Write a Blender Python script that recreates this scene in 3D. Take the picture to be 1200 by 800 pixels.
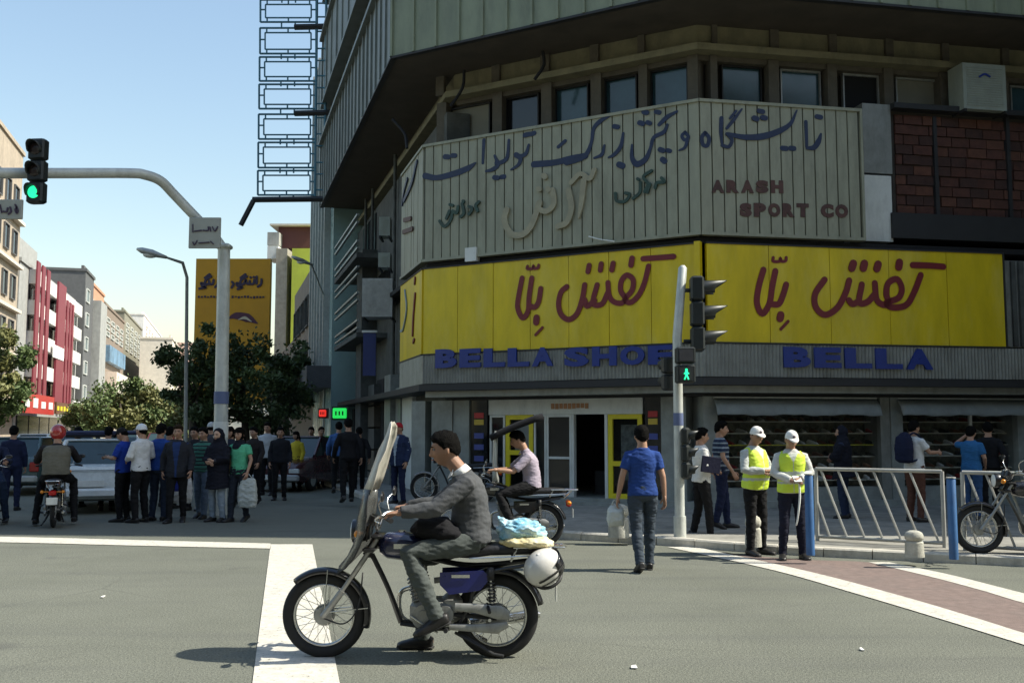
import bpy, math, random
import numpy as np
from mathutils import Vector, Matrix, noise
for _o in list(bpy.data.objects): bpy.data.objects.remove(_o)
SC = bpy.context.scene; COL = SC.collection
R = math.radians; PI = math.pi
# ------------------------------------------------------------------ camera
cam = bpy.data.cameras.new('camera'); camo = bpy.data.objects.new('camera', cam); COL.objects.link(camo)
FPX = 1167.0; PITCH = math.atan(103/FPX); EYE = 1.65
cam.lens = 35.0; cam.sensor_width = 36.0; cam.clip_end = 6000; cam.clip_start = 0.1
camo.location = (0, 0, EYE); camo.rotation_euler = (PI/2 + PITCH, 0, 0)
SC.camera = camo
cam.dof.use_dof = False
# ------------------------------------------------------------------ light
SUN_EL = 47; SUN_AZ = 95.0           # azimuth measured clockwise from +Y (the view direction)
w = bpy.data.worlds.new('World'); SC.world = w; w.use_nodes = True
nt = w.node_tree; bg = nt.nodes['Background']
sky = nt.nodes.new('ShaderNodeTexSky'); sky.sky_type = 'NISHITA'; sky.sun_disc = False
sky.sun_elevation = R(SUN_EL); sky.sun_rotation = R(SUN_AZ); sky.air_density = 1.6; sky.dust_density = 1.0; sky.ozone_density = 1.3
nt.links.new(sky.outputs[0], bg.inputs[0]); bg.inputs[1].default_value = 0.13
sl = bpy.data.lights.new('sun', 'SUN'); sl.energy = 5.0; sl.angle = R(0.5); sl.color = (1.0, 0.955, 0.83)
so = bpy.data.objects.new('sun', sl); COL.objects.link(so)
sd = Vector((math.sin(R(SUN_AZ))*math.cos(R(SUN_EL)), math.cos(R(SUN_AZ))*math.cos(R(SUN_EL)), math.sin(R(SUN_EL))))
so.rotation_euler = sd.to_track_quat('Z', 'Y').to_euler(); so.location = (30, -10, 40)
SC.view_settings.view_transform = 'Standard'; SC.view_settings.look = 'None'
SC.view_settings.exposure = 0.62; SC.view_settings.gamma = 1.0
SC.render.engine = 'CYCLES'
# ------------------------------------------------------------------ measuring helpers (place things from measured sight lines)
cp, sp = math.cos(PITCH), math.sin(PITCH)
def W(px, py, Y):                        # point of the sight line through (px, py) at depth Y
    x = (px-600)/FPX; u = (400-py)/FPX; t = Y/(cp-u*sp)
    return Vector((x*t, Y, EYE+t*(sp+u*cp)))
def G(px, py, z=0.0):                    # ground point
    x = (px-600)/FPX; u = (400-py)/FPX; k = sp+u*cp
    t = (z-EYE)/k
    return Vector((x*t, t*(cp-u*sp), z))
def depth_for(px, py, z):
    u = (400-py)/FPX; t = (z-EYE)/(sp+u*cp); return t*(cp-u*sp)
# ------------------------------------------------------------------ materials
MATS = {}
def mat(name, col, rough=0.7, metal=0.0, var=0.12, vscale=3.0, bump=0.0, bscale=40.0, col2=None, stretch=None, trans=0.0, alpha=1.0, emit=0.0, coat=0.0, spec=None, dirt_sheen=0.0, dirt_sheen_col=(0.05,0.045,0.035), dscale=0.8):
    if name in MATS: return MATS[name]
    m = bpy.data.materials.new(name); m.use_nodes = True; n = m.node_tree.nodes; l = m.node_tree.links
    b = n['Principled BSDF']; b.inputs['Roughness'].default_value = rough; b.inputs['Metallic'].default_value = metal
    if spec is not None: b.inputs['Specular IOR Level'].default_value = spec
    if coat: b.inputs['Coat Weight'].default_value = coat
    c = (*col, 1)
    tc = n.new('ShaderNodeTexCoord'); mp = n.new('ShaderNodeMapping'); l.new(tc.outputs['Object'], mp.inputs[0])
    if stretch: mp.inputs['Scale'].default_value = stretch
    out = None
    if var > 0 or col2:
        nz = n.new('ShaderNodeTexNoise'); nz.inputs['Scale'].default_value = vscale; nz.inputs['Detail'].default_value = 6; nz.inputs['Roughness'].default_value = 0.65
        l.new(mp.outputs[0], nz.inputs[0])
        cr = n.new('ShaderNodeValToRGB'); e = cr.color_ramp.elements
        e[0].position = 0.32; e[1].position = 0.68
        c2 = col2 if col2 else tuple(min(1, v*(1+var)) for v in col)
        c1 = col if col2 else tuple(v*(1-var) for v in col)
        e[0].color = (*c1, 1); e[1].color = (*c2, 1)
        l.new(nz.outputs['Fac'], cr.inputs[0]); out = cr.outputs[0]
        rr = n.new('ShaderNodeMapRange'); rr.inputs['To Min'].default_value = max(0.02, rough-0.1); rr.inputs['To Max'].default_value = min(1, rough+0.12)
        l.new(nz.outputs['Fac'], rr.inputs['Value']); l.new(rr.outputs[0], b.inputs['Roughness'])
    if dirt_sheen > 0:
        nd = n.new('ShaderNodeTexNoise'); nd.inputs['Scale'].default_value = dscale; nd.inputs['Detail'].default_value = 10; nd.inputs['Roughness'].default_value = 0.75
        md = n.new('ShaderNodeMapping'); md.inputs['Scale'].default_value = (1.6, 1.6, 0.5); l.new(tc.outputs['Object'], md.inputs[0]); l.new(md.outputs[0], nd.inputs[0])
        rd = n.new('ShaderNodeMapRange'); rd.inputs['From Min'].default_value = 0.48; rd.inputs['From Max'].default_value = 0.75; rd.inputs['To Max'].default_value = dirt_sheen
        l.new(nd.outputs['Fac'], rd.inputs['Value'])
        mx = n.new('ShaderNodeMixRGB'); l.new(rd.outputs[0], mx.inputs[0]); mx.inputs[2].default_value = (*dirt_sheen_col, 1)
        if out: l.new(out, mx.inputs[1])
        else: mx.inputs[1].default_value = c
        out = mx.outputs[0]
    if out: l.new(out, b.inputs['Base Color'])
    else: b.inputs['Base Color'].default_value = c
    if bump > 0:
        nb = n.new('ShaderNodeTexNoise'); nb.inputs['Scale'].default_value = bscale; nb.inputs['Detail'].default_value = 5; l.new(mp.outputs[0], nb.inputs[0])
        bp = n.new('ShaderNodeBump'); bp.inputs['Strength'].default_value = bump; bp.inputs['Distance'].default_value = 0.02
        l.new(nb.outputs['Fac'], bp.inputs['Height']); l.new(bp.outputs[0], b.inputs['Normal'])
    if trans: b.inputs['Transmission Weight'].default_value = trans; b.inputs['IOR'].default_value = 1.15
    if alpha < 1: b.inputs['Alpha'].default_value = alpha
    if emit: b.inputs['Emission Color'].default_value = c; b.inputs['Emission Strength'].default_value = emit
    MATS[name] = m; return m
def cloth(name, col, var=0.12):
    return mat('cloth_'+name, col, 0.88, var=var, vscale=9, bump=0.35, bscale=22, spec=0.2)
def paint(name, col, rough=0.35, **k):
    return mat('paint_'+name, col, rough, var=k.pop('var', 0.08), vscale=5, bump=0.03, bscale=60, **k)
# ------------------------------------------------------------------ objects
INV = {}
def tagobj(o, label=None, cat=None, group=None, kind=None):
    if label: o['label'] = label
    if cat: o['category'] = cat
    if group: o['group'] = group
    if kind: o['kind'] = kind
    return o
def thing(name, label, cat, loc=(0,0,0), rz=0.0, group=None):
    o = bpy.data.objects.new(name, None); o.empty_display_size = 0.2; COL.objects.link(o)
    o.location = loc; o.rotation_euler = (0, 0, rz)
    INV[o] = (Matrix.Translation(Vector(loc)) @ Matrix.Rotation(rz, 4, 'Z')).inverted()
    return tagobj(o, label, cat, group)
def link(name, mesh, parent=None, world=False):
    o = bpy.data.objects.new(name, mesh); COL.objects.link(o)
    if parent is not None:
        o.parent = parent
        if world and parent in INV: o.matrix_parent_inverse = INV[parent]
    return o
def struct(o): o['kind'] = 'structure'; return o
def perp(d, side=None):
    d = d.normalized()
    if side is None: side = Vector((1,0,0)) if abs(d.x) < 0.8 else Vector((0,1,0))
    s = (side - d*side.dot(d))
    if s.length < 1e-5:
        side = Vector((0,1,0)); s = side - d*side.dot(d)
    s.normalize(); return s, d.cross(s)
class Geo:
    def __init__(s): s.v = []; s.f = []; s.m = []; s.cur = 0
    def add(s, vs, fs):
        b = len(s.v); s.v.extend([tuple(p) for p in vs]); s.f.extend([tuple(b+i for i in f) for f in fs]); s.m.extend([s.cur]*len(fs)); return s
    def box(s, c, d, M=None):
        x, y, z = c; a, b, h = d[0]/2, d[1]/2, d[2]/2
        vs = [Vector((x+i*a, y+j*b, z+k*h)) for k in (-1,1) for j in (-1,1) for i in (-1,1)]
        if M: vs = [M@q for q in vs]
        return s.add(vs, [(0,2,3,1),(4,5,7,6),(0,1,5,4),(2,6,7,3),(0,4,6,2),(1,3,7,5)])
    def bbox(s, c, d, r=0.01, M=None):   # box with chamfered vertical & horizontal edges
        x, y, z = c; vs = []; fs = []
        a, b, h = d[0]/2, d[1]/2, d[2]/2; r = min(r, a*0.9, b*0.9, h*0.9)
        rings = [(-h, r), (-h+r, 0), (h-r, 0), (h, r)]
        for (zz, q) in rings:
            A, B = a-q, b-q
            for (px, py) in ((-A+r,-B),(A-r,-B),(A,-B+r),(A,B-r),(A-r,B),(-A+r,B),(-A,B-r),(-A,-B+r)):
                vs.append(Vector((x+px, y+py, z+zz)))
        for k in range(3):
            for i in range(8):
                j = (i+1) % 8; fs.append((k*8+i, k*8+j, k*8+8+j, k*8+8+i))
        fs.append(tuple(range(7,-1,-1))); fs.append(tuple(24+i for i in range(8)))
        if M: vs = [M@q for q in vs]
        return s.add(vs, fs)
    def loft(s, pts, rad, side=None, n=12, caps=True, power=1.0):
        pts = [Vector(p) for p in pts]; vs = []; fs = []; N = len(pts)
        rad = [(r, r) if not isinstance(r, (tuple, list)) else r for r in (rad if isinstance(rad, (list, tuple)) else [rad]*N)]
        prev = None
        for i, p in enumerate(pts):
            t = (pts[min(i+1, N-1)]-pts[max(i-1, 0)])
            if t.length < 1e-9: t = Vector((0,0,1))
            a, b = perp(t, Vector(side) if side is not None else prev)
            prev = a
            for k in range(n):
                q = 2*PI*k/n; c, sn = math.cos(q), math.sin(q)
                if power != 1.0:
                    c = math.copysign(abs(c)**power, c); sn = math.copysign(abs(sn)**power, sn)
                vs.append(p + a*(c*rad[i][0]) + b*(sn*rad[i][1]))
        for i in range(N-1):
            for k in range(n):
                j = (k+1) % n; fs.append((i*n+k, i*n+j, (i+1)*n+j, (i+1)*n+k))
        if caps:
            fs.append(tuple(reversed(range(n)))); fs.append(tuple((N-1)*n+k for k in range(n)))
        return s.add(vs, fs)
    def tube(s, pts, r, n=8, smooth=0):
        pts = [Vector(p) for p in pts]
        if smooth:
            n0 = len(pts); pts = catmull(pts, smooth)
            if isinstance(r, (list, tuple)): r = [float(q) for q in np.interp(np.linspace(0, n0-1, len(pts)), range(n0), r)]
        return s.loft(pts, r, n=n)
    def cyl(s, c, r, h, axis='Z', n=20, r2=None):
        c = Vector(c); d = {'X': Vector((1,0,0)), 'Y': Vector((0,1,0)), 'Z': Vector((0,0,1))}[axis] if isinstance(axis, str) else Vector(axis)
        return s.loft([c-d*h/2, c+d*h/2], [r, r if r2 is None else r2], n=n)
    def ell(s, c, r, M=None, nu=16, nv=10):
        vs = []; fs = []
        c = Vector(c)
        for j in range(nv+1):
            ph = PI*j/nv
            for i in range(nu):
                th = 2*PI*i/nu
                q = Vector((r[0]*math.sin(ph)*math.cos(th), r[1]*math.sin(ph)*math.sin(th), r[2]*math.cos(ph)))
                if M: q = M@q
                vs.append(c+q)
        for j in range(nv):
            for i in range(nu):
                k = (i+1) % nu; fs.append((j*nu+i, (j+1)*nu+i, (j+1)*nu+k, j*nu+k))
        return s.add(vs, fs)
    def torus(s, c, R0, r, axis='X', n=40, m=10, r2=None):
        vs = []; fs = []; c = Vector(c); r2 = r2 or r
        for i in range(n):
            a = 2*PI*i/n
            for j in range(m):
                b = 2*PI*j/m; rr = R0+r*math.cos(b); h = r2*math.sin(b)
                if axis == 'X': q = Vector((h, rr*math.cos(a), rr*math.sin(a)))
                elif axis == 'Y': q = Vector((rr*math.cos(a), h, rr*math.sin(a)))
                else: q = Vector((rr*math.cos(a), rr*math.sin(a), h))
                vs.append(c+q)
        for i in range(n):
            for j in range(m):
                k = (i+1) % n; l = (j+1) % m; fs.append((i*m+j, k*m+j, k*m+l, i*m+l))
        return s.add(vs, fs)
    def prism(s, poly, z0, z1):          # poly: list of (x,y) counter-clockwise
        n = len(poly); vs = [(x,y,z0) for x,y in poly]+[(x,y,z1) for x,y in poly]
        fs = [tuple(reversed(range(n))), tuple(n+i for i in range(n))]+[(i, (i+1)%n, n+(i+1)%n, n+i) for i in range(n)]
        return s.add(vs, fs)
    def slab(s, poly, axis_pts, t):      # polygon of 3D points, thickened by vector t
        n = len(poly); t = Vector(t); vs = [Vector(p) for p in poly]+[Vector(p)+t for p in poly]
        fs = [tuple(reversed(range(n))), tuple(n+i for i in range(n))]+[(i, (i+1)%n, n+(i+1)%n, n+i) for i in range(n)]
        return s.add(vs, fs)
    def mesh(s, name, mats):
        me = bpy.data.meshes.new(name); me.from_pydata(s.v, [], s.f)
        mats = mats if isinstance(mats, (list, tuple)) else [mats]
        for m in mats: me.materials.append(m)
        if len(mats) > 1: me.polygons.foreach_set('material_index', s.m)
        me.update(); return me
    def build(s, name, mats, parent=None, smooth=False, world=False):
        me = s.mesh(name, mats)
        fix_normals(me)
        if smooth is True: me.polygons.foreach_set('use_smooth', [True]*len(me.polygons))
        elif smooth:
            me.polygons.foreach_set('use_smooth', [True]*len(me.polygons)); me.set_sharp_from_angle(angle=R(smooth))
        return link(name, me, parent, world)
import bmesh
def fix_normals(me):
    bm = bmesh.new(); bm.from_mesh(me); bmesh.ops.recalc_face_normals(bm, faces=bm.faces); bm.to_mesh(me); bm.free()
def catmull(P, k):
    P = [Vector(p) for p in P]; out = []
    if len(P) < 3: return P
    Q = [P[0]*2-P[1]]+P+[P[-1]*2-P[-2]]
    for i in range(1, len(Q)-2):
        for j in range(k):
            t = j/k; a, b, c, d = Q[i-1], Q[i], Q[i+1], Q[i+2]
            out.append(0.5*((2*b)+(-a+c)*t+(2*a-5*b+4*c-d)*t*t+(-a+3*b-3*c+d)*t**3))
    out.append(P[-1]); return out
# ------------------------------------------------------------------ facade faces
class Face:
    def __init__(s, p0, p1):
        s.p = Vector((p0[0], p0[1], 0)); q = Vector((p1[0], p1[1], 0)); s.L = (q-s.p).length
        s.u = (q-s.p)/s.L; s.n = Vector((s.u.y, -s.u.x, 0))       # outward when going left to right seen from outside
    def P(s, u, z, o=0): return s.p+s.u*u+s.n*o+Vector((0,0,z))
    def pix(s, px, py, o=0):
        x = (px-600)/FPX; v = (400-py)/FPX
        d = Vector((x, cp-v*sp, sp+v*cp)); c = Vector((0,0,EYE)); P0 = s.p+s.n*o
        t = (P0-c).dot(s.n)/d.dot(s.n); q = c+d*t
        return (q-s.p).dot(s.u), q.z
    def box(s, g, u0, u1, z0, z1, o0, o1):
        vs = [s.P(u, z, o) for z in (z0, z1) for o in (o0, o1) for u in (u0, u1)]
        return g.add(vs, [(0,1,3,2),(4,6,7,5),(0,4,5,1),(2,3,7,6),(0,2,6,4),(1,5,7,3)])
    def pbox(s, g, x0, y0, x1, y1, off, o0, o1):
        u0, za = s.pix(x0, y1, off); u1, _ = s.pix(x1, y1, off); _, zb = s.pix((x0+x1)/2, y0, off); _, za = s.pix((x0+x1)/2, y1, off)
        return s.box(g, u0, u1, za, zb, o0, o1)
def stroke2d(g, face, pts, wid, off, depth, smooth=5):
    """pts: list of (u,z); ribbon with rounded ends standing proud of the face"""
    P = [Vector((p[0], p[1], 0)) for p in pts]
    if len(P) > 2: 
        N0 = len(P); P2 = catmull(P, smooth)
    else: P2 = [P[0].lerp(P[1], t/4) for t in range(5)]; N0 = 2
    n = len(P2)
    if not isinstance(wid, (list, tuple)): wid = [wid, wid]
    def wd(t):
        q = t*(len(wid)-1); i = min(int(q), len(wid)-2); return wid[i]+(wid[i+1]-wid[i])*(q-i)
    L = []; Rr = []
    for i, p in enumerate(P2):
        t = (P2[min(i+1, n-1)]-P2[max(i-1, 0)]).normalized(); nn = Vector((-t.y, t.x, 0)); h = wd(i/(n-1))/2
        L.append(p+nn*h); Rr.append(p-nn*h)
    def cap(p, t, h):
        out = []
        for k in range(1, 5):
            a = PI/2-PI*k/5; nn = Vector((-t.y, t.x, 0)); out.append(p+t*(math.cos(a)*h)+nn*(math.sin(a)*h))
        return out
    te = (P2[-1]-P2[-2]).normalized(); ts = (P2[0]-P2[1]).normalized()
    ce = cap(P2[-1], te, wd(1)/2); cs = cap(P2[0], ts, wd(0)/2)
    vs = []; fs = []
    k = 0
    F = lambda q, o: face.P(q.x, q.y, o)
    base = len(vs)
    for o in (off, off+depth):
        for q in L: vs.append(F(q, o))
        for q in Rr: vs.append(F(q, o))
        for q in ce: vs.append(F(q, o))
        for q in cs: vs.append(F(q, o))
    T = 2*n+8
    for b in (0, T):
        for i in range(n-1): fs.append((b+i, b+i+1, b+n+i+1, b+n+i))
        fs.append((b+n-1,)+tuple(b+2*n+j for j in range(4))+(b+2*n-1,))
        fs.append((b+n,)+tuple(b+2*n+4+j for j in range(4))+(b,))
    rim = list(range(n))+[2*n+j for j in range(4)]+[2*n-1-i for i in range(n)]+[2*n+4+j for j in range(4)]
    for i in range(len(rim)):
        a, c = rim[i], rim[(i+1) % len(rim)]; fs.append((a, c, c+T, a+T))
    g.add(vs, fs)
def text_mesh(ch, bold=0.0, extr=0.02):
    cu = bpy.data.curves.new('letter', 'FONT'); cu.body = ch; cu.size = 1; cu.offset = bold; cu.extrude = extr/2; cu.resolution_u = 3
    o = bpy.data.objects.new('letter', cu); COL.objects.link(o)
    dg = bpy.context.evaluated_depsgraph_get(); me = bpy.data.meshes.new_from_object(o.evaluated_get(dg))
    bpy.data.objects.remove(o); bpy.data.curves.remove(cu); return me
def letter_on(face, ch, box, off, depth, m, parent, bold=0.03, world=True, name='letter'):
    """box = four measured corner pixels x0,x1,ytop(left),ybottom(left)"""
    me = text_mesh(ch, bold, depth)
    v = np.zeros(len(me.vertices)*3); me.vertices.foreach_get('co', v); v = v.reshape(-1, 3)
    mn, mx = v.min(0), v.max(0)
    x0, x1, yt, yb = box
    u0, _ = face.pix(x0, yb, off); u1, _ = face.pix(x1, yb, off); xm = (x0+x1)/2
    z0 = face.pix(xm, yb, off)[1]; z1 = face.pix(xm, yt, off)[1]
    a = (v[:,0]-mn[0])/(mx[0]-mn[0]); b = (v[:,1]-mn[1])/(mx[1]-mn[1]); d = v[:,2]
    out = []
    for i in range(len(v)): out.append(face.P(u0+(u1-u0)*a[i], z0+(z1-z0)*b[i], off+depth/2+d[i]))
    me.vertices.foreach_set('co', np.array([c for p in out for c in p])); me.materials.clear(); me.materials.append(m); me.update()
    return link(name, me, parent, world)
# ------------------------------------------------------------------ fused surfaces (voxel union)
def vnoise(P, s, seed=0):
    P = P*s+seed*17.3
    return (np.sin(P[:,0]*1.7+np.sin(P[:,1]*2.3+P[:,2])*1.5)+np.sin(P[:,1]*2.1+np.sin(P[:,2]*1.9+P[:,0]*0.7)*1.7)+np.sin(P[:,2]*2.6+np.sin(P[:,0]*2.2-P[:,1])*1.4))/3
def fuse(geo, voxel, smooth=4, amp=0.0, nscale=9.0, seed=0, extra=None):
    me = geo.mesh('tmp', []) if False else bpy.data.meshes.new('tmp')
    me.from_pydata(geo.v, [], geo.f); fix_normals(me)
    o = bpy.data.objects.new('tmp', me); COL.objects.link(o)
    md = o.modifiers.new('r', 'REMESH'); md.mode = 'VOXEL'; md.voxel_size = voxel; md.use_smooth_shade = True
    if smooth:
        ms = o.modifiers.new('s', 'SMOOTH'); ms.factor = 0.5; ms.iterations = smooth
    dg = bpy.context.evaluated_depsgraph_get(); out = bpy.data.meshes.new_from_object(o.evaluated_get(dg))
    bpy.data.objects.remove(o); bpy.data.meshes.remove(me)
    if amp:
        n = len(out.vertices); v = np.zeros(n*3); out.vertices.foreach_get('co', v); nn = np.zeros(n*3); out.vertices.foreach_get('normal', nn)
        v = v.reshape(-1,3); nn = nn.reshape(-1,3)
        d = vnoise(v*np.array([1,1,1.6]), nscale, seed)*0.6+vnoise(v*np.array([1,1,2.2]), nscale*2.3, seed+3)*0.4
        v = v+nn*(d*amp)[:,None]; out.vertices.foreach_set('co', v.ravel()); out.update()
    out.polygons.foreach_set('use_smooth', [True]*len(out.polygons))
    return out
def join_geo(me, geo):                   # append plain geometry to a fused mesh
    bm = bmesh.new(); bm.from_mesh(me); vs = [bm.verts.new(p) for p in geo.v]
    for f in geo.f:
        try: fc = bm.faces.new([vs[i] for i in f]); fc.smooth = True
        except ValueError: pass
    bmesh.ops.recalc_face_normals(bm, faces=bm.faces); bm.to_mesh(me); bm.free(); return me
# ================================================================== materials used by the setting
rnd = random.Random(7)
def asphalt_mat():
    m = bpy.data.materials.new('asphalt'); m.use_nodes = True; n = m.node_tree.nodes; l = m.node_tree.links; b = n['Principled BSDF']
    tc = n.new('ShaderNodeTexCoord')
    n1 = n.new('ShaderNodeTexNoise'); n1.inputs['Scale'].default_value = 0.35; n1.inputs['Detail'].default_value = 8; n1.inputs['Roughness'].default_value = 0.7
    n2 = n.new('ShaderNodeTexNoise'); n2.inputs['Scale'].default_value = 55; n2.inputs['Detail'].default_value = 4
    n3 = n.new('ShaderNodeTexVoronoi'); n3.inputs['Scale'].default_value = 95
    mp = n.new('ShaderNodeMapping'); mp.inputs['Scale'].default_value = (0.15, 1.6, 1)
    n4 = n.new('ShaderNodeTexNoise'); n4.inputs['Scale'].default_value = 1.2; n4.inputs['Detail'].default_value = 5
    for a in (n1, n2, n3): l.new(tc.outputs['Object'], a.inputs['Vector'])
    l.new(tc.outputs['Object'], mp.inputs[0]); l.new(mp.outputs[0], n4.inputs['Vector'])
    r1 = n.new('ShaderNodeValToRGB'); r1.color_ramp.elements[0].color = (0.128, 0.134, 0.110, 1); r1.color_ramp.elements[1].color = (0.172, 0.178, 0.148, 1)
    r1.color_ramp.elements[0].position = .3; r1.color_ramp.elements[1].position = .72
    l.new(n1.outputs['Fac'], r1.inputs[0])
    r2 = n.new('ShaderNodeValToRGB'); r2.color_ramp.elements[0].color = (0.55, 0.55, 0.55, 1); r2.color_ramp.elements[1].color = (1.35, 1.33, 1.3, 1)
    r2.color_ramp.elements[0].position = .3; r2.color_ramp.elements[1].position = .7
    l.new(n2.outputs['Fac'], r2.inputs[0])
    mx = n.new('ShaderNodeMixRGB'); mx.blend_type = 'MULTIPLY'; mx.inputs[0].default_value = 0.85; l.new(r1.outputs[0], mx.inputs[1]); l.new(r2.outputs[0], mx.inputs[2])
    r4 = n.new('ShaderNodeMapRange'); r4.inputs['From Min'].default_value = .5; r4.inputs['From Max'].default_value = .75; r4.inputs['To Max'].default_value = 0.35; l.new(n4.outputs['Fac'], r4.inputs['Value'])
    mx2 = n.new('ShaderNodeMixRGB'); l.new(r4.outputs[0], mx2.inputs[0]); l.new(mx.outputs[0], mx2.inputs[1]); mx2.inputs[2].default_value = (0.09, 0.092, 0.086, 1)
    # cracks and dark stains
    nd = n.new('ShaderNodeTexNoise'); nd.inputs['Scale'].default_value = 1.5; nd.inputs['Detail'].default_value = 4; l.new(tc.outputs['Object'], nd.inputs['Vector'])
    ad = n.new('ShaderNodeMixRGB'); ad.inputs[0].default_value = .12; l.new(tc.outputs['Object'], ad.inputs[1]); l.new(nd.outputs['Color'], ad.inputs[2])
    vo = n.new('ShaderNodeTexVoronoi'); vo.feature = 'DISTANCE_TO_EDGE'; vo.inputs['Scale'].default_value = .55; l.new(ad.outputs[0], vo.inputs['Vector'])
    rv = n.new('ShaderNodeMapRange'); rv.inputs['From Min'].default_value = 0.0; rv.inputs['From Max'].default_value = .012; rv.inputs['To Min'].default_value = .32; rv.inputs['To Max'].default_value = 0; l.new(vo.outputs['Distance'], rv.inputs['Value'])
    mg = n.new('ShaderNodeMath'); mg.operation = 'MULTIPLY'; l.new(rv.outputs[0], mg.inputs[0]); rk = n.new('ShaderNodeMapRange'); rk.inputs['From Min'].default_value = .48; rk.inputs['From Max'].default_value = .62; l.new(n1.outputs['Fac'], rk.inputs['Value']); l.new(rk.outputs[0], mg.inputs[1])
    mx3 = n.new('ShaderNodeMixRGB'); l.new(mg.outputs[0], mx3.inputs[0]); l.new(mx2.outputs[0], mx3.inputs[1]); mx3.inputs[2].default_value = (.05,.05,.047,1)
    n5 = n.new('ShaderNodeTexNoise'); n5.inputs['Scale'].default_value = 1.1; n5.inputs['Detail'].default_value = 3; l.new(tc.outputs['Object'], n5.inputs['Vector'])
    r5 = n.new('ShaderNodeMapRange'); r5.inputs['From Min'].default_value = .66; r5.inputs['From Max'].default_value = .74; r5.inputs['To Max'].default_value = .45; l.new(n5.outputs['Fac'], r5.inputs['Value'])
    mx4 = n.new('ShaderNodeMixRGB'); l.new(r5.outputs[0], mx4.inputs[0]); l.new(mx3.outputs[0], mx4.inputs[1]); mx4.inputs[2].default_value = (.085,.085,.08,1); mx2 = mx4
    l.new(mx2.outputs[0], b.inputs['Base Color']); b.inputs['Roughness'].default_value = 0.92; b.inputs['Specular IOR Level'].default_value = 0.25
    bp = n.new('ShaderNodeBump'); bp.inputs['Strength'].default_value = 0.5; bp.inputs['Distance'].default_value = 0.01; l.new(n3.outputs['Distance'], bp.inputs['Height']); l.new(bp.outputs[0], b.inputs['Normal'])
    return m
ASPH = asphalt_mat()
PAVE = mat('paving', (0.25,0.24,0.21), 0.85, var=0.25, vscale=2.5, bump=0.2, bscale=80, dirt_sheen=0.5, dscale=1.5)
RED = mat('red_asphalt', (0.185,0.135,0.118), 0.9, var=0.22, vscale=9, bump=0.4, bscale=220, dirt_sheen=0.35, dscale=1.2, dirt_sheen_col=(0.13,0.125,0.115))
def line_mat():
    m = mat('road_paint', (0.56,0.53,0.46), 0.75, var=0.14, vscale=14, bump=0.2, bscale=150, dirt_sheen=0.7, dscale=4.0, dirt_sheen_col=(0.28,0.27,0.24)); n = m.node_tree.nodes; l = m.node_tree.links
    tc = n.new('ShaderNodeTexCoord'); a = n.new('ShaderNodeTexNoise'); a.inputs['Scale'].default_value = 26; a.inputs['Detail'].default_value = 8; a.inputs['Roughness'].default_value = .8; l.new(tc.outputs['Object'], a.inputs['Vector'])
    r = n.new('ShaderNodeMapRange'); r.inputs['From Min'].default_value = .36; r.inputs['From Max'].default_value = .42; l.new(a.outputs['Fac'], r.inputs['Value']); l.new(r.outputs[0], n['Principled BSDF'].inputs['Alpha']); return m
LINE = line_mat()
KERB = mat('kerb_concrete', (0.52,0.49,0.42), 0.85, var=0.18, vscale=6, bump=0.3, bscale=60, dirt_sheen=0.4, dscale=3)
SLAT = mat('sign_slat', (0.31,0.31,0.225), 0.55, var=0.13, vscale=2.0, stretch=(3,3,0.6), dirt_sheen=0.5, dscale=1.3, dirt_sheen_col=(0.10,0.095,0.06))
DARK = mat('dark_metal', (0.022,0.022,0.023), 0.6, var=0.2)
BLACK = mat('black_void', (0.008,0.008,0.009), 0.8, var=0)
CREAM = mat('cream_render', (0.22,0.20,0.12), 0.8, var=0.16, vscale=3, dirt_sheen=0.55, dscale=1.2, bump=0.2, bscale=30)
BROWNST = mat('brown_stone', (0.115,0.10,0.075), 0.8, var=0.2, vscale=5, dirt_sheen=0.4, bump=0.2)
SOFFIT = mat('soffit_board', (0.075,0.062,0.048), 0.85, var=0.2, vscale=1.5, stretch=(1,1,1), dirt_sheen=0.4)
CLAD = mat('green_cladding', (0.225,0.25,0.165), 0.5, metal=0.0, var=0.14, vscale=2, stretch=(1,1,0.4), dirt_sheen=0.45, dscale=1.1)
CLADE = mat('grey_cladding', (0.17,0.19,0.175), 0.5, var=0.14, vscale=2, dirt_sheen=0.45)
GLASS = mat('window_glass', (0.03,0.07,0.085), 0.08, var=0.25, vscale=1.2, spec=0.6)
DGLASS = mat('dark_glass', (0.012,0.014,0.016), 0.06, var=0.2, spec=0.6)
BLIND = mat('window_blind', (0.22,0.21,0.16), 0.7, var=0.08)
YEL = mat('yellow_panel', (0.68,0.50,0.004), 0.42, var=0.16, vscale=1.6, stretch=(1.2,1.2,.35), bump=0.12, bscale=3, dirt_sheen=0.5, dscale=0.8, dirt_sheen_col=(0.74,0.62,0.16))  # pale streaks and patches paint crease sheen into the panel colour
REDL = paint('sign_red', (0.17,0.010,0.016), 0.45)
BLUEL = paint('sign_blue', (0.008,0.030,0.21), 0.4)
INK = paint('calligraphy_blue', (0.010,0.022,0.065), 0.5, var=0.2)
INKG = paint('calligraphy_green', (0.022,0.055,0.04), 0.5, var=0.3)
INKC = paint('calligraphy_cream', (0.33,0.30,0.20), 0.5, var=0.15)
INKB = paint('faded_brown', (0.085,0.036,0.028), 0.6, var=0.3)
CORR = mat('corrugated_aluminium', (0.26,0.265,0.24), 0.45, metal=0.3, var=0.15, vscale=3, dirt_sheen=0.5, dscale=2)
WHITEP = mat('white_frame', (0.70,0.71,0.66), 0.5, var=0.08, dirt_sheen=0.3, dscale=2)
MARBLE = mat('grey_marble', (0.27,0.285,0.26), 0.4, var=0.25, vscale=2.5, dirt_sheen=0.35, dscale=2.2, dirt_sheen_col=(0.15,0.14,0.12))
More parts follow.
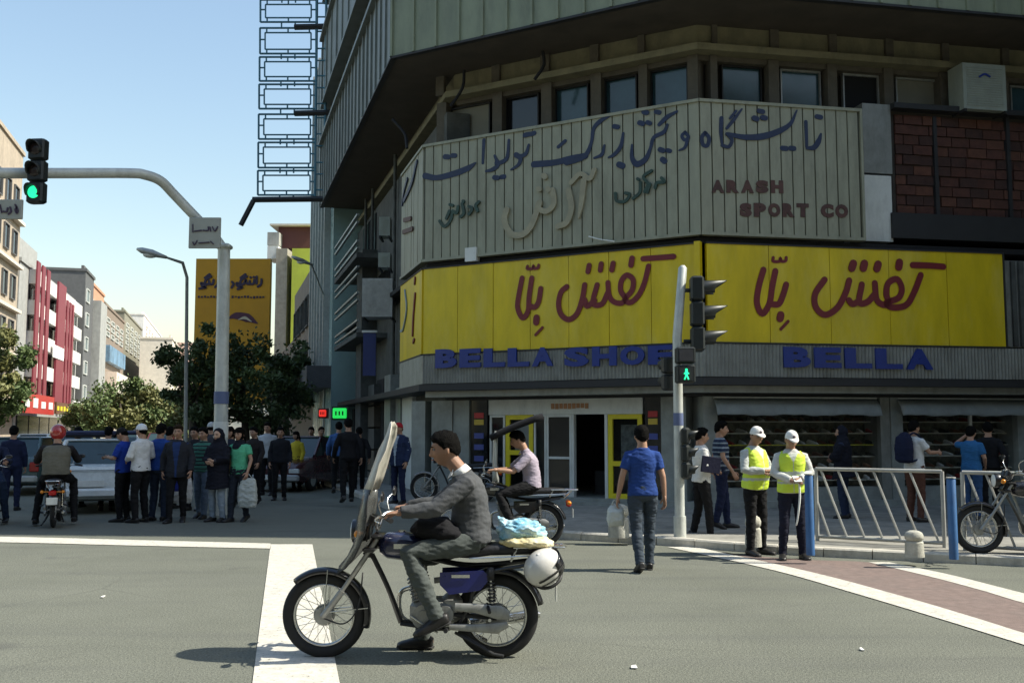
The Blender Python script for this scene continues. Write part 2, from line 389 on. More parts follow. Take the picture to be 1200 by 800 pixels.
YFR = paint('yellow_frame', (0.75,0.62,0.015), 0.4)
BRICKM = [mat('brick_%s' % a, c, 0.9, var=0.3, vscale=8, bump=0.5, bscale=50) for a, c in (('red', (0.085,0.034,0.024)), ('dark', (0.055,0.026,0.020)), ('orange', (0.11,0.045,0.028)), ('rust', (0.075,0.03,0.02)))]
MORTAR = mat('mortar', (0.05,0.042,0.034), 0.95, var=0.2)
VALANCE = mat('awning_cloth', (0.30,0.33,0.33), 0.8, var=0.10, vscale=3, dirt_sheen=0.3)
STEEL = mat('galvanised_steel', (0.40,0.41,0.39), 0.45, metal=0.35, var=0.15, vscale=8, dirt_sheen=0.25, dscale=3)
# ================================================================== ground
g = Geo(); g.add([(-850,-70,0),(850,-70,0),(850,960,0),(-850,960,0)], [(0,1,2,3)])
struct(g.build('road', ASPH))
# pavement at the corner
KP = [(330,548),(375,566),(425,585),(470,603),(530,618),(620,629),(700,634),(780,639),(880,647),(960,652),(1060,657),(1200,664),(1420,676)]
KP3 = [G(x, y) for x, y in KP]; KH = 0.11
KL = [Vector(p) for p in catmull(KP3, 5)]
back = [Vector((24,40,0)), Vector((-8,75,0)), Vector((-20,75,0))]
g = Geo(); inner = []
for i, p in enumerate(KL):
    t = (KL[min(i+1, len(KL)-1)]-KL[max(i-1,0)]).normalized(); inner.append(p+Vector((-t.y, t.x, 0))*0.16)
poly = [(p.x, p.y) for p in inner]+[(p.x, p.y) for p in back]
g.prism(poly, -0.02, KH); struct(g.build('pavement', PAVE))
# kerb stones, one by one
acc = 0; pts = []; L = [0]
for i in range(1, len(KL)): L.append(L[-1]+(KL[i]-KL[i-1]).length)
def along(P, L, s):
    for i in range(1, len(P)):
        if L[i] >= s:
            f = (s-L[i-1])/(L[i]-L[i-1]); return P[i-1].lerp(P[i], f)
    return P[-1]
kerb = bpy.data.objects.new('kerb', None); COL.objects.link(kerb); struct(kerb); INV[kerb] = Matrix.Identity(4)
s = 0.0
while s < L[-1]-0.6:
    a = along(KL, L, s+0.006); b = along(KL, L, s+0.594); t = (b-a).normalized(); nn = Vector((-t.y, t.x, 0))
    h = KH+0.004+rnd.uniform(0, 0.006)
    g = Geo(); o2 = nn*0.15
    vs = [a, b, b+o2, a+o2, a+Vector((0,0,h-.02)), b+Vector((0,0,h-.02)), b+o2+Vector((0,0,h)), a+o2+Vector((0,0,h)), a+nn*.02+Vector((0,0,h)), b+nn*.02+Vector((0,0,h))]
    g.add(vs, [(0,1,5,4),(4,5,9,8),(8,9,6,7),(2,3,7,6),(0,4,8,7,3),(1,2,6,9,5),(0,3,2,1)])
    g.build('kerb_stone', KERB, kerb); s += 0.6
# painted markings (sheets just above the road)
def sheet(name, pts, m, z=0.004):
    g = Geo(); g.add([Vector((p.x, p.y, z)) for p in pts], [tuple(range(len(pts)))]); return struct(g.build(name, m))
def ribbon(name, a, b, m, z, k=6):
    A = catmull([G(x, y) for x, y in a], k); B = catmull([G(x, y) for x, y in b], k)
    g = Geo(); n = len(A); g.add([Vector((p.x,p.y,z)) for p in A]+[Vector((p.x,p.y,z)) for p in B], [(i, i+1, n+i+1, n+i) for i in range(n-1)])
    return struct(g.build(name, m))
sheet('crosswalk_line', [G(295,806), G(399,806), G(366,638), G(317,638)], LINE, 0.008)
ribbon('stop_line', [(-260,625),(0,629),(160,633),(317,637)], [(-260,631),(0,635.5),(160,639.5),(317,643)], LINE, 0.008)
ribbon('lane_line', [(782,641),(905,668),(1010,698),(1100,725),(1200,756),(1330,796)], [(812,641),(950,668),(1060,698),(1140,722),(1240,756),(1390,796)][:0] or [(815,641),(948,670),(1050,697),(1135,722),(1215,747),(1360,790)], LINE, 0.008)
ribbon('edge_line', [(1018,659),(1090,676),(1150,692),(1200,707),(1330,742)], [(1042,659),(1110,673),(1170,688),(1225,702),(1360,735)], LINE, 0.008)
g = Geo()
A = [G(x, y) for x, y in [(815,641),(905,661),(1000,684),(1100,711),(1215,747),(1360,790)]]
B = [G(x, y) for x, y in [(860,650),(950,656),(1020,659),(1110,673),(1225,702),(1360,735)]]
A = catmull(A, 6); B = catmull(B, 6); n = len(A)
g.add([Vector((p.x,p.y,0.004)) for p in A]+[Vector((p.x,p.y,0.004)) for p in B], [(i, i+1, n+i+1, n+i) for i in range(n-1)])
struct(g.build('bus_lane', RED))
# ================================================================== corner building
C = Vector((3.66,19.0)); Lc = Vector((-2.02,22.2)); Rc = Vector((C.x+9.6, C.y+9.6*0.19)); sd2 = Vector((-.285,.9585)).normalized()
FS = Face(Lc+sd2*60, Lc); FC = Face(Lc, C); FR = Face(C, Rc)
T1, T2 = math.tan(R(21.7)), math.tan(R(20.1))
NEAR = FS.L
def rng(face, o):
    if face is FC: return (-o*T1, FC.L+o*T2)
    if face is FR: return (-o*T2, FR.L)
    return (0, FS.L+o*T1)
BL = (0.5, 22.5, 0)
bld = thing('corner_building', 'large dim corner building with overhanging upper storeys above the yellow shoe shop', 'building', BL)
def bpart(name, g, m, parent=None, **k): return g.build(name, m, parent or bld, world=(parent is None), **k)
def zc(py, px=825, o=0, f=None): return (f or FC).pix(px, py, o)[1]
Z_YB, Z_YT = zc(400), zc(284.6)           # yellow signs
Z_SB, Z_ST = zc(274.5), zc(114.5)         # slatted sign
Z_SO = 9.94
uFar = FS.pix(385, 300, 0.8)[0]; uFar = FS.L-(Vector((FS.P(FS.L,0).x,FS.P(FS.L,0).y))-Vector((FS.P(FS.L,0).x,FS.P(FS.L,0).y))).length-15.4
# core mass (closed) of the upper storeys, set back behind the window plane
def ring_box(name, z0, z1, o0, o1, m, faces=(FS, FC, FR)):
    for f in faces:
        g = Geo(); a0, b0 = rng(f, o0); a1, b1 = rng(f, o1)
        if f is FS: a0 = a1 = uFar
        vs = [f.P(a0,z0,o0), f.P(b0,z0,o0), f.P(a1,z0,o1), f.P(b1,z0,o1), f.P(a0,z1,o0), f.P(b0,z1,o0), f.P(a1,z1,o1), f.P(b1,z1,o1)]
        g.add(vs, [(0,1,3,2),(4,6,7,5),(0,4,5,1),(2,3,7,6),(0,2,6,4),(1,5,7,3)]); bpart(name, g, m)
ring_box('upper_wall', 2.55, 9.0, -2.2, -1.25, BROWNST)
# window band behind the slatted sign
ring_box('window_sill', 7.55, 7.9, -1.25, -0.85, BROWNST, (FC, FR))
ring_box('ledge', 9.33, 9.47, -1.25, -0.55, CREAM)
ring_box('window_head', 9.22, 9.327, -1.25, -0.86, BROWNST, (FC, FR))
ring_box('cream_band', 9.473, Z_SO-.003, -1.25, -0.80, CREAM)
ring_box('soffit', Z_SO, Z_SO+.14, -1.25, 0.74, SOFFIT)
# roof slab & core
g = Geo()
core = [FS.P(uFar,0,-1.25), FS.P(rng(FS,-1.25)[1],0,-1.25), FC.P(rng(FC,-1.25)[1],0,-1.25), FR.P(FR.L,0,-1.25), Vector((18,33,0)), Vector((2,42,0))]
g.prism([(p.x,p.y) for p in core], 9.0, 24.5); bpart('upper_core', g, BROWNST)
# cladding panels of the overhang, seams proud
def clad(f, z0, z1, o, step, m, u0=None, u1=None, name='cladding_panel', seam=True):
    a, b = rng(f, o); a = u0 if u0 is not None else a; b = u1 if u1 is not None else b
    n = max(1, round((b-a)/step)); w_ = (b-a)/n
    for i in range(n):
        g = Geo(); f.box(g, a+i*w_+0.012, a+(i+1)*w_-0.012, z0, z1, o-0.07, o+rnd.uniform(-.006,.006)); p = bpart(name, g, m)
    if seam:
        g = Geo()
        for i in range(n+1): f.box(g, a+i*w_-0.028, a+i*w_+0.028, z0+.003, z1-.003, o-0.06, o+0.05)
        s_ = bpart('cladding_seams', g, m); s_['kind'] = 'stuff'
g = Geo()
for (f, o) in ((FC, .8), (FR, .8), (FS, .8)):
    a, b = rng(f, o); a = uFar if f is FS else a; f.box(g, a, b, Z_SO-.03, Z_SO+.02, o-.1, o+.03)
bpart('drip_edge', g, DARK)
clad(FC, Z_SO+.02, 12.3, .8, 0.62, CLAD); clad(FR, Z_SO+.02, 12.3, .8, 0.62, CLAD); clad(FS, Z_SO+.02, 12.2, .8, 0.75, CLADE, u0=uFar)
for k in range(3):
    z0 = 12.2+k*4.1
    for f in (FS, FC, FR):
        a, b = rng(f, .8); a = uFar if f is FS else a
        g = Geo(); f.box(g, a, b-.05, z0+.12, z0+1.5, -.2, .3); bpart('window_strip', g, DGLASS)
        g = Geo(); f.box(g, a, b, z0, z0+.115, -.2, .95); f.box(g, a, b, z0+1.5, z0+1.6, -.2, .88); bpart('storey_ledge', g, CLADE)
        g = Geo(); q = a+.5
        while q < b-.3: f.box(g, q, q+.09, z0+.12, z0+1.5, .3, .55); q += 0.9
        bpart('mullions', g, CLADE)['kind'] = 'stuff'
    clad(FS, z0+1.6, z0+4.1, .8, 1.5, CLADE, u0=uFar, seam=True); clad(FC, z0+1.6, z0+4.1, .8, 1.2, CLAD, seam=False); clad(FR, z0+1.6, z0+4.1, .8, 1.2, CLAD, seam=False)
# fins and windows of the first storey
def fins(f, spots, o=-.80):
    for (x0, x1) in spots:
        g = Geo(); f.pbox(g, x0, 60, x1, 170, o, -1.2, o); u0 = f.pix(x0, 90, o)[0]; u1 = f.pix(x1, 90, o)[0]
        g = Geo(); f.box(g, u0, u1, 7.9, 9.325, -1.2, o); bpart('pillar', g, BROWNST)
        g = Geo(); f.box(g, u0+.02, u1-.02, 9.475, Z_SO-.005, -.82, -.72); bpart('band_stud', g, BROWNST)
FCs = [(512,523),(577,588),(634,646),(692,704),(748,758)]
FRs = [(833,841),(901,913),(970,981),(1036,1047),(1102,1112),(1172,1182)]
fins(FC, FCs); fins(FR, FRs)
g = Geo(); a, b = rng(FC, -.62); FC.box(g, b-.28, b-.06, 7.9, 9.325, -1.2, -.805); bpart('pillar', g, BROWNST)
def win(f, x0, x1, m, o=-1.0, frame=True, nm='window'):
    u0 = f.pix(x0, 95, o)[0]; u1 = f.pix(x1, 95, o)[0]
    g = Geo()
    for (p, q, r0, r1) in ((u0, u0+.03, 7.9, 9.22), (u1-.03, u1, 7.9, 9.22), (u0+.03, u1-.03, 7.9, 7.94), (u0+.03, u1-.03, 9.18, 9.22)): f.box(g, p, q, r0, r1, o-.1, o)
    w_ = bpart(nm, g, DARK if rnd.random() > .25 else STEEL)
    g = Geo(); f.box(g, u0+.032, u1-.032, 7.942, 9.178, o-.08, o-.05); bpart('pane', g, m, w_)
    return w_
win(FC, 528, 574, BLIND); win(FC, 592, 631, DGLASS); win(FC, 650, 689, GLASS); win(FC, 708, 746, GLASS); win(FC, 762, 806, GLASS)
win(FR, 846, 893, GLASS); win(FR, 915, 962, GLASS); win(FR, 988, 1030, BLACK); win(FR, 1050, 1098, BLIND); win(FR, 1184, 1225, GLASS)
# grey and white panels beside the slatted sign, brick infill
g = Geo(); FR.pbox(g, 1013, 122, 1046, 203, -.4, -1.2, -.4); bpart('grey_panel', g, CORR)
g = Geo(); FR.pbox(g, 1013, 206, 1046, 283, -.4, -1.2, -.37); bpart('white_panel', g, WHITEP)
g = Geo(); FR.pbox(g, 1047, 130, 1330, 136, -.3, -1.2, -.25); bpart('lintel', g, DARK)
g = Geo(); FR.pbox(g, 1047, 255, 1330, 284, -.3, -1.2, -.3); bpart('lintel', g, DARK)
bw = Geo(); FR.pbox(bw, 1047, 136, 1330, 255, -.5, -1.2, -.5); wall = bpart('brick_wall', bw, MORTAR)
u0 = FR.pix(1050, 200, -.45)[0]; u1 = FR.pix(1250, 200, -.45)[0]; zb = FR.pix(1100, 254, -.45)[1]; zt = FR.pix(1100, 137, -.45)[1]
nr = 10; rh = (zt-zb)/nr
bmesh_b = {}
for r_ in range(nr):
    u = u0-(0.2 if r_ % 2 else 0)
    while u < u1:
        w_ = rnd.choice((.42,.4,.36,.44)); a = max(u, u0); b = min(u+w_, u1)
        if b-a > .06:
            g = Geo(); FR.box(g, a+.012, b-.012, zb+r_*rh+.014, zb+(r_+1)*rh-.012, -.5, -.45+rnd.uniform(-.025,.02)); bpart('brick', g, rnd.choice(BRICKM), wall)
        u += w_
for px in (1098, 1184):
    g = Geo(); FR.pbox(g, px, 136.5, px+4, 254.5, -.4, -.5, -.40); bpart('brace', g, DARK)
# dark beam between the signs, header above the shops
def band(name, y0, y1, o0, o1, m, faces=(FC, FR), zz=None):
    z1 = zc(y0); z0 = zc(y1)
    ring_box(name, z0, z1, o0, o1, m, faces)
ring_box('sign_beam', Z_YT+.03, Z_SB-.03, -1.2, -.12, BLACK, (FS, FC, FR))
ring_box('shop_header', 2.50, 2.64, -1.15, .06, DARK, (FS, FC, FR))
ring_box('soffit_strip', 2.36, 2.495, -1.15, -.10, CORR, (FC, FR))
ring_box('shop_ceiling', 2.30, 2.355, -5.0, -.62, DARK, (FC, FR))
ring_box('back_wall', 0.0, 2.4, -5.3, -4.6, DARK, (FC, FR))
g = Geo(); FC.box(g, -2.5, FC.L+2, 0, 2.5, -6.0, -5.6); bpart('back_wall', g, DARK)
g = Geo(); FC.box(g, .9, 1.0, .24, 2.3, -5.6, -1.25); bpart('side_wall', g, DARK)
ring_box('threshold', 0.0, 0.24, -5.2, -.5, MARBLE, (FC, FR))
OW = -.7
# chamfer ground floor
def gp(name, f, x0, x1, y0, y1, o0, o1, m, off=OW, parent=None):
    g = Geo(); f.pbox(g, x0, y0, x1, y1, off, o0, o1); return bpart(name, g, m, parent)
def zp(name, f, x0, x1, z0, z1, o0, o1, m, off=OW, parent=None):
    u0 = f.pix(x0, 520, off)[0]; u1 = f.pix(x1, 520, off)[0]; g = Geo(); f.box(g, u0, u1, z0, z1, o0, o1); return bpart(name, g, m, parent)
zp('pillar_stone', FC, 509, 533, .24, 2.3, -1.2, -.58, MARBLE)
zp('pillar_stone', FC, 533.3, 552, .24, 2.3, -1.2, -.61, MARBLE)
zp('pillar_stone', FC, 484, 500, .24, 2.3, -1.25, -.63, MARBLE)
zp('display_column', FC, 553, 572, .24, 2.3, -1.2, -.66, DGLASS)
zp('display_column', FC, 757, 776, .24, 2.3, -1.2, -.66, DGLASS)
zp('pillar_stone', FC, 777, 806, .24, 2.3, -1.2, -.6, MARBLE)
zp('transom_panel', FC, 573, 754, 1.97, 2.3, -1.1, -.68, WHITEP)
NEONO = mat('faded_orange_print', (0.45,0.22,0.10), 0.6); NEONR = mat('red_print', (0.5,0.03,0.03), 0.5)
# small worn lettering over the entrance
for i in range(9):
    u0 = FC.pix(646, 465, -.68)[0]+i*.1; g = Geo(); FC.box(g, u0, u0+.075, 2.08+rnd.uniform(0,.02), 2.20, -.68, -.665); bpart('letter', g, NEONO)
for (x0, x1) in ((555,570), (759,774)):
    for k, (zz, m_) in enumerate(((1.9, NEONR), (1.75, mat('yellow_print', (0.6,0.42,0.05), .5)), (1.45, mat('blue_print', (0.06,0.08,0.3), .5)), (1.2, mat('blue_print', (0.06,0.08,0.3), .5)), (.95, mat('blue_print', (0.06,0.08,0.3), .5)))):
        zp('display_shoe_print', FC, x0+2, x1-2, zz, zz+.12, -.66, -.645, m_)
def frame(name, f, x0, x1, z0, z1, o, t, m, glass=None, off=OW, mid=None):
    u0 = f.pix(x0, 520, off)[0]; u1 = f.pix(x1, 520, off)[0]; g = Geo()
    f.box(g, u0, u0+t, z0, z1, o-.06, o); f.box(g, u1-t, u1, z0, z1, o-.06, o); f.box(g, u0+t, u1-t, z0, z0+t, o-.06, o); f.box(g, u0+t, u1-t, z1-t, z1, o-.06, o)
    if mid: f.box(g, u0+t, u1-t, mid-t/2, mid+t/2, o-.06, o)
    p = bpart(name, g, m)
    if glass:
        g = Geo(); f.box(g, u0+t, u1-t, z0+t, z1-t, o-.045, o-.03); bpart('pane', g, glass, p)
    return p
CLEARG = mat('clear_glass', (0.02,0.025,0.025), 0.03, var=0, alpha=.12, spec=.5)
WHP = mat('white_poster', (0.42,0.45,0.45), .6)
frame('door_frame', FC, 574, 592, .24, 1.965, -.69, .05, WHITEP, DGLASS)
frame('door_frame', FC, 593, 625, .24, 1.965, -.68, .10, YFR, CLEARG, mid=1.15)
frame('door_frame', FC, 626, 640, .24, 1.965, -.69, .04, WHITEP, DGLASS)
frame('door_frame', FC, 640.5, 670, .24, 1.965, -.69, .05, WHITEP, DGLASS, mid=1.05)
frame('door_frame', FC, 713, 753, .24, 1.965, -.68, .10, YFR, CLEARG, mid=0.95)
zp('door_post', FC, 670.5, 673, .24, 1.965, -.8, -.68, WHITEP); zp('door_post', FC, 709, 712.5, .24, 1.965, -.8, -.68, WHITEP)
zp('poster', FC, 599, 618, 1.2, 1.8, -.9, -.86, WHP); zp('poster', FC, 720, 746, .6, 1.75, -1.1, -1.05, mat('shop_display', (0.2,0.24,0.25), .7, var=.5, vscale=9))
zp('counter', FC, 668, 706, .24, .95, -3.0, -2.6, mat('counter_wood', (0.10,0.09,0.08), .5)); zp('stool', FC, 676, 690, .24, .75, -1.9, -1.6, DARK)
g = Geo(); FC.box(g, FC.pix(565,600,-.4)[0], FC.pix(760,600,-.4)[0], KH, .17, -.7, -.25); bpart('door_step', g, MARBLE)
# right shop windows
zp('pillar_stone', FR, 822, 838, .24, 2.3, -1.2, -.55, MARBLE)
zp('pillar_stone', FR, 1029, 1040, .24, 2.3, -1.2, -.58, CORR); zp('pillar_stone', FR, 1040.3, 1054, .24, 2.3, -1.2, -.55, MARBLE)
zp('pillar_stone', FR, 1188, 1215, .24, 2.3, -1.2, -.55, MARBLE)
zp('stall_riser', FR, 839, 1028, .24, .5, -.9, -.6, MARBLE); zp('stall_riser', FR, 1055, 1187, .24, .5, -.9, -.6, MARBLE)
zp('side_wall', FR, 1055, 1400, .24, 2.3, -4.6, -4.3, DARK)
g = Geo(); FR.box(g, FR.pix(1216,520,-.6)[0], FR.L, 0, 2.5, -1.2, -.6); bpart('side_wall', g, MARBLE)
zp('window_post', FR, 1136, 1139, .5, 2.0, -.72, -.66, WHITEP)
SHELF = mat('shelf_board', (0.62,0.60,0.48), .6); SHELFY = mat('yellow_shelf_edge', (0.70,0.66,0.04), .5)
DISPB = mat('display_back', (0.16,0.16,0.12), .8, var=.6, vscale=7)
for (x0, x1) in ((839, 1028), (1055, 1187)):
    zp('display_back', FR, x0-2, x1+2, .5, 2.25, -1.35, -1.3, DISPB, off=-.9)
    for k in range(6):
        zz = .62+k*.235; zp('display_shelf', FR, x0, x1, zz, zz+.02, -1.28+.05*(5-k), -.95+.04*(5-k), SHELFY if k in (3,) and x0 < 900 else SHELF, off=-.9)
    zp('shop_pane', FR, x0, x1, .5, 2.05, -.70, -.69, CLEARG)
# ---- street side ground floor (left street) under the overhang
STS = mat('street_side_wall', (0.085,0.09,0.082), .85, var=.4, vscale=2, dirt_sheen=.5)
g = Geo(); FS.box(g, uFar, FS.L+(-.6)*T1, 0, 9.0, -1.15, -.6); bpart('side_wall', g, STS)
def sp_(name, x0, x1, y0, y1, o0, o1, m, off=None): 
    g = Geo(); FS.pbox(g, x0, y0, x1, y1, o1 if off is None else off, o0, o1); return bpart(name, g, m)
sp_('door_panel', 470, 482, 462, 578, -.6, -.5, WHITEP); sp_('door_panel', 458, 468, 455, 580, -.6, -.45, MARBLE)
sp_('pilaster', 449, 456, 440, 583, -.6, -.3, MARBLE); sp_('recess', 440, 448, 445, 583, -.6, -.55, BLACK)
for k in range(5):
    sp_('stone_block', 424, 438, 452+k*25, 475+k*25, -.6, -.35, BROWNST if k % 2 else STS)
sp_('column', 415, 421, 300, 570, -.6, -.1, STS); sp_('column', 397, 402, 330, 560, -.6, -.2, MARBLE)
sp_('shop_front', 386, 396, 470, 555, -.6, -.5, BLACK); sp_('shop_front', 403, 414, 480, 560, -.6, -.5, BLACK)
for k, yy in enumerate((262, 290, 318, 346, 376)):
    sp_('balcony_rail', 393, 419, yy+8, yy+10, .25, .33, MARBLE, off=.3); sp_('balcony_rail', 393, 419, yy+16, yy+18, .25, .33, MARBLE, off=.3)
    if k in (1, 4): sp_('balcony_slab', 393, 419, yy+22, yy+27, -.6, .34, STS, off=.3)
for (x0, x1, y0, y1) in ((425,440,260,300), (425,440,340,372), (443,456,318,360), (403,412,395,440), (388,396,400,445)):
    sp_('window', x0, x1, y0, y1, -.62, -.57, DGLASS)
for q in (428, 436, 462):
    g = Geo(); g.tube([FS.P(FS.pix(q,300,-.5)[0], 0.3, -.5), FS.P(FS.pix(q,300,-.5)[0], 9.7, -.5)], .05); bpart('drain_pipe', g, STS)
# hanging cables over the facade
for (a, b) in (((544,82),(531,126)), ((636,60),(629,95)), ((460,140),(480,175))):
    p = FC.pix(*a, -.2); q = FC.pix(*b, -.2); g = Geo(); g.tube([FC.P(*p, -.2), FC.P((p[0]+q[0])/2+.1, (p[1]+q[1])/2, -.2), FC.P(*q, -.1)], .035, smooth=4); bpart('cable', g, BLACK)
for (y0, y1, x0, x1, f, o) in ((280,283,500,1010,None,0),):
    g = Geo(); p = FC.pix(690, 277, .1); q = FC.pix(720, 283, .1); g.tube([FC.P(*p,.1), FC.P((p[0]+q[0])/2, p[1]-.1,.15), FC.P(*q,.1)], .015, smooth=4); bpart('cable', g, WHITEP)
g = Geo(); FC.pbox(g, 545, 290, 558, 306, .05, -.1, .06); bpart('torn_sheet', g, WHITEP)
# ================================================================== signs
def sign_panel(sg, f, u0, u1, z0, z1, o0, o1, m, n, name='panel', gap=.006, j=.004):
    w_ = (u1-u0)/n
    for i in range(n):
        g = Geo(); f.box(g, u0+i*w_+gap, u0+(i+1)*w_-gap, z0, z1, o0, o1+rnd.uniform(-j, j)); g.build(name, m, sg, world=True)
sl_ = thing('shop_sign', 'long yellow shop sign with dark red lettering, left of the signal pole', 'shop sign', tuple(FC.P(FC.L/2, Z_YB, 0)))
sign_panel(sl_, FC, .04, FC.L-.14, Z_YB, Z_YT, -.1, 0, YEL, 7)
g = Geo(); FC.box(g, 0.02, FC.L-.12, Z_YT, Z_YT+.03, -.1, .02); FC.box(g, 0.02, FC.L-.12, Z_YB-.03, Z_YB, -.1, .02); g.build('trim', DARK, sl_, world=True)
g = Geo(); FC.box(g, FC.L-.135, FC.L-.02, Z_YB-.02, Z_YT+.04, -.09, .05); g.build('corner_post', YEL, sl_, world=True)
sr_ = thing('shop_sign', 'long yellow shop sign with dark red lettering, right of the signal pole', 'shop sign', tuple(FR.P(4, Z_YB, 0)))
uR = FR.pix(1177, 350, 0)[0]
sign_panel(sr_, FR, .1, uR, Z_YB, Z_YT, -.1, 0, YEL, 5)
g = Geo(); FR.box(g, 0.1, uR+.02, Z_YT, Z_YT+.03, -.1, .02); FR.box(g, .1, uR+.02, Z_YB-.03, Z_YB, -.1, .02); FR.box(g, uR, uR+.03, Z_YB, Z_YT, -.1, .02); g.build('trim', DARK, sr_, world=True)
ss_ = thing('shop_sign', 'narrow end of the yellow sign turned towards the left street', 'shop sign', tuple(FS.P(FS.L-1.3, Z_YB, 0)))
sign_panel(ss_, FS, FS.L-2.75, FS.L-.03, Z_YB, Z_YT, -.1, 0, YEL, 2)
g = Geo(); FS.box(g, FS.L-2.75, FS.L-.02, Z_YT, Z_YT+.03, -.1, .02); FS.box(g, FS.L-2.75, FS.L-.02, Z_YB-.03, Z_YB, -.1, .02); g.build('trim', DARK, ss_, world=True)
def strokes(sg, f, off, data, wpx, m, org, sc, wscale=1.0, depth=.03, name='letter'):
    k = 0
    for item in data:
        pts, wd = item if isinstance(item, tuple) and isinstance(item[0], list) else (item, wpx)
        P = [f.pix(org[0]+x/sc, org[1]+y/sc, off) for x, y in pts]
        x0, y0 = pts[0]; a = f.pix(org[0]+x0/sc, org[1]+y0/sc, off); b = f.pix(org[0]+x0/sc, org[1]+(y0+10)/sc, off); mm = abs(b[1]-a[1])/10
        wds = [q*mm*wscale for q in (wd if isinstance(wd, (list, tuple)) else [wd])]
        if len(P) == 1: P = [P[0], (P[0][0]+.012, P[0][1]+.004)]
        g = Geo(); stroke2d(g, f, P, wds if len(wds) > 1 else wds[0], off, depth+k*.0017); g.build(name, m, sg, world=True); k = (k+1) % 9
kafsh = [[(935,75),(1040,68),(1140,60)], [(972,125),(945,235),(905,320),(850,368),(815,345),(862,285),(868,215),(826,185),(790,225),(786,290),(815,340),(790,372),(738,362),(708,320),(700,235)],
  [(700,300),(660,378),(600,372),(628,250)], [(612,355),(560,392),(545,350)], [(545,250),(530,340),(495,440),(440,482),(388,450),(370,380),(386,300),(425,262)],
  ([(862,72),(855,118)], 38), ([(575,120),(567,162)], 36), ([(656,110),(650,152)], 36), ([(736,106),(727,150)], 36),
  [(125,205),(105,310),(95,400),(128,470),(165,425),(172,330),(190,205)], [(172,390),(210,398),(236,360),(250,275)],
  ([(162,125),(160,142),(195,140),(200,122),(205,140),(232,135),(236,118)], 20), ([(222,470),(220,500)], 46), ([(215,585),(262,535)], 18)]
strokes(sl_, FC, 0.008, kafsh, 37, REDL, (590,290), 5.714, depth=.008)
kafsh2 = [[(788,128),(850,130),(902,134)], [(818,165),(795,225),(765,275),(715,285),(690,268),(735,250),(748,215),(730,180),(698,195),(690,235),(700,268),(680,275),(655,255),(648,195)],
  [(648,235),(620,265),(590,265),(600,200)], [(590,262),(565,272),(552,258)], [(553,185),(540,230),(510,285),(465,312),(430,285),(427,235),(462,182)],
  ([(739,118),(736,136)], 28), ([(660,125),(655,142)], 28), ([(609,122),(605,140)], 28), ([(568,122),(562,140)], 28),
  [(236,145),(218,210),(212,270),(232,308),(258,270),(268,210),(280,150)], [(262,272),(292,272),(308,240),(320,200)],
  ([(272,100),(272,114),(295,114),(298,102),(303,114),(318,112),(320,100)], 11), ([(300,312),(297,326)], 28), ([(300,365),(327,336)], 11)]
strokes(sr_, FR, 0.008, kafsh2, 23, REDL, (820,270), 3.158, depth=.008)
strokes(ss_, FS, 0.008, [([(487,345),(485,370),(484,392)], 5), ([(487,326),(486.5,332)], 4), ([(486,398),(485,401)], 4)], 5, REDL, (0,0), 1)
strokes(ss_, FS, 0.008, [([(475,340),(477,362),(473,385),(470,388)], 2.5)], 3, mat('pale_blue_paint', (0.25,0.33,0.4), .5), (0,0), 1)
# corrugated strip with BELLA SHOE / BELLA
def corrugated(sg, f, u0, u1, z0, z1, o, pitch=.075):
    n = int((u1-u0)/pitch); g = Geo(); vs = []; fs = []
    for i in range(n*2+1):
        u = u0+(u1-u0)*i/(2*n); d = o+(.012 if i % 2 else -.012); vs += [f.P(u, z0, d), f.P(u, z1, d)]
    for i in range(n*2): fs.append((2*i, 2*i+2, 2*i+3, 2*i+1))
    g.add(vs, fs); g.build('corrugated_sheet', CORR, sg, world=True)
    g = Geo(); f.box(g, u0, u1, z0-.02, z1, o-.12, o-.03); g.build('backing', DARK, sg, world=True)
ZB0, ZB1 = 2.66, Z_YB-.035
st1 = thing('metal_sign', 'corrugated metal strip with blue letters BELLA SHOE under the yellow corner sign', 'sign', tuple(FC.P(3, ZB0, 0)))
corrugated(st1, FC, 0, FC.L, ZB0, ZB1, 0)
st2 = thing('metal_sign', 'corrugated metal strip with blue letters BELLA under the right yellow sign', 'sign', tuple(FR.P(3, ZB0, 0)))
corrugated(st2, FR, 0, FR.L-.1, ZB0, ZB1, 0)
st3 = thing('metal_sign', 'plain grey corrugated strip end facing the left street below the yellow sign', 'sign', tuple(FS.P(FS.L-1, ZB0, 0)))
corrugated(st3, FS, FS.L-2.75, FS.L, ZB0, ZB1, 0)
def word(sg, f, chars, x0, x1, yt, yb, m, off=.02, bold=.055, dep=.04, gap=.12, dy=0):
    n = len(chars); w_ = (x1-x0)/(n-gap)
    for i, ch in enumerate(chars):
        a = x0+i*w_; b = a+w_*(1-gap); t = i/max(1, n-1)
        letter_on(f, ch, (a, b, yt+dy*t, yb+dy*t), off, dep, m, sg, bold)
word(st1, FC, 'BELLA', 511, 649, 409, 431, BLUEL, dy=-2.0); word(st1, FC, 'SHOE', 662, 789, 407, 429.5, BLUEL, dy=-2.5)
word(st2, FR, 'BELLA', 918, 1093, 406.5, 430.5, BLUEL, dy=2.5)
# worn corrugated wall right of the yellow sign
g = Geo(); FR.box(g, uR+.05, FR.L, Z_YB, Z_YT-.1, -.3, -.15); bpart('worn_panel', g, CORR)
q = uR+.1
while q < FR.L-.1:
    g = Geo(); FR.box(g, q, q+.1, Z_YB+.02, Z_YT-.12, -.15, -.1+rnd.uniform(0,.02)); bpart('worn_slat', g, rnd.choice((CORR, STS))); q += .17
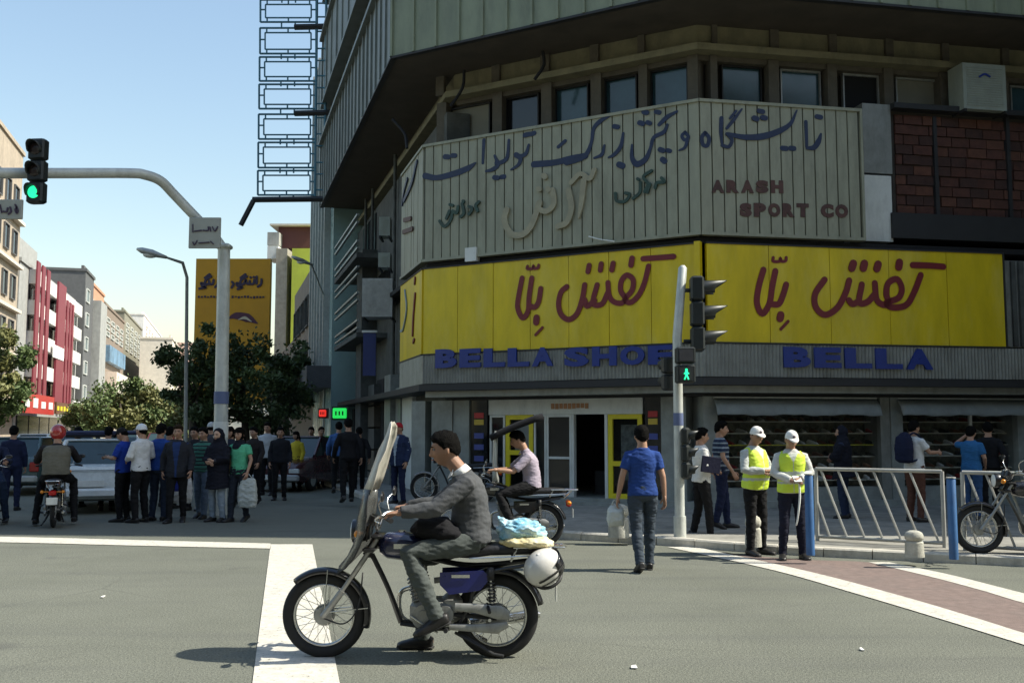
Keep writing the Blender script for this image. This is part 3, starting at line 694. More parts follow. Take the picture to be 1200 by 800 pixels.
# big slatted sign
big = thing('slatted_sign', 'huge weathered grey slatted sign with blue Persian calligraphy above the yellow signs', 'sign', tuple(FC.P(4, Z_SB, 0)))
uRS = FR.pix(1009, 200, 0)[0]
def slats(f, u0, u1, pitch):
    n = round((u1-u0)/pitch); w_ = (u1-u0)/n
    for i in range(n):
        g = Geo(); f.box(g, u0+i*w_+.013, u0+(i+1)*w_-.013, Z_SB+.06, Z_ST-.06, -.09, rnd.uniform(-.006,.004)); g.build('slat', SLAT, big, world=True)
slats(FC, .05, FC.L, .235); slats(FR, 0.01, uRS-.03, .235); slats(FS, FS.L-2.75, FS.L-.02, .27)
GR = mat('slat_groove', (0.07,0.07,0.05), .8, var=.2)
for f, a, b in ((FC, 0, FC.L), (FR, 0, uRS), (FS, FS.L-2.75, FS.L)):
    g = Geo(); f.box(g, a, b, Z_SB+.02, Z_ST-.02, -.16, -.05); g.build('backing', GR, big, world=True)
    for zr0 in (Z_SB, Z_ST-.06):
        g = Geo(); f.box(g, a, b, zr0, zr0+.06, -.15, .03); g.build('rail', SLAT, big, world=True)
g = Geo(); FR.box(g, uRS, uRS+.05, Z_SB, Z_ST, -.5, .032); g.build('end_cap', SLAT, big, world=True)
c6 = [([(30,215),(52,245),(42,285),(18,280),(12,240),(30,215)], 22), ([(120,135),(117,210),(124,285)], [24,20,14]), ([(124,285),(160,292),(178,255),(155,225)], 20), ([(232,85),(190,140),(150,190)], [10,20,16]), ([(200,95),(168,135)], 14),
  ([(150,222),(250,240),(350,235),(440,205),(500,165),(535,92)], [20,30,36,32,22,8]), ([(325,95),(348,100)], 26), ([(300,135),(315,140)], 30), ([(345,132),(362,135)], 28), ([(455,300),(478,302)], 28), ([(500,300),(520,302)], 28),
  ([(585,155),(588,230),(590,292)], [20,18,16]), ([(592,300),(630,296),(655,262),(668,222)], [16,30,30,12]), ([(645,126),(668,130)], 26)]
strokes(big, FR, .004, c6, 22, INK, (820,110), 4.705, depth=.006)
c5 = [([(672,212),(692,240),(670,255),(655,232),(672,212)], 18), ([(688,245),(672,295),(640,312)], [20,18,10]), ([(628,98),(575,128),(530,170)], [14,26,22]), ([(575,172),(555,212),(500,242),(482,300),(455,360),(408,388),(380,352),(380,282)], [16,24,22,18,30,36,24,12]),
  ([(512,100),(532,104)], 24), ([(445,100),(462,105)], 28), ([(422,160),(440,166)], 28), ([(465,158),(480,164)], 24), ([(535,308),(552,314)], 28), ([(575,312),(590,316)], 24), ([(548,362),(560,372)], 32),
  ([(308,390),(328,398)], 34), ([(332,218),(318,290),(282,335),(250,352)], [14,24,22,10]), ([(282,180),(302,184)], 26), ([(228,285),(214,335),(172,355)], [12,22,12]),
  ([(262,120),(205,152),(168,196),(156,270),(118,345),(20,378)], [10,26,22,18,30,36])]
strokes(big, FC, .004, c5, 22, INK, (660,110), 4.706, depth=.006)
c4 = [([(685,342),(800,332),(900,308),(970,296)], [36,34,34,34]), ([(820,246),(858,213)], 20), ([(635,182),(658,176)], 26), ([(668,176),(688,170)], 26), ([(658,235),(640,285),(600,300)], [14,24,20]), ([(588,290),(612,310),(600,345),(560,372)], [30,26,20,10]),
  ([(548,208),(540,300),(510,330),(478,335)], [14,22,24,20]), ([(470,295),(488,345),(455,372),(422,380)], [14,24,22,12]), ([(468,415),(488,417)], 26), ([(505,412),(522,410)], 26), ([(410,208),(404,335)], [20,16]),
  ([(85,405),(150,416),(250,392),(325,362),(362,335)], [34,30,34,32,12]), ([(195,300),(215,302)], 28), ([(235,294),(252,294)], 26)]
strokes(big, FC, .004, c4, 22, INK, (480,120), 4.705, depth=.006)
strokes(big, FC, .008, [[(168,655),(195,685),(228,650),(240,600)], [(205,640),(222,600)], [(240,600),(262,610),(270,575)], [(225,565),(240,570)], [(292,560),(302,610),(285,632)], [(298,545),(300,549)], [(330,575),(348,590),(330,618)], [(385,550),(368,570),(378,600)]], 17, INKG, (480,120), 4.705)
strokes(big, FC, .008, [[(290,550),(298,592),(345,592),(368,556),(345,548)], [(412,470),(418,474)], [(428,490),(424,545),(388,578)], [(490,425),(445,458),(470,500),(452,540)], [(480,500),(466,545)], [(545,465),(560,488),(520,492),(510,520)]], 17, INKG, (660,110), 4.706)
strokes(big, FC, .006, [([(540,592),(528,650),(560,722),(620,732),(670,690),(700,620),(720,555)], 34), ([(715,590),(760,602),(800,560),(792,485)], 30), ([(745,405),(750,412)], 32), ([(715,478),(722,482)], 28), ([(768,478),(774,484)], 28), ([(882,488),(898,580),(872,662),(822,685)], 32)], 30, INKC, (480,120), 4.705, depth=.05)
strokes(big, FC, .006, [([(118,480),(105,600),(90,682)], [34,28,14]), ([(48,492),(100,442),(150,470),(176,420)], 26)], 30, INKC, (660,110), 4.706, depth=.05)
word(big, FR, 'ARASH', 834, 918, 211, 226, INKB, off=.004, bold=.075, dep=.012, gap=.15, dy=.5)
word(big, FR, 'SPORT', 867, 948, 238, 254, INKB, off=.004, bold=.075, dep=.012, gap=.15, dy=.5); word(big, FR, 'CO', 962, 994, 239, 255, INKB, off=.004, bold=.075, dep=.012, gap=.12, dy=.5)
strokes(big, FS, .008, [([(489,190),(483,215),(474,235)], 6), ([(478,210),(474,225),(472,240)], 4)], 5, INK, (0,0), 1)
strokes(big, FS, .008, [([(474,258),(482,256)], 5), ([(473,272),(484,268)], 5)], 5, INKB, (0,0), 1)
# air conditioner on the facade
def aircon(label, f, x0, x1, y0, y1, o, d, m, grp=None):
    u0, z0 = f.pix(x0, y1, o); u1, z1 = f.pix(x1, y0, o)
    t = thing('air_conditioner', label, 'air conditioner', tuple(f.P((u0+u1)/2, z0, o)), group=grp)
    g = Geo(); f.box(g, u0, u1, z0, z1, o-d, o); g.build('casing', m, t, world=True)
    g = Geo(); k = z0+.08
    while k < z1-.08: f.box(g, u0+.08, u1-.08, k, k+.02, o, o+.012); k += .05
    g.build('grille', m, t, world=True)
    g = Geo(); f.box(g, u0, u0+.05, z0-.06, z0-.002, o-d-.2, o+.02); f.box(g, u1-.05, u1, z0-.06, z0-.002, o-d-.2, o+.02); g.build('bracket', DARK, t, world=True)
    return t
ACW = mat('aircon_white', (0.30,0.33,0.28), .5, var=.1, dirt_sheen=.3)
a1 = aircon('boxy white air conditioner hanging at the right end of the window band above the bricks', FR, 1130, 1178, 77, 127, -.1, .5, ACW)
strokes(a1, FR, -.085, [([(1148,90),(1154,87),(1160,90)], 2.2)], 2, BLUEL, (0,0), 1, depth=.01, name='badge')
FA = Face((-30, 27.2), (30, 27.2))
aircon('small white air conditioner beside the slatted sign, upper of two', FA, 444, 457, 254, 276, .1, .5, ACW)
aircon('small white air conditioner level with the yellow sign, lower of two', FA, 443, 457, 296, 313, .1, .5, ACW)
aircon('big grey slatted evaporative cooler on the street side left of the yellow sign', FA, 424, 460, 326, 371, .1, .8, STEEL)
FB = Face((-30, 28.5), (30, 28.5))
bn = thing('banner', 'dark blue upright banner hanging on the street side left of the corrugated strip', 'banner', tuple(FS.P(FS.pix(434,438,.2)[0], FS.pix(434,438,.2)[1], .2)))
g = Geo(); FB.pbox(g, 425, 390, 440, 440, 0, -.08, 0); g.build('banner_cloth', paint('banner_blue', (.015,.035,.16)), bn, world=True)
g = Geo(); FB.pbox(g, 424, 387, 442, 389.5, 0, -.1, .02); g.build('banner_rail', WHITEP, bn, world=True)
# valances
for i, (x0, x1) in enumerate(((838, 1030), (1054, 1215))):
    vt = thing('awning', ('pale grey cloth awning drooping over the shop window behind the two officers', 'pale grey cloth awning over the far right shop window')[i], 'awning', tuple(FR.P(FR.pix((x0+x1)/2, 480, -.4)[0], 2.0, -.5)))
    u0 = FR.pix(x0, 480, -.45)[0]; u1 = FR.pix(x1, 480, -.45)[0]; g = Geo(); n = 40; vs = []; fs = []
    for k in range(n+1):
        u = u0+(u1-u0)*k/n; w1 = math.sin(k*1.3)*.012+math.sin(k*.45)*.02; vs += [FR.P(u, 2.27, -.55), FR.P(u, 2.12, -.40+w1*.5), FR.P(u, 1.93+w1*.6, -.32+w1)]
    for k in range(n):
        for j in (0, 1): fs.append((3*k+j, 3*k+3+j, 3*k+4+j, 3*k+1+j))
    g.add(vs, fs); o = g.build('awning_cloth', VALANCE, vt, smooth=True, world=True); o.modifiers.new('t', 'SOLIDIFY').thickness = .012
    g = Geo(); FR.box(g, u0, u1, 2.265, 2.295, -.58, -.5); g.build('awning_rail', STEEL, vt, world=True)
# light catching pieces of the corrugated soffit strip are left to the light itself
# ================================================================== shoes in the windows
def shoe_mesh(name, m):
    g = Geo(); g.loft([(-.12,0,.04),(-.09,0,.05),(-.03,0,.045),(.04,0,.035),(.10,0,.026),(.14,0,.02)], [(.02,.03),(.032,.045),(.03,.04),(.036,.032),(.038,.022),(.02,.012)], side=(0,1,0), n=8)
    g.box((.01,0,.006), (.27,.075,.012)); me = g.mesh(name, m); fix_normals(me); return me
shm = [(shoe_mesh('shoe', mat('leather_'+n_, c, .4, var=.1)), n_) for n_, c in (('brown', (.16,.07,.035)), ('white', (.6,.6,.55)), ('black', (.012,.012,.012)), ('red', (.30,.02,.02)), ('tan', (.38,.26,.13)), ('grey', (.2,.21,.22)))]
cnt = 0
ORD = ['first','second','third','fourth','fifth','sixth','seventh','eighth','ninth','tenth','eleventh','twelfth','thirteenth','fourteenth','fifteenth','sixteenth','seventeenth','eighteenth','nineteenth','twentieth','twenty-first','twenty-second']
for (x0, x1, side_) in ((842, 1026, 'left'), (1057, 1186, 'right')):
    u0 = FR.pix(x0, 520, -1.3)[0]; u1 = FR.pix(x1, 520, -1.3)[0]
    for k in range(6):
        zz = .642+k*.235; u = u0+.1; nn_ = -1
        while u < u1-.05:
            me, cn = shm[min(5, int(abs(rnd.gauss(0, 1.8))))]
            o = bpy.data.objects.new('shoe', me); COL.objects.link(o); o.location = FR.P(u, zz, -1.08+.045*(5-k)); o.rotation_euler = (0, 0, R(10-80+rnd.uniform(-25,25)))
            nn_ = nn_+1; o['label'] = '%s shoe, %s from the left on the %s shelf of the %s window' % (cn, ORD[nn_], ('lowest','second lowest','third lowest','third highest','second highest','top')[k], side_)
            o['category'] = 'shoe'; o['group'] = 'shoes on display in the shop windows'
            u += rnd.uniform(.20, .30); cnt += 1
# ================================================================== other buildings
def window_grid(f, par, u0, u1, z0, z1, nu, nz, fw, fh, m, o=0.0, fm=None, depth=.12):
    du = (u1-u0)/nu; dz = (z1-z0)/nz
    for i in range(nu):
        for j in range(nz):
            a = u0+i*du+du*(1-fw)/2; b = a+du*fw; c = z0+j*dz+dz*(1-fh)/2; d = c+dz*fh
            g = Geo(); t = .07
            f.box(g, a-t, a, c-t, d+t, o-.05, o+depth); f.box(g, b, b+t, c-t, d+t, o-.05, o+depth); f.box(g, a, b, c-t, c, o-.05, o+depth); f.box(g, a, b, d, d+t, o-.05, o+depth)
            wn = g.build('window', fm or WHITEP, par, world=True)
            g = Geo(); f.box(g, a, b, c, d, o-.02, o+.03); g.build('pane', m, wn)
def block(name, label, p0, p1, depth, z0, z1, m, group=None, cat='building'):
    """box building with street face p0->p1 and a body behind it"""
    f = Face(p0, p1); t = thing(name, label, cat, (f.P(f.L/2,0,0).x, f.P(f.L/2,0,0).y, 0), group=group)
    g = Geo(); f.box(g, 0, f.L, z0, z1, -depth, 0); g.build('wall', m, t, world=True)
    g = Geo(); f.box(g, -.1, f.L+.1, z1, z1+.25, -depth, .12); f.box(g, 0.3, f.L-.3, z1+.25, z1+.6, -.45, -.2); g.build('parapet', m, t, world=True)
    return t, f
# neighbour on the right, out of frame: its shade lies over the corner building
NB = mat('neighbour_wall', (0.28,0.26,0.21), .85, var=.15, dirt_sheen=.4)
t, f = block('office_building', 'tall plain office building standing right of the shoe shop, beyond the frame', (14.2, 13.9), (34, 13.9), 12, 0, 32, NB)
window_grid(f, t, 1, 19, 4, 30, 7, 7, .6, .55, GLASS)
f2 = Face((14.2, 25.8), (14.2, 13.9)); window_grid(f2, t, 1, 11, 4, 30, 4, 7, .6, .55, GLASS)
# ---- left side of the left street
def FLp(Y): return (-20-.28*(Y-20), Y)
def pxY(px):      # depth on the left street line where it is seen at px
    k = (px-600)/FPX; return (-20+5.6)/(k+.28) if abs(k+.28) > 1e-6 else 400
def hz(py, Y): return W(600, py, Y).z
def lb(name, label, x0, x1, ytop, m, out=0.0, depth=14, px_top=None, z0=0, cat='building'):
    ya = pxY(x0) if x0 > -60 else 45; yb = pxY(x1); a = FLp(ya); b = FLp(yb)
    z1 = hz(ytop, ya if px_top is None else pxY(px_top))
    if out: 
        u = Vector((b[0]-a[0], b[1]-a[1])).normalized(); nn = Vector((u.y, -u.x))*out; a = (a[0]+nn.x, a[1]+nn.y); b = (b[0]+nn.x, b[1]+nn.y)
    return block(name, label, a, b, depth, z0, z1, m)
BEI = mat('beige_brick', (0.40,0.33,0.25), .85, var=.15, dirt_sheen=.3); PGREY = mat('pale_grey_wall', (0.34,0.34,0.32), .8, var=.12, dirt_sheen=.35)
DGREY = mat('dark_grey_wall', (0.10,0.10,0.10), .7, var=.15); BRW = mat('brown_wall', (0.22,0.17,0.13), .85, var=.15); ORB = mat('orange_brick', (0.50,0.26,0.16), .85, var=.12)
PALE = mat('pale_stone', (0.62,0.56,0.47), .8, var=.1); PINK = mat('pinkish_stone', (0.60,0.42,0.35), .8, var=.1)
REDF = paint('fin_red', (0.20,0.022,0.036), .5); WH = mat('white_render', (0.72,0.70,0.66), .8, var=.08, dirt_sheen=.2)
t, f = lb('apartment_building', 'tall beige apartment building cut by the left edge', -50, 15.5, 183, BEI, px_top=15)
window_grid(f, t, 1, f.L-.6, 3.5, 18, 5, 5, .5, .5, DGLASS, fm=DGREY)
for k in range(5):
    g = Geo(); f.box(g, .3, f.L-.2, 3.4+k*2.9, 3.6+k*2.9, 0, .35); g.build('ledge', PALE, t, world=True)
t, f = lb('office_building', 'grey office building with white bands and tall red fins', 17, 88, 323, PGREY, px_top=40)
H = hz(323, pxY(40)); nfl = 4; zb = 4.2
fh = (H-zb)/nfl
for k in range(nfl):
    z0 = zb+k*fh
    g = Geo(); f.box(g, f.L*.12, f.L*.96, z0+fh*.5, z0+fh*.97, 0, .5); g.build('white_band', WH, t, world=True)
    n = 7
    for i in range(n):
        a = f.L*(.13+.83*i/n); g = Geo(); f.box(g, a, a+f.L*.105, z0+.1, z0+fh*.48, 0, .12); g.build('window', DGLASS, t, world=True)
def fp(px): return f.pix(px, 400, .55)[0]
for (a, b) in ((39.5,43.5),(46,49.5),(52,55.5)):
    g = Geo(); f.box(g, fp(a), fp(b), zb-.3, H+.5, .502, .60); g.build('red_fin', REDF, t, world=True)
g = Geo(); f.box(g, fp(65), fp(74), zb-.6, H+.3, .502, .65); g.build('red_fin', REDF, t, world=True)
for (a, b) in ((76.5,78.6),(80.2,82),(83.4,85)):
    g = Geo(); f.box(g, fp(a), fp(b), zb-.8, H-.6, .502, .60); g.build('red_fin', REDF, t, world=True)
g = Geo(); f.box(g, 0, f.L*.33, H+.1, H+2.0, -6, -.5); g.build('stair_tower', PGREY, t, world=True)
# emblem on the red fin
g = Geo(); f.box(g, fp(60), fp(73), zb+fh*1.35, zb+fh*1.8, .652, .70); g.build('emblem', WH, t, world=True)
# shops at its foot
for i in range(6):
    a = f.L*(.03+.155*i); g = Geo(); f.box(g, a, a+f.L*.14, .3, 2.6, 0, .1); g.build('shop_window', DGLASS, t, world=True)
def fsign(label, f, u0, u1, z0, z1, o, m, m2=None):
    t = thing('shop_sign', label, 'shop sign', tuple(f.P((u0+u1)/2, z0, o))); g = Geo(); f.box(g, u0, u1, z0, z1, o-.15, o); g.build('panel', m, t, world=True)
    if m2:
        n = 5; w_ = (u1-u0)/n
        for i in range(n):
            g = Geo(); a = u0+w_*(i+.2); f.box(g, a, a+w_*.55, z0+(z1-z0)*.3, z1-(z1-z0)*rnd.uniform(.15,.35), o, o+.03); g.build('letter', m2, t, world=True)
fsign('red shop sign with white marks under the red finned building', f, -f.L*.25, f.L*.30, 2.7, 4.0, 1.2, mat('sign_red_bright', (.42,.03,.02), .5), WH)
fsign('yellow lettered dark shop sign beside the red shop sign', f, f.L*.34, f.L*.62, 2.8, 3.7, 1.2, mat('sign_brown', (.13,.05,.02), .5), YFR)
fsign('white shop fascia right of the yellow lettered sign', f, f.L*.64, f.L*.98, 3.2, 4.0, 1.3, WH)
t, f = lb('office_tower', 'narrow dark grey tower rising behind the red finned building', 88.5, 99, 321, DGREY, px_top=92, out=.5)
window_grid(f, t, f.L*.05, f.L*.5, 4, hz(321,pxY(92))-1, 1, 5, .7, .5, GLASS, o=0)
t, f = lb('apartment_building', 'slim orange brick apartment building beyond the dark tower', 99.5, 118, 338, ORB, px_top=108)
window_grid(f, t, 1, f.L-1, 4, hz(338,pxY(108))-1, 4, 6, .5, .5, DGLASS)
g = Geo(); f.box(g, 0, f.L*.4, 0, hz(352,pxY(100)), 0, 1.2); g.build('grey_wing', PGREY, t, world=True)
t, f = lb('apartment_building', 'brown flat roofed block with a blue poster on its wall', 119, 143, 367, BRW, px_top=130)
window_grid(f, t, 1, f.L-1, 12, hz(367,pxY(130))-1, 4, 3, .6, .5, DGLASS)
g = Geo(); f.box(g, f.L*.05, f.L*.85, hz(428,pxY(130)), hz(410,pxY(130)), 0, .6); g.build('poster', mat('poster_blue', (.12,.22,.32), .5, var=.5, vscale=.6), t, world=True)
g = Geo(); f.box(g, 0, f.L, 0, hz(440,pxY(130)), 0, 1.5); g.build('podium', PALE, t, world=True)
t, f = lb('apartment_building', 'olive grey block behind the pale low houses', 143, 164, 378, mat('olive_wall', (.21,.20,.15), .8), px_top=155)
window_grid(f, t, 1, f.L-1, 12, hz(378,pxY(155))-1, 4, 5, .5, .5, DGLASS)
t, f = lb('house', 'low cream house in sun with rows of small windows', 143, 158, 402, PALE, px_top=150, out=6, depth=4)
window_grid(f, t, 1, f.L-1, 4, hz(402,pxY(150))-1, 5, 5, .55, .5, DGLASS)
t, f = lb('house', 'pinkish white stepped house further down the street', 158, 176, 408, PINK, px_top=165, out=9, depth=6)
window_grid(f, t, 1, f.L-1, 5, hz(408,pxY(165))-1, 7, 6, .55, .5, WHITEP)
t, f = lb('apartment_building', 'bright pale apartment block closing the left street', 166, 192, 384, WH, px_top=178)
window_grid(f, t, 2, f.L-2, 10, hz(384,pxY(178))-1, 8, 8, .5, .4, PINK)
# the far end of the street, across the view
FE = Face((-175, 420), (-60, 420))
t, f = block('apartment_building', 'distant hazy block closing the end of the street', (-172, 430), (-80, 430), 10, 0, 28, PALE)
window_grid(f, t, 4, 88, 4, 26, 14, 6, .5, .5, PGREY)
# ---- right side of the left street beyond the overhang
TEAL = mat('teal_glass', (0.30,0.43,0.41), .25, var=.15, vscale=.5)
u1 = uFar-.05; u0 = u1-7.0
t = thing('office_building', 'narrow teal glass building just beyond the end of the overhang', 'building', tuple(FS.P((u0+u1)/2, 0, 0)))
g = Geo(); FS.box(g, u0, u1, 0, 17.5, -8, .3); g.build('wall', TEAL, t, world=True)
q = u0
while q < u1:
    g = Geo(); FS.box(g, q, q+.14, 4.0, 17.4, .3, .55); g.build('mullion', STEEL, t, world=True); q += 1.18
g = Geo(); FS.box(g, u0, u1, 3.2, 4.0, .3, 1.2); g.build('canopy', DGREY, t, world=True)
u1 = u0-.1; u0 = u1-16
STW = mat('street_wall', (0.20,0.18,0.15), .85, var=.2, dirt_sheen=.4)
t = thing('shop_building', 'two storey shop building with dark windows beyond the teal one', 'building', tuple(FS.P((u0+u1)/2, 0, 0)))
g = Geo(); FS.box(g, u0, u1, 0, 9.6, -8, .0); g.build('wall', STW, t, world=True)
window_grid(FS, t, u0+.5, u1-.5, 4.0, 8.8, 6, 2, .6, .6, DGLASS, fm=STS)
g = Geo(); FS.box(g, u0, u1, 3.0, 3.4, 0, 1.5); g.build('canopy', DGREY, t, world=True)
u1 = u0-.1; u0 = u1-26
t = thing('shop_building', 'low dark shop row farther down the shaded side', 'building', tuple(FS.P((u0+u1)/2, 0, 0)))
g = Geo(); FS.box(g, u0, u1, 0, 7.0, -8, 0); g.build('wall', STW, t, world=True)
window_grid(FS, t, u0+.5, u1-.5, 3.6, 6.4, 8, 1, .6, .6, DGLASS, fm=STS)
# street wall details: awnings & neon
GREENN = mat('green_lamp_sign', (0.02,0.7,0.10), .5, emit=.6, var=0); REDN = mat('red_lamp_sign', (0.7,0.03,0.02), .5, emit=.7, var=0)
def neon(label, px0, px1, y0, y1, Y, m):
    a = W(px0, y1, Y); b = W(px1, y0, Y); t = thing('light_sign', label, 'light sign', ((a.x+b.x)/2, Y, a.z))
    g = Geo(); g.bbox(((a.x+b.x)/2, Y, (a.z+b.z)/2), (b.x-a.x, .12, b.z-a.z), .02); g.build('lit_panel', m, t, world=True)
    g = Geo(); g.box(((a.x+b.x)/2, Y+.14, (a.z+b.z)/2), (b.x-a.x+.1, .12, b.z-a.z+.1)); g.build('casing', DARK, t, world=True)
    for i in range(3):
        g = Geo(); g.box((a.x+(b.x-a.x)*(.25+.25*i), Y-.07, (a.z+b.z)/2), (.05*(b.x-a.x)/.5, .02, (b.z-a.z)*.4)); g.build('letter', BLACK, t, world=True)
neon('small glowing green shop sign above the dark pedestrians', 390, 406, 478, 490, 30, GREENN)
neon('small glowing red sign left of the green one', 374, 382, 480, 488, 31, REDN)
# grey and brown building with a yellow green gable
t = thing('apartment_building', 'concrete building with a big yellow green painted gable behind the billboard', 'building', tuple(W(345,503,70).xy)+(0,))
YG = mat('yellow_green_paint', (0.50,0.56,0.06), .7, var=.12, vscale=.4, dirt_sheen=.15)
def fb(name, x0, x1, y0, y1, Y, d, m, par):
    a = W(x0, y1, Y); b = W(x1, y0, Y); g = Geo(); g.box(((a.x+b.x)/2, Y+d/2, (max(0,a.z)+b.z)/2), (b.x-a.x, d, b.z-max(0,a.z))); return g.build(name, m, par, world=True)
fb('gable_wall', 337, 372, 291, 560, 70, 8, YG, t); fb('concrete_wall', 318, 336.8, 291, 560, 70.3, 8, mat('raw_concrete', (.33,.30,.24), .85, var=.2), t)
fb('roof_house', 326, 372, 263, 290.5, 73, 6, mat('dark_red_roof', (.09,.03,.03), .8), t); fb('roof_tank', 313, 327, 272, 287, 72, 2, PGREY, t); fb('roof_tank', 313, 326, 288, 303, 71, 2, WHITEP, t)
fb('roof_edge', 316, 374, 262, 264, 72.5, 7, PALE, t)
# ================================================================== billboards
t = thing('billboard', 'orange yellow billboard with two lines of Persian text behind the tree', 'billboard', tuple(W(271,503,42).xy)+(0,))
OY = mat('billboard_orange', (0.66,0.31,0.010), .6, var=.1, vscale=.6)
YB = 42.0
def bb(name, x0, x1, y0, y1, o, d, m): 
    a = W(x0, y1, YB); b = W(x1, y0, YB); g = Geo(); g.box(((a.x+b.x)/2, YB-o+d/2, (a.z+b.z)/2), (b.x-a.x, d, b.z-a.z)); return g.build(name, m, t, world=True)
bb('board', 225, 317, 303, 474, 0, .3, OY)
fbb = Face((-20, YB), (20, YB)); INKN = paint('billboard_ink', (.05,.03,.06), .6)
txt = [[(355,158),(353,176),(341,186)], [(336,147),(336,174)], [(327,160),(324,174),(310,175),(309,164)], [(310,175),(297,174),(294,160),(286,176)], [(282,176),(272,176),(276,160),(298,146)], [(274,152),(292,138)], [(272,177),(258,172),(262,184),(280,188),(262,196)], [(312,150),(313,150)], [(325,149),(326,149)], [(240,168),(246,176),(238,190)], [(186,160),(184,176),(174,188)], [(186,148),(187,148)], [(168,160),(165,174),(152,176),(150,164)], [(146,176),(134,176),(138,160),(158,146)], [(134,152),(152,138)], [(132,177),(120,172),(124,184),(138,188),(112,194)]]
strokes(t, fbb, .01, [(p, 9) for p in txt], 8, INKN, (200,280), 3.335, depth=.03)
for i in range(22):
    if 7 < i < 11: continue
    g = Geo(); x = 233+i*3.6; a = W(x, 348+rnd.uniform(-.6,.6), YB); g.box((a.x, YB-.015, a.z), (.085, .03, .05+rnd.random()*.06)); g.build('letter', INKN, t, world=True)
strokes(t, fbb, .01, [([(225,310),(255,300),(300,308),(340,330)], [4,26,34,3])], 8, mat('print_violet', (.10,.03,.05), .6), (200,280), 3.335, depth=.02, name='picture')
strokes(t, fbb, .04, [([(265,315),(290,308),(315,322)], [3,12,3])], 8, mat('print_pale', (.6,.5,.35), .6), (200,280), 3.335, depth=.02, name='picture')
for px in (240, 302):
    a = W(px, 474, YB); g = Geo(); g.tube([(a.x, YB+.5, 0), (a.x, YB+.5, W(px,310,YB).z)], .12); g.build('post', STEEL, t, world=True)
# ================================================================== lattice sign frame on the building end
LT = paint('lattice_teal', (0.055,0.17,0.23), .5)
YL = 36.0
t = thing('lattice_sign', 'tall teal metal lattice of stacked rectangles projecting over the left street', 'sign frame', tuple(W(343,235,YL)))
def bar(g, a, b, r=.035): g.tube([a, b], r, n=6)
def rect(g, x0, x1, y0, y1, Y, r):
    P = [W(x0,y0,Y), W(x1,y0,Y), W(x1,y1,Y), W(x0,y1,Y)]
    for i in range(4): bar(g, P[i], P[(i+1)%4], r)
rows = [(-66,-40),(-33,-6),(0,23),(33,60),(67,92),(99,124.5),(134,160),(167,193.5),(200,225.5)]
for (y0, y1) in rows:
    k = (y0+60)/300; xo = 306-k*4.6; xi = 371-k*2
    g = Geo(); rect(g, xo, xi, y0, y1+3, YL, .038); rect(g, xo+6, xi-6, y0+5.5, y1-2, YL, .03)
    for q in (.12, .5, .88):
        x = xo+(xi-xo)*q; bar(g, W(x,y0,YL), W(x,y0+5.5,YL), .03); bar(g, W(x,y1-2,YL), W(x,y1+3,YL), .03)
    bar(g, W(xo,(y0+y1)/2,YL), W(xo+6,(y0+y1)/2,YL), .03); bar(g, W(xi,(y0+y1)/2,YL), W(xi-6,(y0+y1)/2,YL), .03)
    bar(g, W(xi,y0+4,YL), W(xi+11,y0+4,YL), .03); bar(g, W(xi,y1-3,YL), W(xi+11,y1-3,YL), .03)
    for (x,) in (((xo+xi)/2-8,), ((xo+xi)/2+8,)): bar(g, W(x,y1+3,YL), W(x,y1+9.3,YL), .03)
    g.build('lattice_cell', LT, t, world=True)
g = Geo(); bar(g, W(372,-60,YL), W(369,236,YL), .05); bar(g, W(383,-60,YL), W(380,236,YL), .05); g.build('upright', LT, t, world=True)
for yy in (31, 132, 233): 
    g = Geo(); bar(g, W(345 if yy < 230 else 296, yy+1, YL), W(392, yy, YL), .11); g.build('bracket', DARK, t, world=True)
g = Geo(); bar(g, W(297,235,YL), W(282,264,YL), .10); g.build('loose_bar', DARK, t, world=True)
# ================================================================== traffic signals and poles
POLE = mat('pole_paint', (0.52,0.54,0.50), .4, metal=.1, var=.12, vscale=4, dirt_sheen=.35, dscale=4)
SIG = mat('signal_black', (0.012,0.016,0.016), .45, var=.1); LENSOFF = mat('lens_off', (0.03,0.02,0.02), .2, var=0); GRN = mat('signal_green', (0.02,0.80,0.33), .4, emit=1.0, var=0)
GREYS = mat('street_sign_grey', (0.34,0.35,0.31), .5, var=.08, dirt_sheen=.2)
def visor(g, c, d, r, L):       # half tube hood over a lens, pointing along d
    d = Vector(d).normalized(); a, b = perp(d, Vector((0,0,1)).cross(d) if abs(d.z) < .9 else None); vs = []; fs = []
    n = 12; up = Vector((0,0,1)); a = d.cross(up).normalized()
    for rr in (r, r-.008):
        for k in range(n+1):
            q = -R(35)+ (PI+2*R(35))*k/n; p = c+a*(math.cos(q)*rr)+up*(math.sin(q)*rr); e = L*(.45+.55*max(0, math.sin(q)))
            vs += [p, p+d*e]
    m_ = 2*(n+1)
    for b_ in (0, m_):
        for k in range(n): fs.append((b_+2*k, b_+2*k+1, b_+2*k+3, b_+2*k+2))
    for k in range(n): fs.append((2*k+1, 2*k+3, m_+2*k+3, m_+2*k+1))
    for k in (0, n): fs.append((2*k, 2*k+1, m_+2*k+1, m_+2*k))
    g.add(vs, fs)
def signal(label, loc, rz, s=1.0, lit=2, hood=.25, pitch=.33, n=3, group=None):
    t = thing('traffic_light', label, 'traffic light', loc, rz, group)     # faces local -Y, loc = centre of head
    for k in range(n):
        z = ((n-1)/2-k)*pitch*s; g = Geo(); g.bbox((0,0,z), (.30*s, .2*s, pitch*s*.97), .03); h_ = g.build('housing', SIG, t)
        g = Geo(); g.ell((0,-.1*s,z), (.11*s,.03*s,.11*s)); g.build('lens', GRN if k == lit else LENSOFF, h_, smooth=True)
        g = Geo(); visor(g, Vector((0,-.1*s,z)), (0,-1,0), .125*s, hood*s); g.build('visor', SIG, h_, smooth=True)
    return t
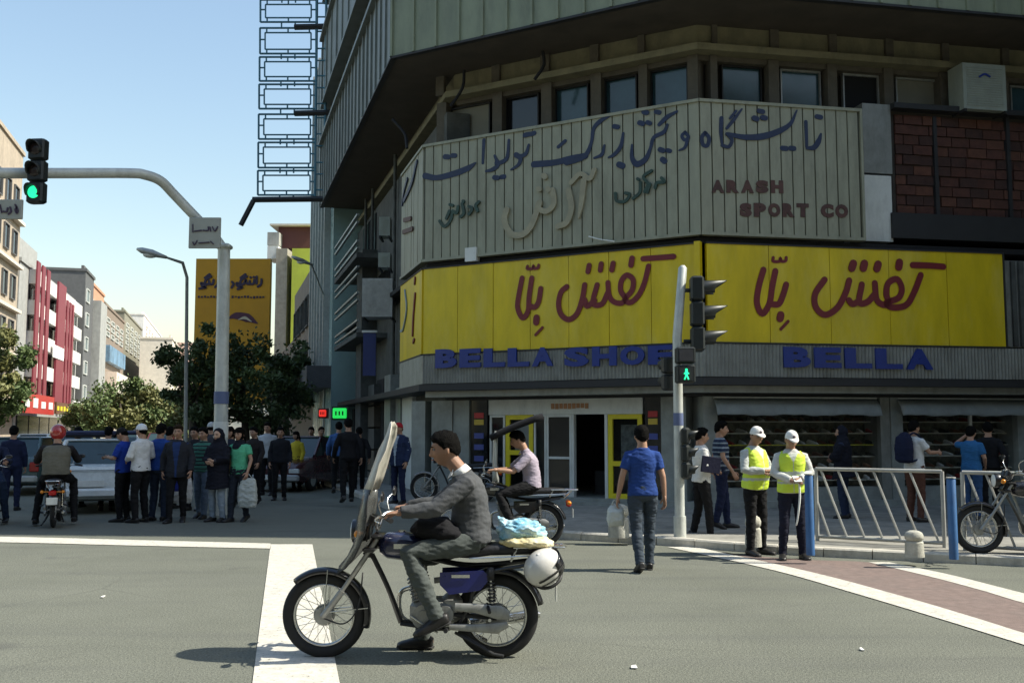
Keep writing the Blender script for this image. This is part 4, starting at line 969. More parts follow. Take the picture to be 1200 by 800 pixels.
# right pole
YP = 14.5; pb = W(797, 628, YP); pt = W(800, 311, YP)
t = thing('signal_pole', 'slim pale grey signal pole at the pavement edge in front of the yellow signs', 'pole', (pb.x, YP, KH))
g = Geo(); g.tube([(pb.x,YP,KH), (pb.x,YP,3.0), (pt.x,YP,pt.z-.04), (pt.x,YP,pt.z)], [.074,.068,.064,.03], n=16); g.build('shaft', POLE, t, smooth=40, world=True)
g = Geo(); g.tube([(pb.x,YP,KH-.01), (pb.x,YP,KH+.3)], .09, n=16); g.build('base', POLE, t, smooth=40, world=True)
zz = W(797,491,YP).z; g = Geo(); g.tube([(pb.x,YP,zz-.09), (pb.x,YP,zz+.09)], .0735, n=16); g.build('blue_band', mat('worn_blue_band', (.10,.13,.24), .6), t, smooth=40, world=True)
p = W(817, 368, YP)
signal('big black signal head seen from the side against the yellow sign', (p.x, YP, p.z), R(90)-.35+.25, s=1.0, lit=-1, hood=.34, pitch=.37)
g = Geo(); g.tube([(pt.x,YP,p.z+.35), (p.x,YP,p.z+.35)], .03); g.tube([(pt.x,YP,p.z-.4), (p.x,YP,p.z-.4)], .03); g.build('bracket', SIG, t, world=True)
# pedestrian signal
p0 = W(800, 427, YP-.2)
tt = thing('pedestrian_signal', 'small square walk signal showing a green figure on the right pole', 'pedestrian signal', (p0.x, YP-.2, p0.z))
for (y0, y1, lit) in ((407, 426, 0), (428, 449, 1)):
    a = W(791, y1, YP-.2); b = W(813, y0, YP-.2); g = Geo(); g.bbox(((a.x+b.x)/2+.01, YP-.2, (a.z+b.z)/2), (b.x-a.x, .2, b.z-a.z), .02); hh = g.build('housing', SIG, tt, world=True)
    g = Geo(); g.box(((a.x+b.x)/2+.01, YP-.303, (a.z+b.z)/2), ((b.x-a.x)*.72, .01, (b.z-a.z)*.72)); g.build('lens', DARK if lit else mat('lens_grey', (.05,.05,.055), .3), hh)
    if lit:
        c = Vector(((a.x+b.x)/2+.01, YP-.32, (a.z+b.z)/2)); g = Geo(); g.cyl(c+Vector((0,0,.06)), .018, .01, 'Y', 10); g.box(c+Vector((0,0,.015)), (.035,.012,.07))
        g.tube([c+Vector((0,0,-.01)), c+Vector((-.03,0,-.08))], .01); g.tube([c+Vector((0,0,-.01)), c+Vector((.03,0,-.08))], .01); g.tube([c+Vector((0,0,.035)), c+Vector((-.035,0,0))], .008); g.tube([c+Vector((0,0,.035)), c+Vector((.035,0,.0))], .008)
        g.build('green_figure', GRN, hh)
p = W(785, 438, YP+.15); signal('black signal head facing away behind the walk signal', (p.x, YP+.2, p.z), R(200), s=.75, lit=-1, n=2, pitch=.33)
p = W(803, 531, YP-.15); signal('small black signal head low on the right pole', (p.x+.02, YP-.1, p.z), R(70), s=.62, lit=-1, hood=.2, pitch=.4)
# left gantry pole
YG_ = 19.5; b0 = W(257, 600, YG_)
t = thing('signal_gantry', 'thick grey gantry pole with a curved arm reaching left over the road', 'pole', (b0.x, YG_, 0))
top = W(262.5, 290, YG_)
g = Geo(); g.tube([(b0.x,YG_,0), (top.x,YG_,top.z)], [.14,.118], n=20); g.build('shaft', POLE, t, smooth=40, world=True)
arm = [W(262,292,YG_), W(250,276,YG_-.1), W(222,247,YG_-.4), W(203,227,YG_-.6), W(188,212,YG_-.8), W(170,205,YG_-1.0), W(150,203,YG_-1.2), W(60,203,YG_-2), W(-60,203,YG_-3)]
g = Geo(); g.tube(arm, .095, n=14, smooth=5); g.build('arm', POLE, t, smooth=60, world=True)
a = W(262,289,YG_); g = Geo(); g.bbox((a.x, YG_, a.z), (.3,.3,.1), .03); g.build('joint', POLE, t, world=True)
for zz, hh, mm in ((W(258,466,YG_).z, .24, mat('worn_blue_band', (.10,.13,.24), .6)), (W(258,503,YG_).z, .3, WHITEP)):
    g = Geo(); g.tube([(b0.x+(top.x-b0.x)*zz/top.z,YG_,zz-hh/2), (b0.x+(top.x-b0.x)*zz/top.z,YG_,zz+hh/2)], .143, n=16); g.build('sticker', mm, t, smooth=40, world=True)
p = W(44, 201, YG_-2.4); signal('hanging traffic light showing green, left end of the gantry arm', (p.x, p.y, p.z), R(-6), s=1.0, lit=2, hood=.18, pitch=.385)
g = Geo(); g.box((0,0,0), (.1,.12,.2)); 
def plate(label, x0, x1, y0, y1, Y, words, gr=GREYS):
    a = W(x0,y1,Y); b = W(x1,y0,Y); t = thing('street_sign', label, 'sign', ((a.x+b.x)/2, Y, a.z))
    g = Geo(); g.bbox(((a.x+b.x)/2, Y, (a.z+b.z)/2), (b.x-a.x, .05, b.z-a.z), .008); g.build('plate', gr, t, world=True)
    f = Face((a.x-1, Y), (b.x+1, Y)); strokes(t, f, .03, words, 1.6, INKN, (0,0), 1, depth=.01)
plate('grey street name plate on the bend of the gantry arm', 221, 259, 255, 291, YG_-.55, [([(226,263),(226,272)],1.2), ([(228,271),(236,270)],1.5), ([(238,270),(244,270),(244,266)],1.4), ([(246,266),(247,271)],1.2), ([(249,266),(252,271),(255,266)],1.3), ([(226,284),(228,287),(231,282)],1.2), ([(233,285),(245,284)],1.2), ([(247,283),(250,286)],1.2)])
plate('small grey street name plate cut by the left edge under the signal', -22, 27, 234, 257, YG_-2.9, [([(-12,246),(-4,249)],2), ([(0,240),(2,249)],1.6), ([(4,248),(8,248),(9,244)],2), ([(12,243),(13,248),(10,251)],2), ([(18,240),(21,246),(20,250),(18,246),(20,243)],1.8)])
a = W(27,240,YG_-2.7)
# street lamps
def lamp(label, base, armpts, headdir, s=1.0, Y=30):
    t = thing('street_lamp', label, 'street lamp', base)
    g = Geo(); g.tube([Vector(base)]+armpts, [.06*s]+[.045*s]*(len(armpts)-1)+[.03*s], n=8); g.build('arm', STEEL, t, smooth=60, world=True)
    e = armpts[-1]; d = Vector(headdir).normalized(); g = Geo(); g.loft([e-d*.05, e+d*.1, e+d*.35, e+d*.62, e+d*.75], [(.04,.04),(.09*s,.06*s),(.17*s,.1*s),(.14*s,.08*s),(.03,.03)], side=(0,1,0)); g.build('lamp_head', STEEL, t, smooth=True, world=True)
    g = Geo(); g.ell(e+d*.38+Vector((0,0,-.05)), (.2*s,.13*s,.09*s)); g.build('glass_bowl', WHITEP, t, smooth=True, world=True)
e = W(193,301,26); pp = W(236,330,26.5)
lamp('street lamp reaching out left of the orange billboard', (W(219,503,27).x, 27, 0), [Vector((W(219,325,27).x,27,W(219,325,27).z)), W(214,308,26.6), e], (-1,-.1,.28), Y=26)
e = W(365,310,34); lamp('pale street lamp against the teal building', (FS.P(uFar-2,0,.35).x, FS.P(uFar-2,0,.35).y, 0), [Vector((FS.P(uFar-2,0,.35).x, FS.P(uFar-2,0,.35).y, e.z-.6)), e], (-1,-.6,.35), s=.8)
# ================================================================== railings, posts, bollards
WB = mat('railing_white', (0.38,0.38,0.35), .5, var=.12, vscale=5, dirt_sheen=.5, dscale=4, dirt_sheen_col=(.25,.22,.18)); BLP = mat('post_blue', (0.03,0.11,0.27), .5, var=.15, vscale=5, dirt_sheen=.35, dscale=5)
def railing(label, x0, x1, yb0, yb1, yt0, yt1, grp='white railing panels along the kerb'):
    A = G(x0, yb0, KH+.06); B = G(x1, yb1, KH+.06); hA = 0.93; hB = .93
    t = thing('railing', label, 'railing', tuple((A+B)/2), group=grp); up = Vector((0,0,1)); d = (B-A)
    for (nm, a, b, r) in (('rail', A+up*hA, B+up*hB, .025), ('rail', A, B, .025), ('upright', A-up*.06, A+up*hA, .028), ('upright', B-up*.06, B+up*hB, .028)):
        g = Geo(); g.tube([a, b], r, n=8); g.build(nm, WB, t, smooth=50, world=True)
    n = 7
    for k in range(n):
        a = A+d*((k-.72)/n)+up*hA; b = A+d*((k+.72)/n)
        if k == 0: f0 = .5; a = A+up*hA*.55
        g = Geo(); g.tube([a, b], .017, n=6); g.build('diagonal_bar', WB, t, smooth=50, world=True)
railing('white railing panel with slanted bars between the officers and the blue post', 958, 1107, 628, 636, 549, 560)
railing('white railing panel with slanted bars right of the blue post, cut by the frame', 1131, 1290, 639, 648, 561, 566)
def bpost(label, x, yb, yt):
    b = G(x, yb, KH); h = W(x, yt, b.y).z-KH
    t = thing('post', label, 'post', tuple(b), group='blue posts at the kerb'); g = Geo(); g.tube([b, b+Vector((0,0,h-.02)), b+Vector((0,0,h))], [.053,.053,.04], n=14); g.build('shaft', BLP, t, smooth=40, world=True)
    g = Geo(); g.tube([b+Vector((0,0,h)), b+Vector((0,0,h+.012))], .056, n=14); g.build('cap', WB, t, smooth=40, world=True)
bpost('round blue steel post between the two railing panels', 1118, 655, 560); bpost('round blue steel post behind the right officer', 950, 650, 556)
CONC = mat('bollard_concrete', (0.42,0.41,0.35), .9, var=.2, vscale=8, bump=.4, bscale=40, dirt_sheen=.4, dscale=6)
def bollard(label, x, yb, yt, r, z=KH):
    b = G(x, yb, z); h = W(x, yt, b.y).z-z
    t = thing('bollard', label, 'bollard', tuple(b), group='squat concrete bollards')
    g = Geo(); g.loft([b, b+Vector((0,0,h*.55)), b+Vector((0,0,h*.6)), b+Vector((0,0,h*.64))], [r, r*.93, r*.8, r*.72], n=24); g.build('base', CONC, t, smooth=30, world=True)
    g = Geo(); g.loft([b+Vector((0,0,h*.62)), b+Vector((0,0,h*.66)), b+Vector((0,0,h*.8)), b+Vector((0,0,h*.92)), b+Vector((0,0,h*.98)), b+Vector((0,0,h))], [r*.7, r*.93, r*.97, r*.82, r*.5, r*.1], n=24); g.build('head', CONC, t, smooth=60, world=True)
bollard('round topped concrete bollard in front of the railing near the blue post', 1072, 652, 621, .115)
bollard('concrete bollard half hidden between the legs of the left officer', 883, 640, 603, .11)
bollard('grey concrete bollard standing left of the blue shirted walker', 725, 629, 590, .155)
# small litter on the road
LIT = mat('paper_litter', (.75,.73,.68), .8)
for (x, y, s_) in ((743,783,.022), (360,684,.018), (1010,762,.012), (120,700,.015)):
    p = G(x, y); g = Geo(); g.slab([p+Vector((-s_,-.02,.006)), p+Vector((s_,-.03,.006)), p+Vector((s_*.8,.04,.012)), p+Vector((-s_*.7,.03,.01))], None, (0,0,.006)); tagobj(g.build('litter', LIT), 'scrap of white litter lying on the asphalt %s' % {743:'right of the parked helmet', 360:'between the crossing line and front wheel', 1010:'below the long lane line', 120:'left of the crossing line'}[x], 'litter', 'scraps of litter on the road')
# ================================================================== trees
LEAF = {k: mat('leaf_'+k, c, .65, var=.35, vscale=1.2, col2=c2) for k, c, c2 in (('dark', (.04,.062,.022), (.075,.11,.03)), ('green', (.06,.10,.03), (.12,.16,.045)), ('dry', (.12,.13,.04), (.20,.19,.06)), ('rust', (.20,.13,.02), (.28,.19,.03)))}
for m_ in LEAF.values():
    m_.node_tree.nodes['Principled BSDF'].inputs['Subsurface Weight'].default_value = 0
BARK = mat('bark', (.07,.055,.04), .95, var=.3, bump=.6, bscale=15)
def tree(label, base, h, cw, ch, nclump, nleaf, leaf, mats_, seed, group=None, trunk=.16, cz=None, shape=1.0):
    r_ = np.random.RandomState(seed); base = Vector(base); t = thing('tree', label, 'tree', tuple(base), group=group)
    cz = cz if cz else h-ch/2
    C_ = []
    while len(C_) < nclump:
        p = r_.uniform(-1, 1, 3)
        if 0.15 < np.linalg.norm(p) < 1: C_.append(p*[cw/2, cw/2, ch/2])
    C_ = np.array(C_)
    g = Geo(); top = Vector((r_.uniform(-.2,.2), r_.uniform(-.2,.2), cz+ch*.1)); g.loft([Vector((0,0,0)), Vector((.03,0,cz*.3)), Vector((-.04,.04,cz*.65)), top], [trunk*1.3, trunk, trunk*.8, trunk*.3], n=10); g.build('trunk', BARK, t, smooth=True)
    for c in C_[:9]:
        g = Geo(); s0 = Vector((0,0,cz*.55+r_.uniform(0,cz*.25))); e = Vector((c[0],c[1],c[2]+cz)); m_ = s0.lerp(e,.5)+Vector((0,0,.2)); g.tube([s0, m_, e], [trunk*.4, trunk*.25, trunk*.08], n=6); g.build('branch', BARK, t, smooth=True)
    cs = r_.uniform(.5, 1.3, nclump)*cw/ (nclump**.42) *.56
    idx = r_.randint(0, nclump, nleaf); d = r_.normal(size=(nleaf,3)); d /= np.linalg.norm(d, axis=1)[:,None]; rr = r_.uniform(.25,1,nleaf)**.5
    rr = rr*np.where(r_.uniform(size=nleaf) < .22, 1.6, 1.0)
    P = C_[idx]+d*(rr*cs[idx])[:,None]*[1,1,.8]+[0,0,cz]
    a = r_.normal(size=(nleaf,3)); a /= np.linalg.norm(a,axis=1)[:,None]; b = np.cross(a, r_.normal(size=(nleaf,3))); b /= np.linalg.norm(b,axis=1)[:,None]
    s_ = leaf*r_.uniform(.6,1.3,nleaf)[:,None]
    V = np.stack([P-a*s_, P-b*s_*.5+a*s_*.1, P+a*s_, P+b*s_*.5+a*s_*.1], 1).reshape(-1,3)
    me = bpy.data.meshes.new('foliage'); me.vertices.add(nleaf*4); me.vertices.foreach_set('co', V.ravel()); me.loops.add(nleaf*4); me.polygons.add(nleaf)
    me.loops.foreach_set('vertex_index', np.arange(nleaf*4, dtype=np.int32)); me.polygons.foreach_set('loop_start', np.arange(0, nleaf*4, 4, dtype=np.int32))
    for m_ in mats_: me.materials.append(LEAF[m_])
    cm = r_.randint(0, len(mats_), nclump); me.polygons.foreach_set('material_index', cm[idx].astype(np.int32)); me.update(calc_edges=True); me.validate()
    o = link('foliage', me, t); o['kind'] = 'stuff'
    return t
def tat(px, Y, z=0): p = W(px, 503, Y); return (p.x, Y, z)
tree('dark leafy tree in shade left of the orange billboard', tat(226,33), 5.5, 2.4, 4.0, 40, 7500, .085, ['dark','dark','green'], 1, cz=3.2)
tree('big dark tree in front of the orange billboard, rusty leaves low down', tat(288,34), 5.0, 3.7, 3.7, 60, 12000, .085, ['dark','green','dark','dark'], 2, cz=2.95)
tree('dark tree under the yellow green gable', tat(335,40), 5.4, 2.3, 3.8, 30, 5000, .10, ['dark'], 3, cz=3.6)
tree('sunlit green tree at the left edge of the photo', tat(-8,52), 6.9, 3.6, 5.0, 40, 14000, .13, ['green','green','dry'], 4, cz=4.3)
tree('yellowing round tree above the white car', tat(143,62), 5.0, 4.8, 3.6, 30, 13000, .13, ['dry','green'], 5, cz=2.9)
tree('green tree behind the officer in the white shirt', tat(163,70), 5.2, 4.5, 3.9, 26, 9000, .14, ['green','dry'], 6, cz=3.0)
tree('olive tree beyond the crowd, left of the gantry pole', tat(196,75), 4.6, 4.8, 3.6, 24, 8000, .15, ['dry','green'], 7, cz=2.6)
tree('low green tree below the red finned building', tat(100,75), 4.2, 3.4, 2.6, 16, 5000, .14, ['green'], 8, cz=2.4)
tree('far green tree near the vanishing point', tat(225,110), 7, 8, 6, 24, 6000, .25, ['green','dry'], 9, cz=4)
# ================================================================== cars
def car(label, loc, rz, body, L=4.3, Wd=1.68, H=1.42, bar=False, cat='car', plate=True):
    """local +Y is the front; origin on the ground at the centre"""
    t = thing('parked_car', label, cat, loc, rz); hw = Wd/2; hl = L/2
    CP = paint('car_'+label[:6], body, .25, coat=.5)
    st = [(-hl, .38, .62, .80, .93), (-hl+.05, .30, .66, .92, .97), (-hl+.35, .24, .68, .97, 1), (-hl+.9, .22, .70, .98, 1), (0, .22, .70, .95, 1), (hl-1.2, .22, .68, .92, 1), (hl-.5, .24, .62, .82, .98), (hl-.08, .30, .56, .70, .93), (hl, .36, .52, .62, .88)]
    g = Geo(); vs = []; fs = []
    for (y, zb, zm, zt, wf) in st:
        w_ = hw*wf
        vs += [(-w_*.9, y, zb), (-w_, y, zb+.14), (-w_, y, zm), (-w_*.95, y, zt-.05), (-w_*.82, y, zt), (w_*.82, y, zt), (w_*.95, y, zt-.05), (w_, y, zm), (w_, y, zb+.14), (w_*.9, y, zb)]
    n = len(st)
    for i in range(n-1):
        for k in range(10): j = (k+1) % 10; fs.append((i*10+k, i*10+j, (i+1)*10+j, (i+1)*10+k))
    fs.append(tuple(reversed(range(10)))); fs.append(tuple((n-1)*10+k for k in range(10))); g.add(vs, fs); g.build('body', CP, t, smooth=35)
    zt = .93
    y0, y1 = -hl+.28, hl-1.15; g = Geo()
    g.add([(-hw*.83,y0,zt), (hw*.83,y0,zt), (hw*.83,y1,zt-.02), (-hw*.83,y1,zt-.02), (-hw*.66,y0+.62,H), (hw*.66,y0+.62,H), (hw*.66,y1-.75,H), (-hw*.66,y1-.75,H)], [(0,1,5,4),(1,2,6,5),(2,3,7,6),(3,0,4,7),(4,5,6,7)]); g.build('cabin_glass', mat('car_glass', (.03,.055,.06), .08, var=.1), t)
    g = Geo(); g.bbox((0, (y0+.62+y1-.75)/2, H+.012), (hw*1.36, (y1-.75)-(y0+.62)+.06, .05), .02); g.build('roof', CP, t, smooth=40)
    for s_ in (-1, 1):
        for (a, b) in (((hw*.83,y0,zt),(hw*.66,y0+.62,H)), ((hw*.83,y1,zt),(hw*.66,y1-.75,H)), ((hw*.83,-.1,zt),(hw*.66,-.15,H))):
            g = Geo(); g.tube([(s_*a[0],a[1],a[2]),(s_*b[0],b[1],b[2])], .045, n=6); g.build('window_pillar', CP, t)
    for s_ in (-1, 1):
        for y in (-hl+.8, hl-.85):
            g = Geo(); g.torus((s_*(hw-.1), y, .3), .22, .085, 'X', 28, 8, r2=.09); w_ = g.build('wheel', mat('tyre', (.015,.015,.015), .8), t, smooth=True)
            g = Geo(); g.cyl((s_*(hw-.07), y, .3), .17, .08, 'X', 16); g.build('rim', STEEL, w_)
        g = Geo(); g.bbox((s_*(hw-.13), -hl-.005, .72), (.22,.05,.24), .02); g.build('taillight', mat('tail_lamp', (.35,.02,.02), .2), t)
        g = Geo(); g.bbox((s_*(hw-.22), hl-.02, .56), (.3,.06,.13), .02); g.build('headlight', mat('head_lamp', (.6,.62,.6), .1), t)
        g = Geo(); g.bbox((s_*(hw+.08), hl-1.5, .98), (.16,.08,.12), .02); g.build('side_mirror', CP, t)
    g = Geo(); g.bbox((0,-hl-.05,.42), (Wd*.96,.14,.18), .04); g.build('rear_bumper', CP if body[0] > .3 else STEEL, t, smooth=40)
    g = Geo(); g.bbox((0,hl+.04,.38), (Wd*.94,.14,.18), .04); g.build('front_bumper', mat('bumper_pale', (.35,.36,.36), .5), t, smooth=40)
    if plate:
        g = Geo(); g.box((0,-hl-.03,.60), (.5,.03,.12)); g.build('number_plate', WHITEP, t); g = Geo(); g.box((0,hl+.12,.40), (.5,.02,.11)); g.build('number_plate', WHITEP, t)
    g = Geo(); g.tube([(-.5,-hl-.02,.86),(.5,-hl-.02,.86)], .012); g.build('boot_trim', STEEL, t)
    if bar:
        for y in (-.9, .2):
            g = Geo(); g.tube([(-hw*.7,y,H+.10),(hw*.7,y,H+.10)], .035); g.build('roof_rack', DARK, t)
        g = Geo(); g.bbox((0,-.35,H+.16), (Wd*.98,1.3,.09), .03); g.build('roof_basket', paint('navy', (.012,.018,.06)), t)
    return t
c0 = W(111, 570, 19.5); car('pale grey hatchback seen from behind with a dark roof carrier', (c0.x-.75, 21.4, 0), R(19), (.66,.70,.69), L=3.9, Wd=1.62, bar=True)
c1 = W(345, 575, 26); car('dark red car half hidden behind the crowd, its front facing us', (W(345,503,27).x, 28.5, 0), R(180-12), (.05,.012,.015), L=4.3)
car('dark teal car behind the riders at the left edge', (W(18,503,26).x, 27, 0), R(8), (.05,.09,.09), L=4.2)
car('white car in sun far down the street', (W(48,503,44).x, 44, 0), R(12), (.55,.55,.53), L=4.2)
for k, (px, Y, c, nm) in enumerate(((150,48,(.5,.5,.48),'silver'), (190,60,(.08,.02,.02),'maroon'), (96,40,(.09,.10,.12),'slate'))):
    car(nm+' car in the traffic beyond the crowd', (W(px,503,Y).x, Y, 0), R(14), c)
# ---- unseen blocks behind the camera, added to cut sky light and deepen shade
t, f = block('office_building', 'long office block added unseen behind the viewer to cut sky light', (46, -17), (-14, -17), 10, 0, 24, NB)
window_grid(f, t, 2, 58, 4, 23, 16, 6, .6, .55, DGLASS)
t, f = block('apartment_building', 'apartment block added unseen behind the viewer to the left to cut sky light', (-20, -15), (-70, -15), 10, 0, 20, BEI)
window_grid(f, t, 2, 48, 4, 19, 12, 5, .55, .5, DGLASS)
# ================================================================== people
SKIN = {k: mat('skin_'+k, c, .6, var=.10, vscale=14, bump=.08, bscale=90) for k, c in (('mid', (.38,.215,.14)), ('tan', (.30,.165,.105)), ('pale', (.47,.29,.20)))}
HAIR = {k: mat('hair_'+k, c, .75, var=.4, vscale=40, bump=.8, bscale=120, spec=.06) for k, c in (('black', (.006,.0055,.005)), ('brown', (.03,.02,.012)), ('grey', (.10,.095,.09)))}
EYEM = mat('eye_dark', (.02,.012,.008), .2, var=0); EYEW = mat('eye_white', (.30,.27,.25), .3, var=0); LIPM = mat('lip', (.30,.11,.085), .5, var=.05)
def sm(a, b, x): t = min(1, max(0, (x-a)/(b-a))); return t*t*(3-2*t)
def head_dir_radius(d):
    """distance from the head centre along unit direction d (x lateral, y forward, z up)"""
    x, y, z = d
    a, b, c = .073, .092, .115
    if y < 0: b = .098
    zz = min(0, z)
    a *= 1-.26*abs(zz)**1.4; 
    if y < 0: b *= 1-.22*abs(zz)**1.2
    else: b *= 1-.06*abs(zz)
    r = 1/math.sqrt((x/a)**2+(y/b)**2+(z/c)**2)
    if y > 0:
        X, Z = x*r, z*r
        g = lambda u, v, s, t: math.exp(-((X-u)/s)**2-((Z-v)/t)**2)
        r += .006*g(0,.030,.05,.012)                                   # brow
        r -= .009*(g(.031,.010,.016,.013)+g(-.031,.010,.016,.013))      # sockets
        if y > .5: 
            r += .015*g(0,.000,.010,.022)+.026*g(0,-.024,.013,.014)+.007*(g(.012,-.030,.008,.008)+g(-.012,-.030,.008,.008))   # nose
            r += .010*g(0,-.056,.020,.006)+.006*g(0,-.067,.016,.006)-.003*g(0,-.0615,.018,.003)                    # lips
            r += .012*g(0,-.098,.020,.015)                                # chin
        r += .004*(g(.045,-.02,.016,.02)+g(-.045,-.02,.016,.02))
    return r
def head_geo(g, Mh, nu=44, nv=34, off=None):
    vs = []; fs = []
    for j in range(nv+1):
        ph = PI*j/nv
        for i in range(nu):
            th = 2*PI*i/nu; d = (math.sin(ph)*math.cos(th), math.sin(ph)*math.sin(th), math.cos(ph)); r = head_dir_radius(d)
            if off: r += off(d, r)
            vs.append(Mh@Vector((d[0]*r, d[1]*r, d[2]*r)))
    for j in range(nv):
        for i in range(nu): k = (i+1) % nu; fs.append((j*nu+i, (j+1)*nu+i, (j+1)*nu+k, j*nu+k))
    g.add(vs, fs)
def hand_geo(g, wr, d, up, side, curl=.5, s=1.0):
    """wr wrist, d direction of the hand, up = direction of the back of the hand, side=+1 thumb on d x up side"""
    d = Vector(d).normalized(); up = Vector(up); up = (up-d*up.dot(d)).normalized(); lat = d.cross(up)*side
    g.loft([wr-d*.03*s, wr+d*.005*s, wr+d*.04*s, wr+d*.085*s, wr+d*.098*s], [(.026*s,.020*s),(.027*s,.018*s),(.038*s,.016*s),(.040*s,.014*s),(.034*s,.010*s)], side=lat, n=10)
    for k, (o, L_, r) in enumerate(((.030,.070,.0088),(.010,.079,.0092),(-.011,.073,.0088),(-.030,.058,.0078))):
        c = curl*(1+.12*k); p = wr+d*.086*s+lat*o*s; q = p; P = [p-d*.015*s, p]; a = c*.5
        for seg in (.45, .32, .23):
            dd = d*math.cos(a)-up*math.sin(a); q = q+dd*L_*seg*s; P.append(q); a += c*.85
        g.loft(P, [r*s*1.02, r*s*1.08, r*s, r*s*.92, r*s*.68], side=lat, n=7)
    b = wr+d*.022*s+lat*.026*s; t1 = b+(lat*.75+d*.62-up*.25).normalized()*.038*s; t2 = t1+(lat*.25+d*.85-up*.45).normalized()*.030*s; t3 = t2+(d*.8-lat*.1-up*.5).normalized()*.022*s
    g.loft([b-lat*.014*s, b, t1, t2, t3], [.013*s,.0145*s,.0118*s,.0105*s,.0075*s], n=8)
STAND = dict(pelvis=(0,0,.93), waist=(0,.01,1.10), chest=(0,.005,1.30), neck=(0,-.015,1.465), head=(0,.02,1.588), yaw=0, pitch=0, roll=0,
    hipL=(-.092,0,.90), hipR=(.092,0,.90), kneeL=(-.10,.03,.49), kneeR=(.10,.03,.49), ankL=(-.11,-.02,.09), ankR=(.11,-.02,.09), footL=None, footR=None,
    shL=(-.165,-.01,1.368), shR=(.165,-.01,1.368), elL=(-.225,-.03,1.12), elR=(.225,-.03,1.12), wrL=(-.235,.06,.88), wrR=(.235,.06,.88), handL=None, handR=None, curl=.55)
def pose(**k):
    p = dict(STAND); p.update(k); return {a: (Vector(v) if isinstance(v, tuple) and not isinstance(v[0], tuple) else v) for a, v in p.items()}
def spine(p, h):       # nominal height -> point on the bent spine
    K = [(.80, p['pelvis']+(p['pelvis']-p['waist'])*.65), (.93, p['pelvis']), (1.10, p['waist']), (1.30, p['chest']), (1.465, p['neck']), (1.56, p['neck'].lerp(p['head'], .75))]
    for (a, A), (b, B) in zip(K, K[1:]):
        if h <= b or b == 1.56: return A.lerp(B, (h-a)/(b-a))
def torso(g, p, rows, f=1.0, add=0.0, belly=0.0):
    pts = [spine(p, h)+Vector((0, belly*math.exp(-((h-1.1)/.12)**2)*.5, 0)) for h, a, b in rows]; lat = (p['shR']-p['shL']); lat2 = (p['hipR']-p['hipL'])
    vs = []; n = 22
    rad = [(a*f+add, b*f+add+belly*math.exp(-((h-1.1)/.12)**2)*.5) for h, a, b in rows]
    sd = (lat.normalized()+lat2.normalized())
    g.loft(pts, rad, side=sd, n=n, power=.86)
TROWS = [(.84,.13,.10),(.90,.165,.115),(.98,.160,.112),(1.08,.143,.102),(1.18,.150,.108),(1.28,.163,.115),(1.35,.162,.108),(1.40,.135,.092),(1.44,.085,.07),(1.48,.058,.058)]
def foot_path(p, sd):
    a = p['ank'+sd]; f = p['foot'+sd]
    d = f.normalized() if f is not None else Vector((0.18 if sd == 'R' else -.18, 1, 0)).normalized(); return a, d
def foot_geo(g, a, d, add=0.0, s=1.0):
    lat = d.cross(Vector((0,0,1)));  lat = lat.normalized() if lat.length > .1 else Vector((1,0,0)); up = lat.cross(d).normalized()
    P = [(-.075,.030,.030,-.048), (-.05,.040,.042,-.045), (.0,.042,.052,-.042), (.06,.044,.040,-.052), (.12,.049,.030,-.060), (.17,.044,.023,-.066), (.20,.022,.014,-.072)]
    g.loft([a+d*(y*s)+up*(zz*s) for y, w_, h_, zz in P], [((w_+add)*s, (h_+add)*s) for y, w_, h_, zz in P], side=lat, n=12, power=.8)
def limb(g, pts, rad, n=12): g.loft(pts, rad, n=n)
def sub(a, b, t): return a.lerp(b, t)
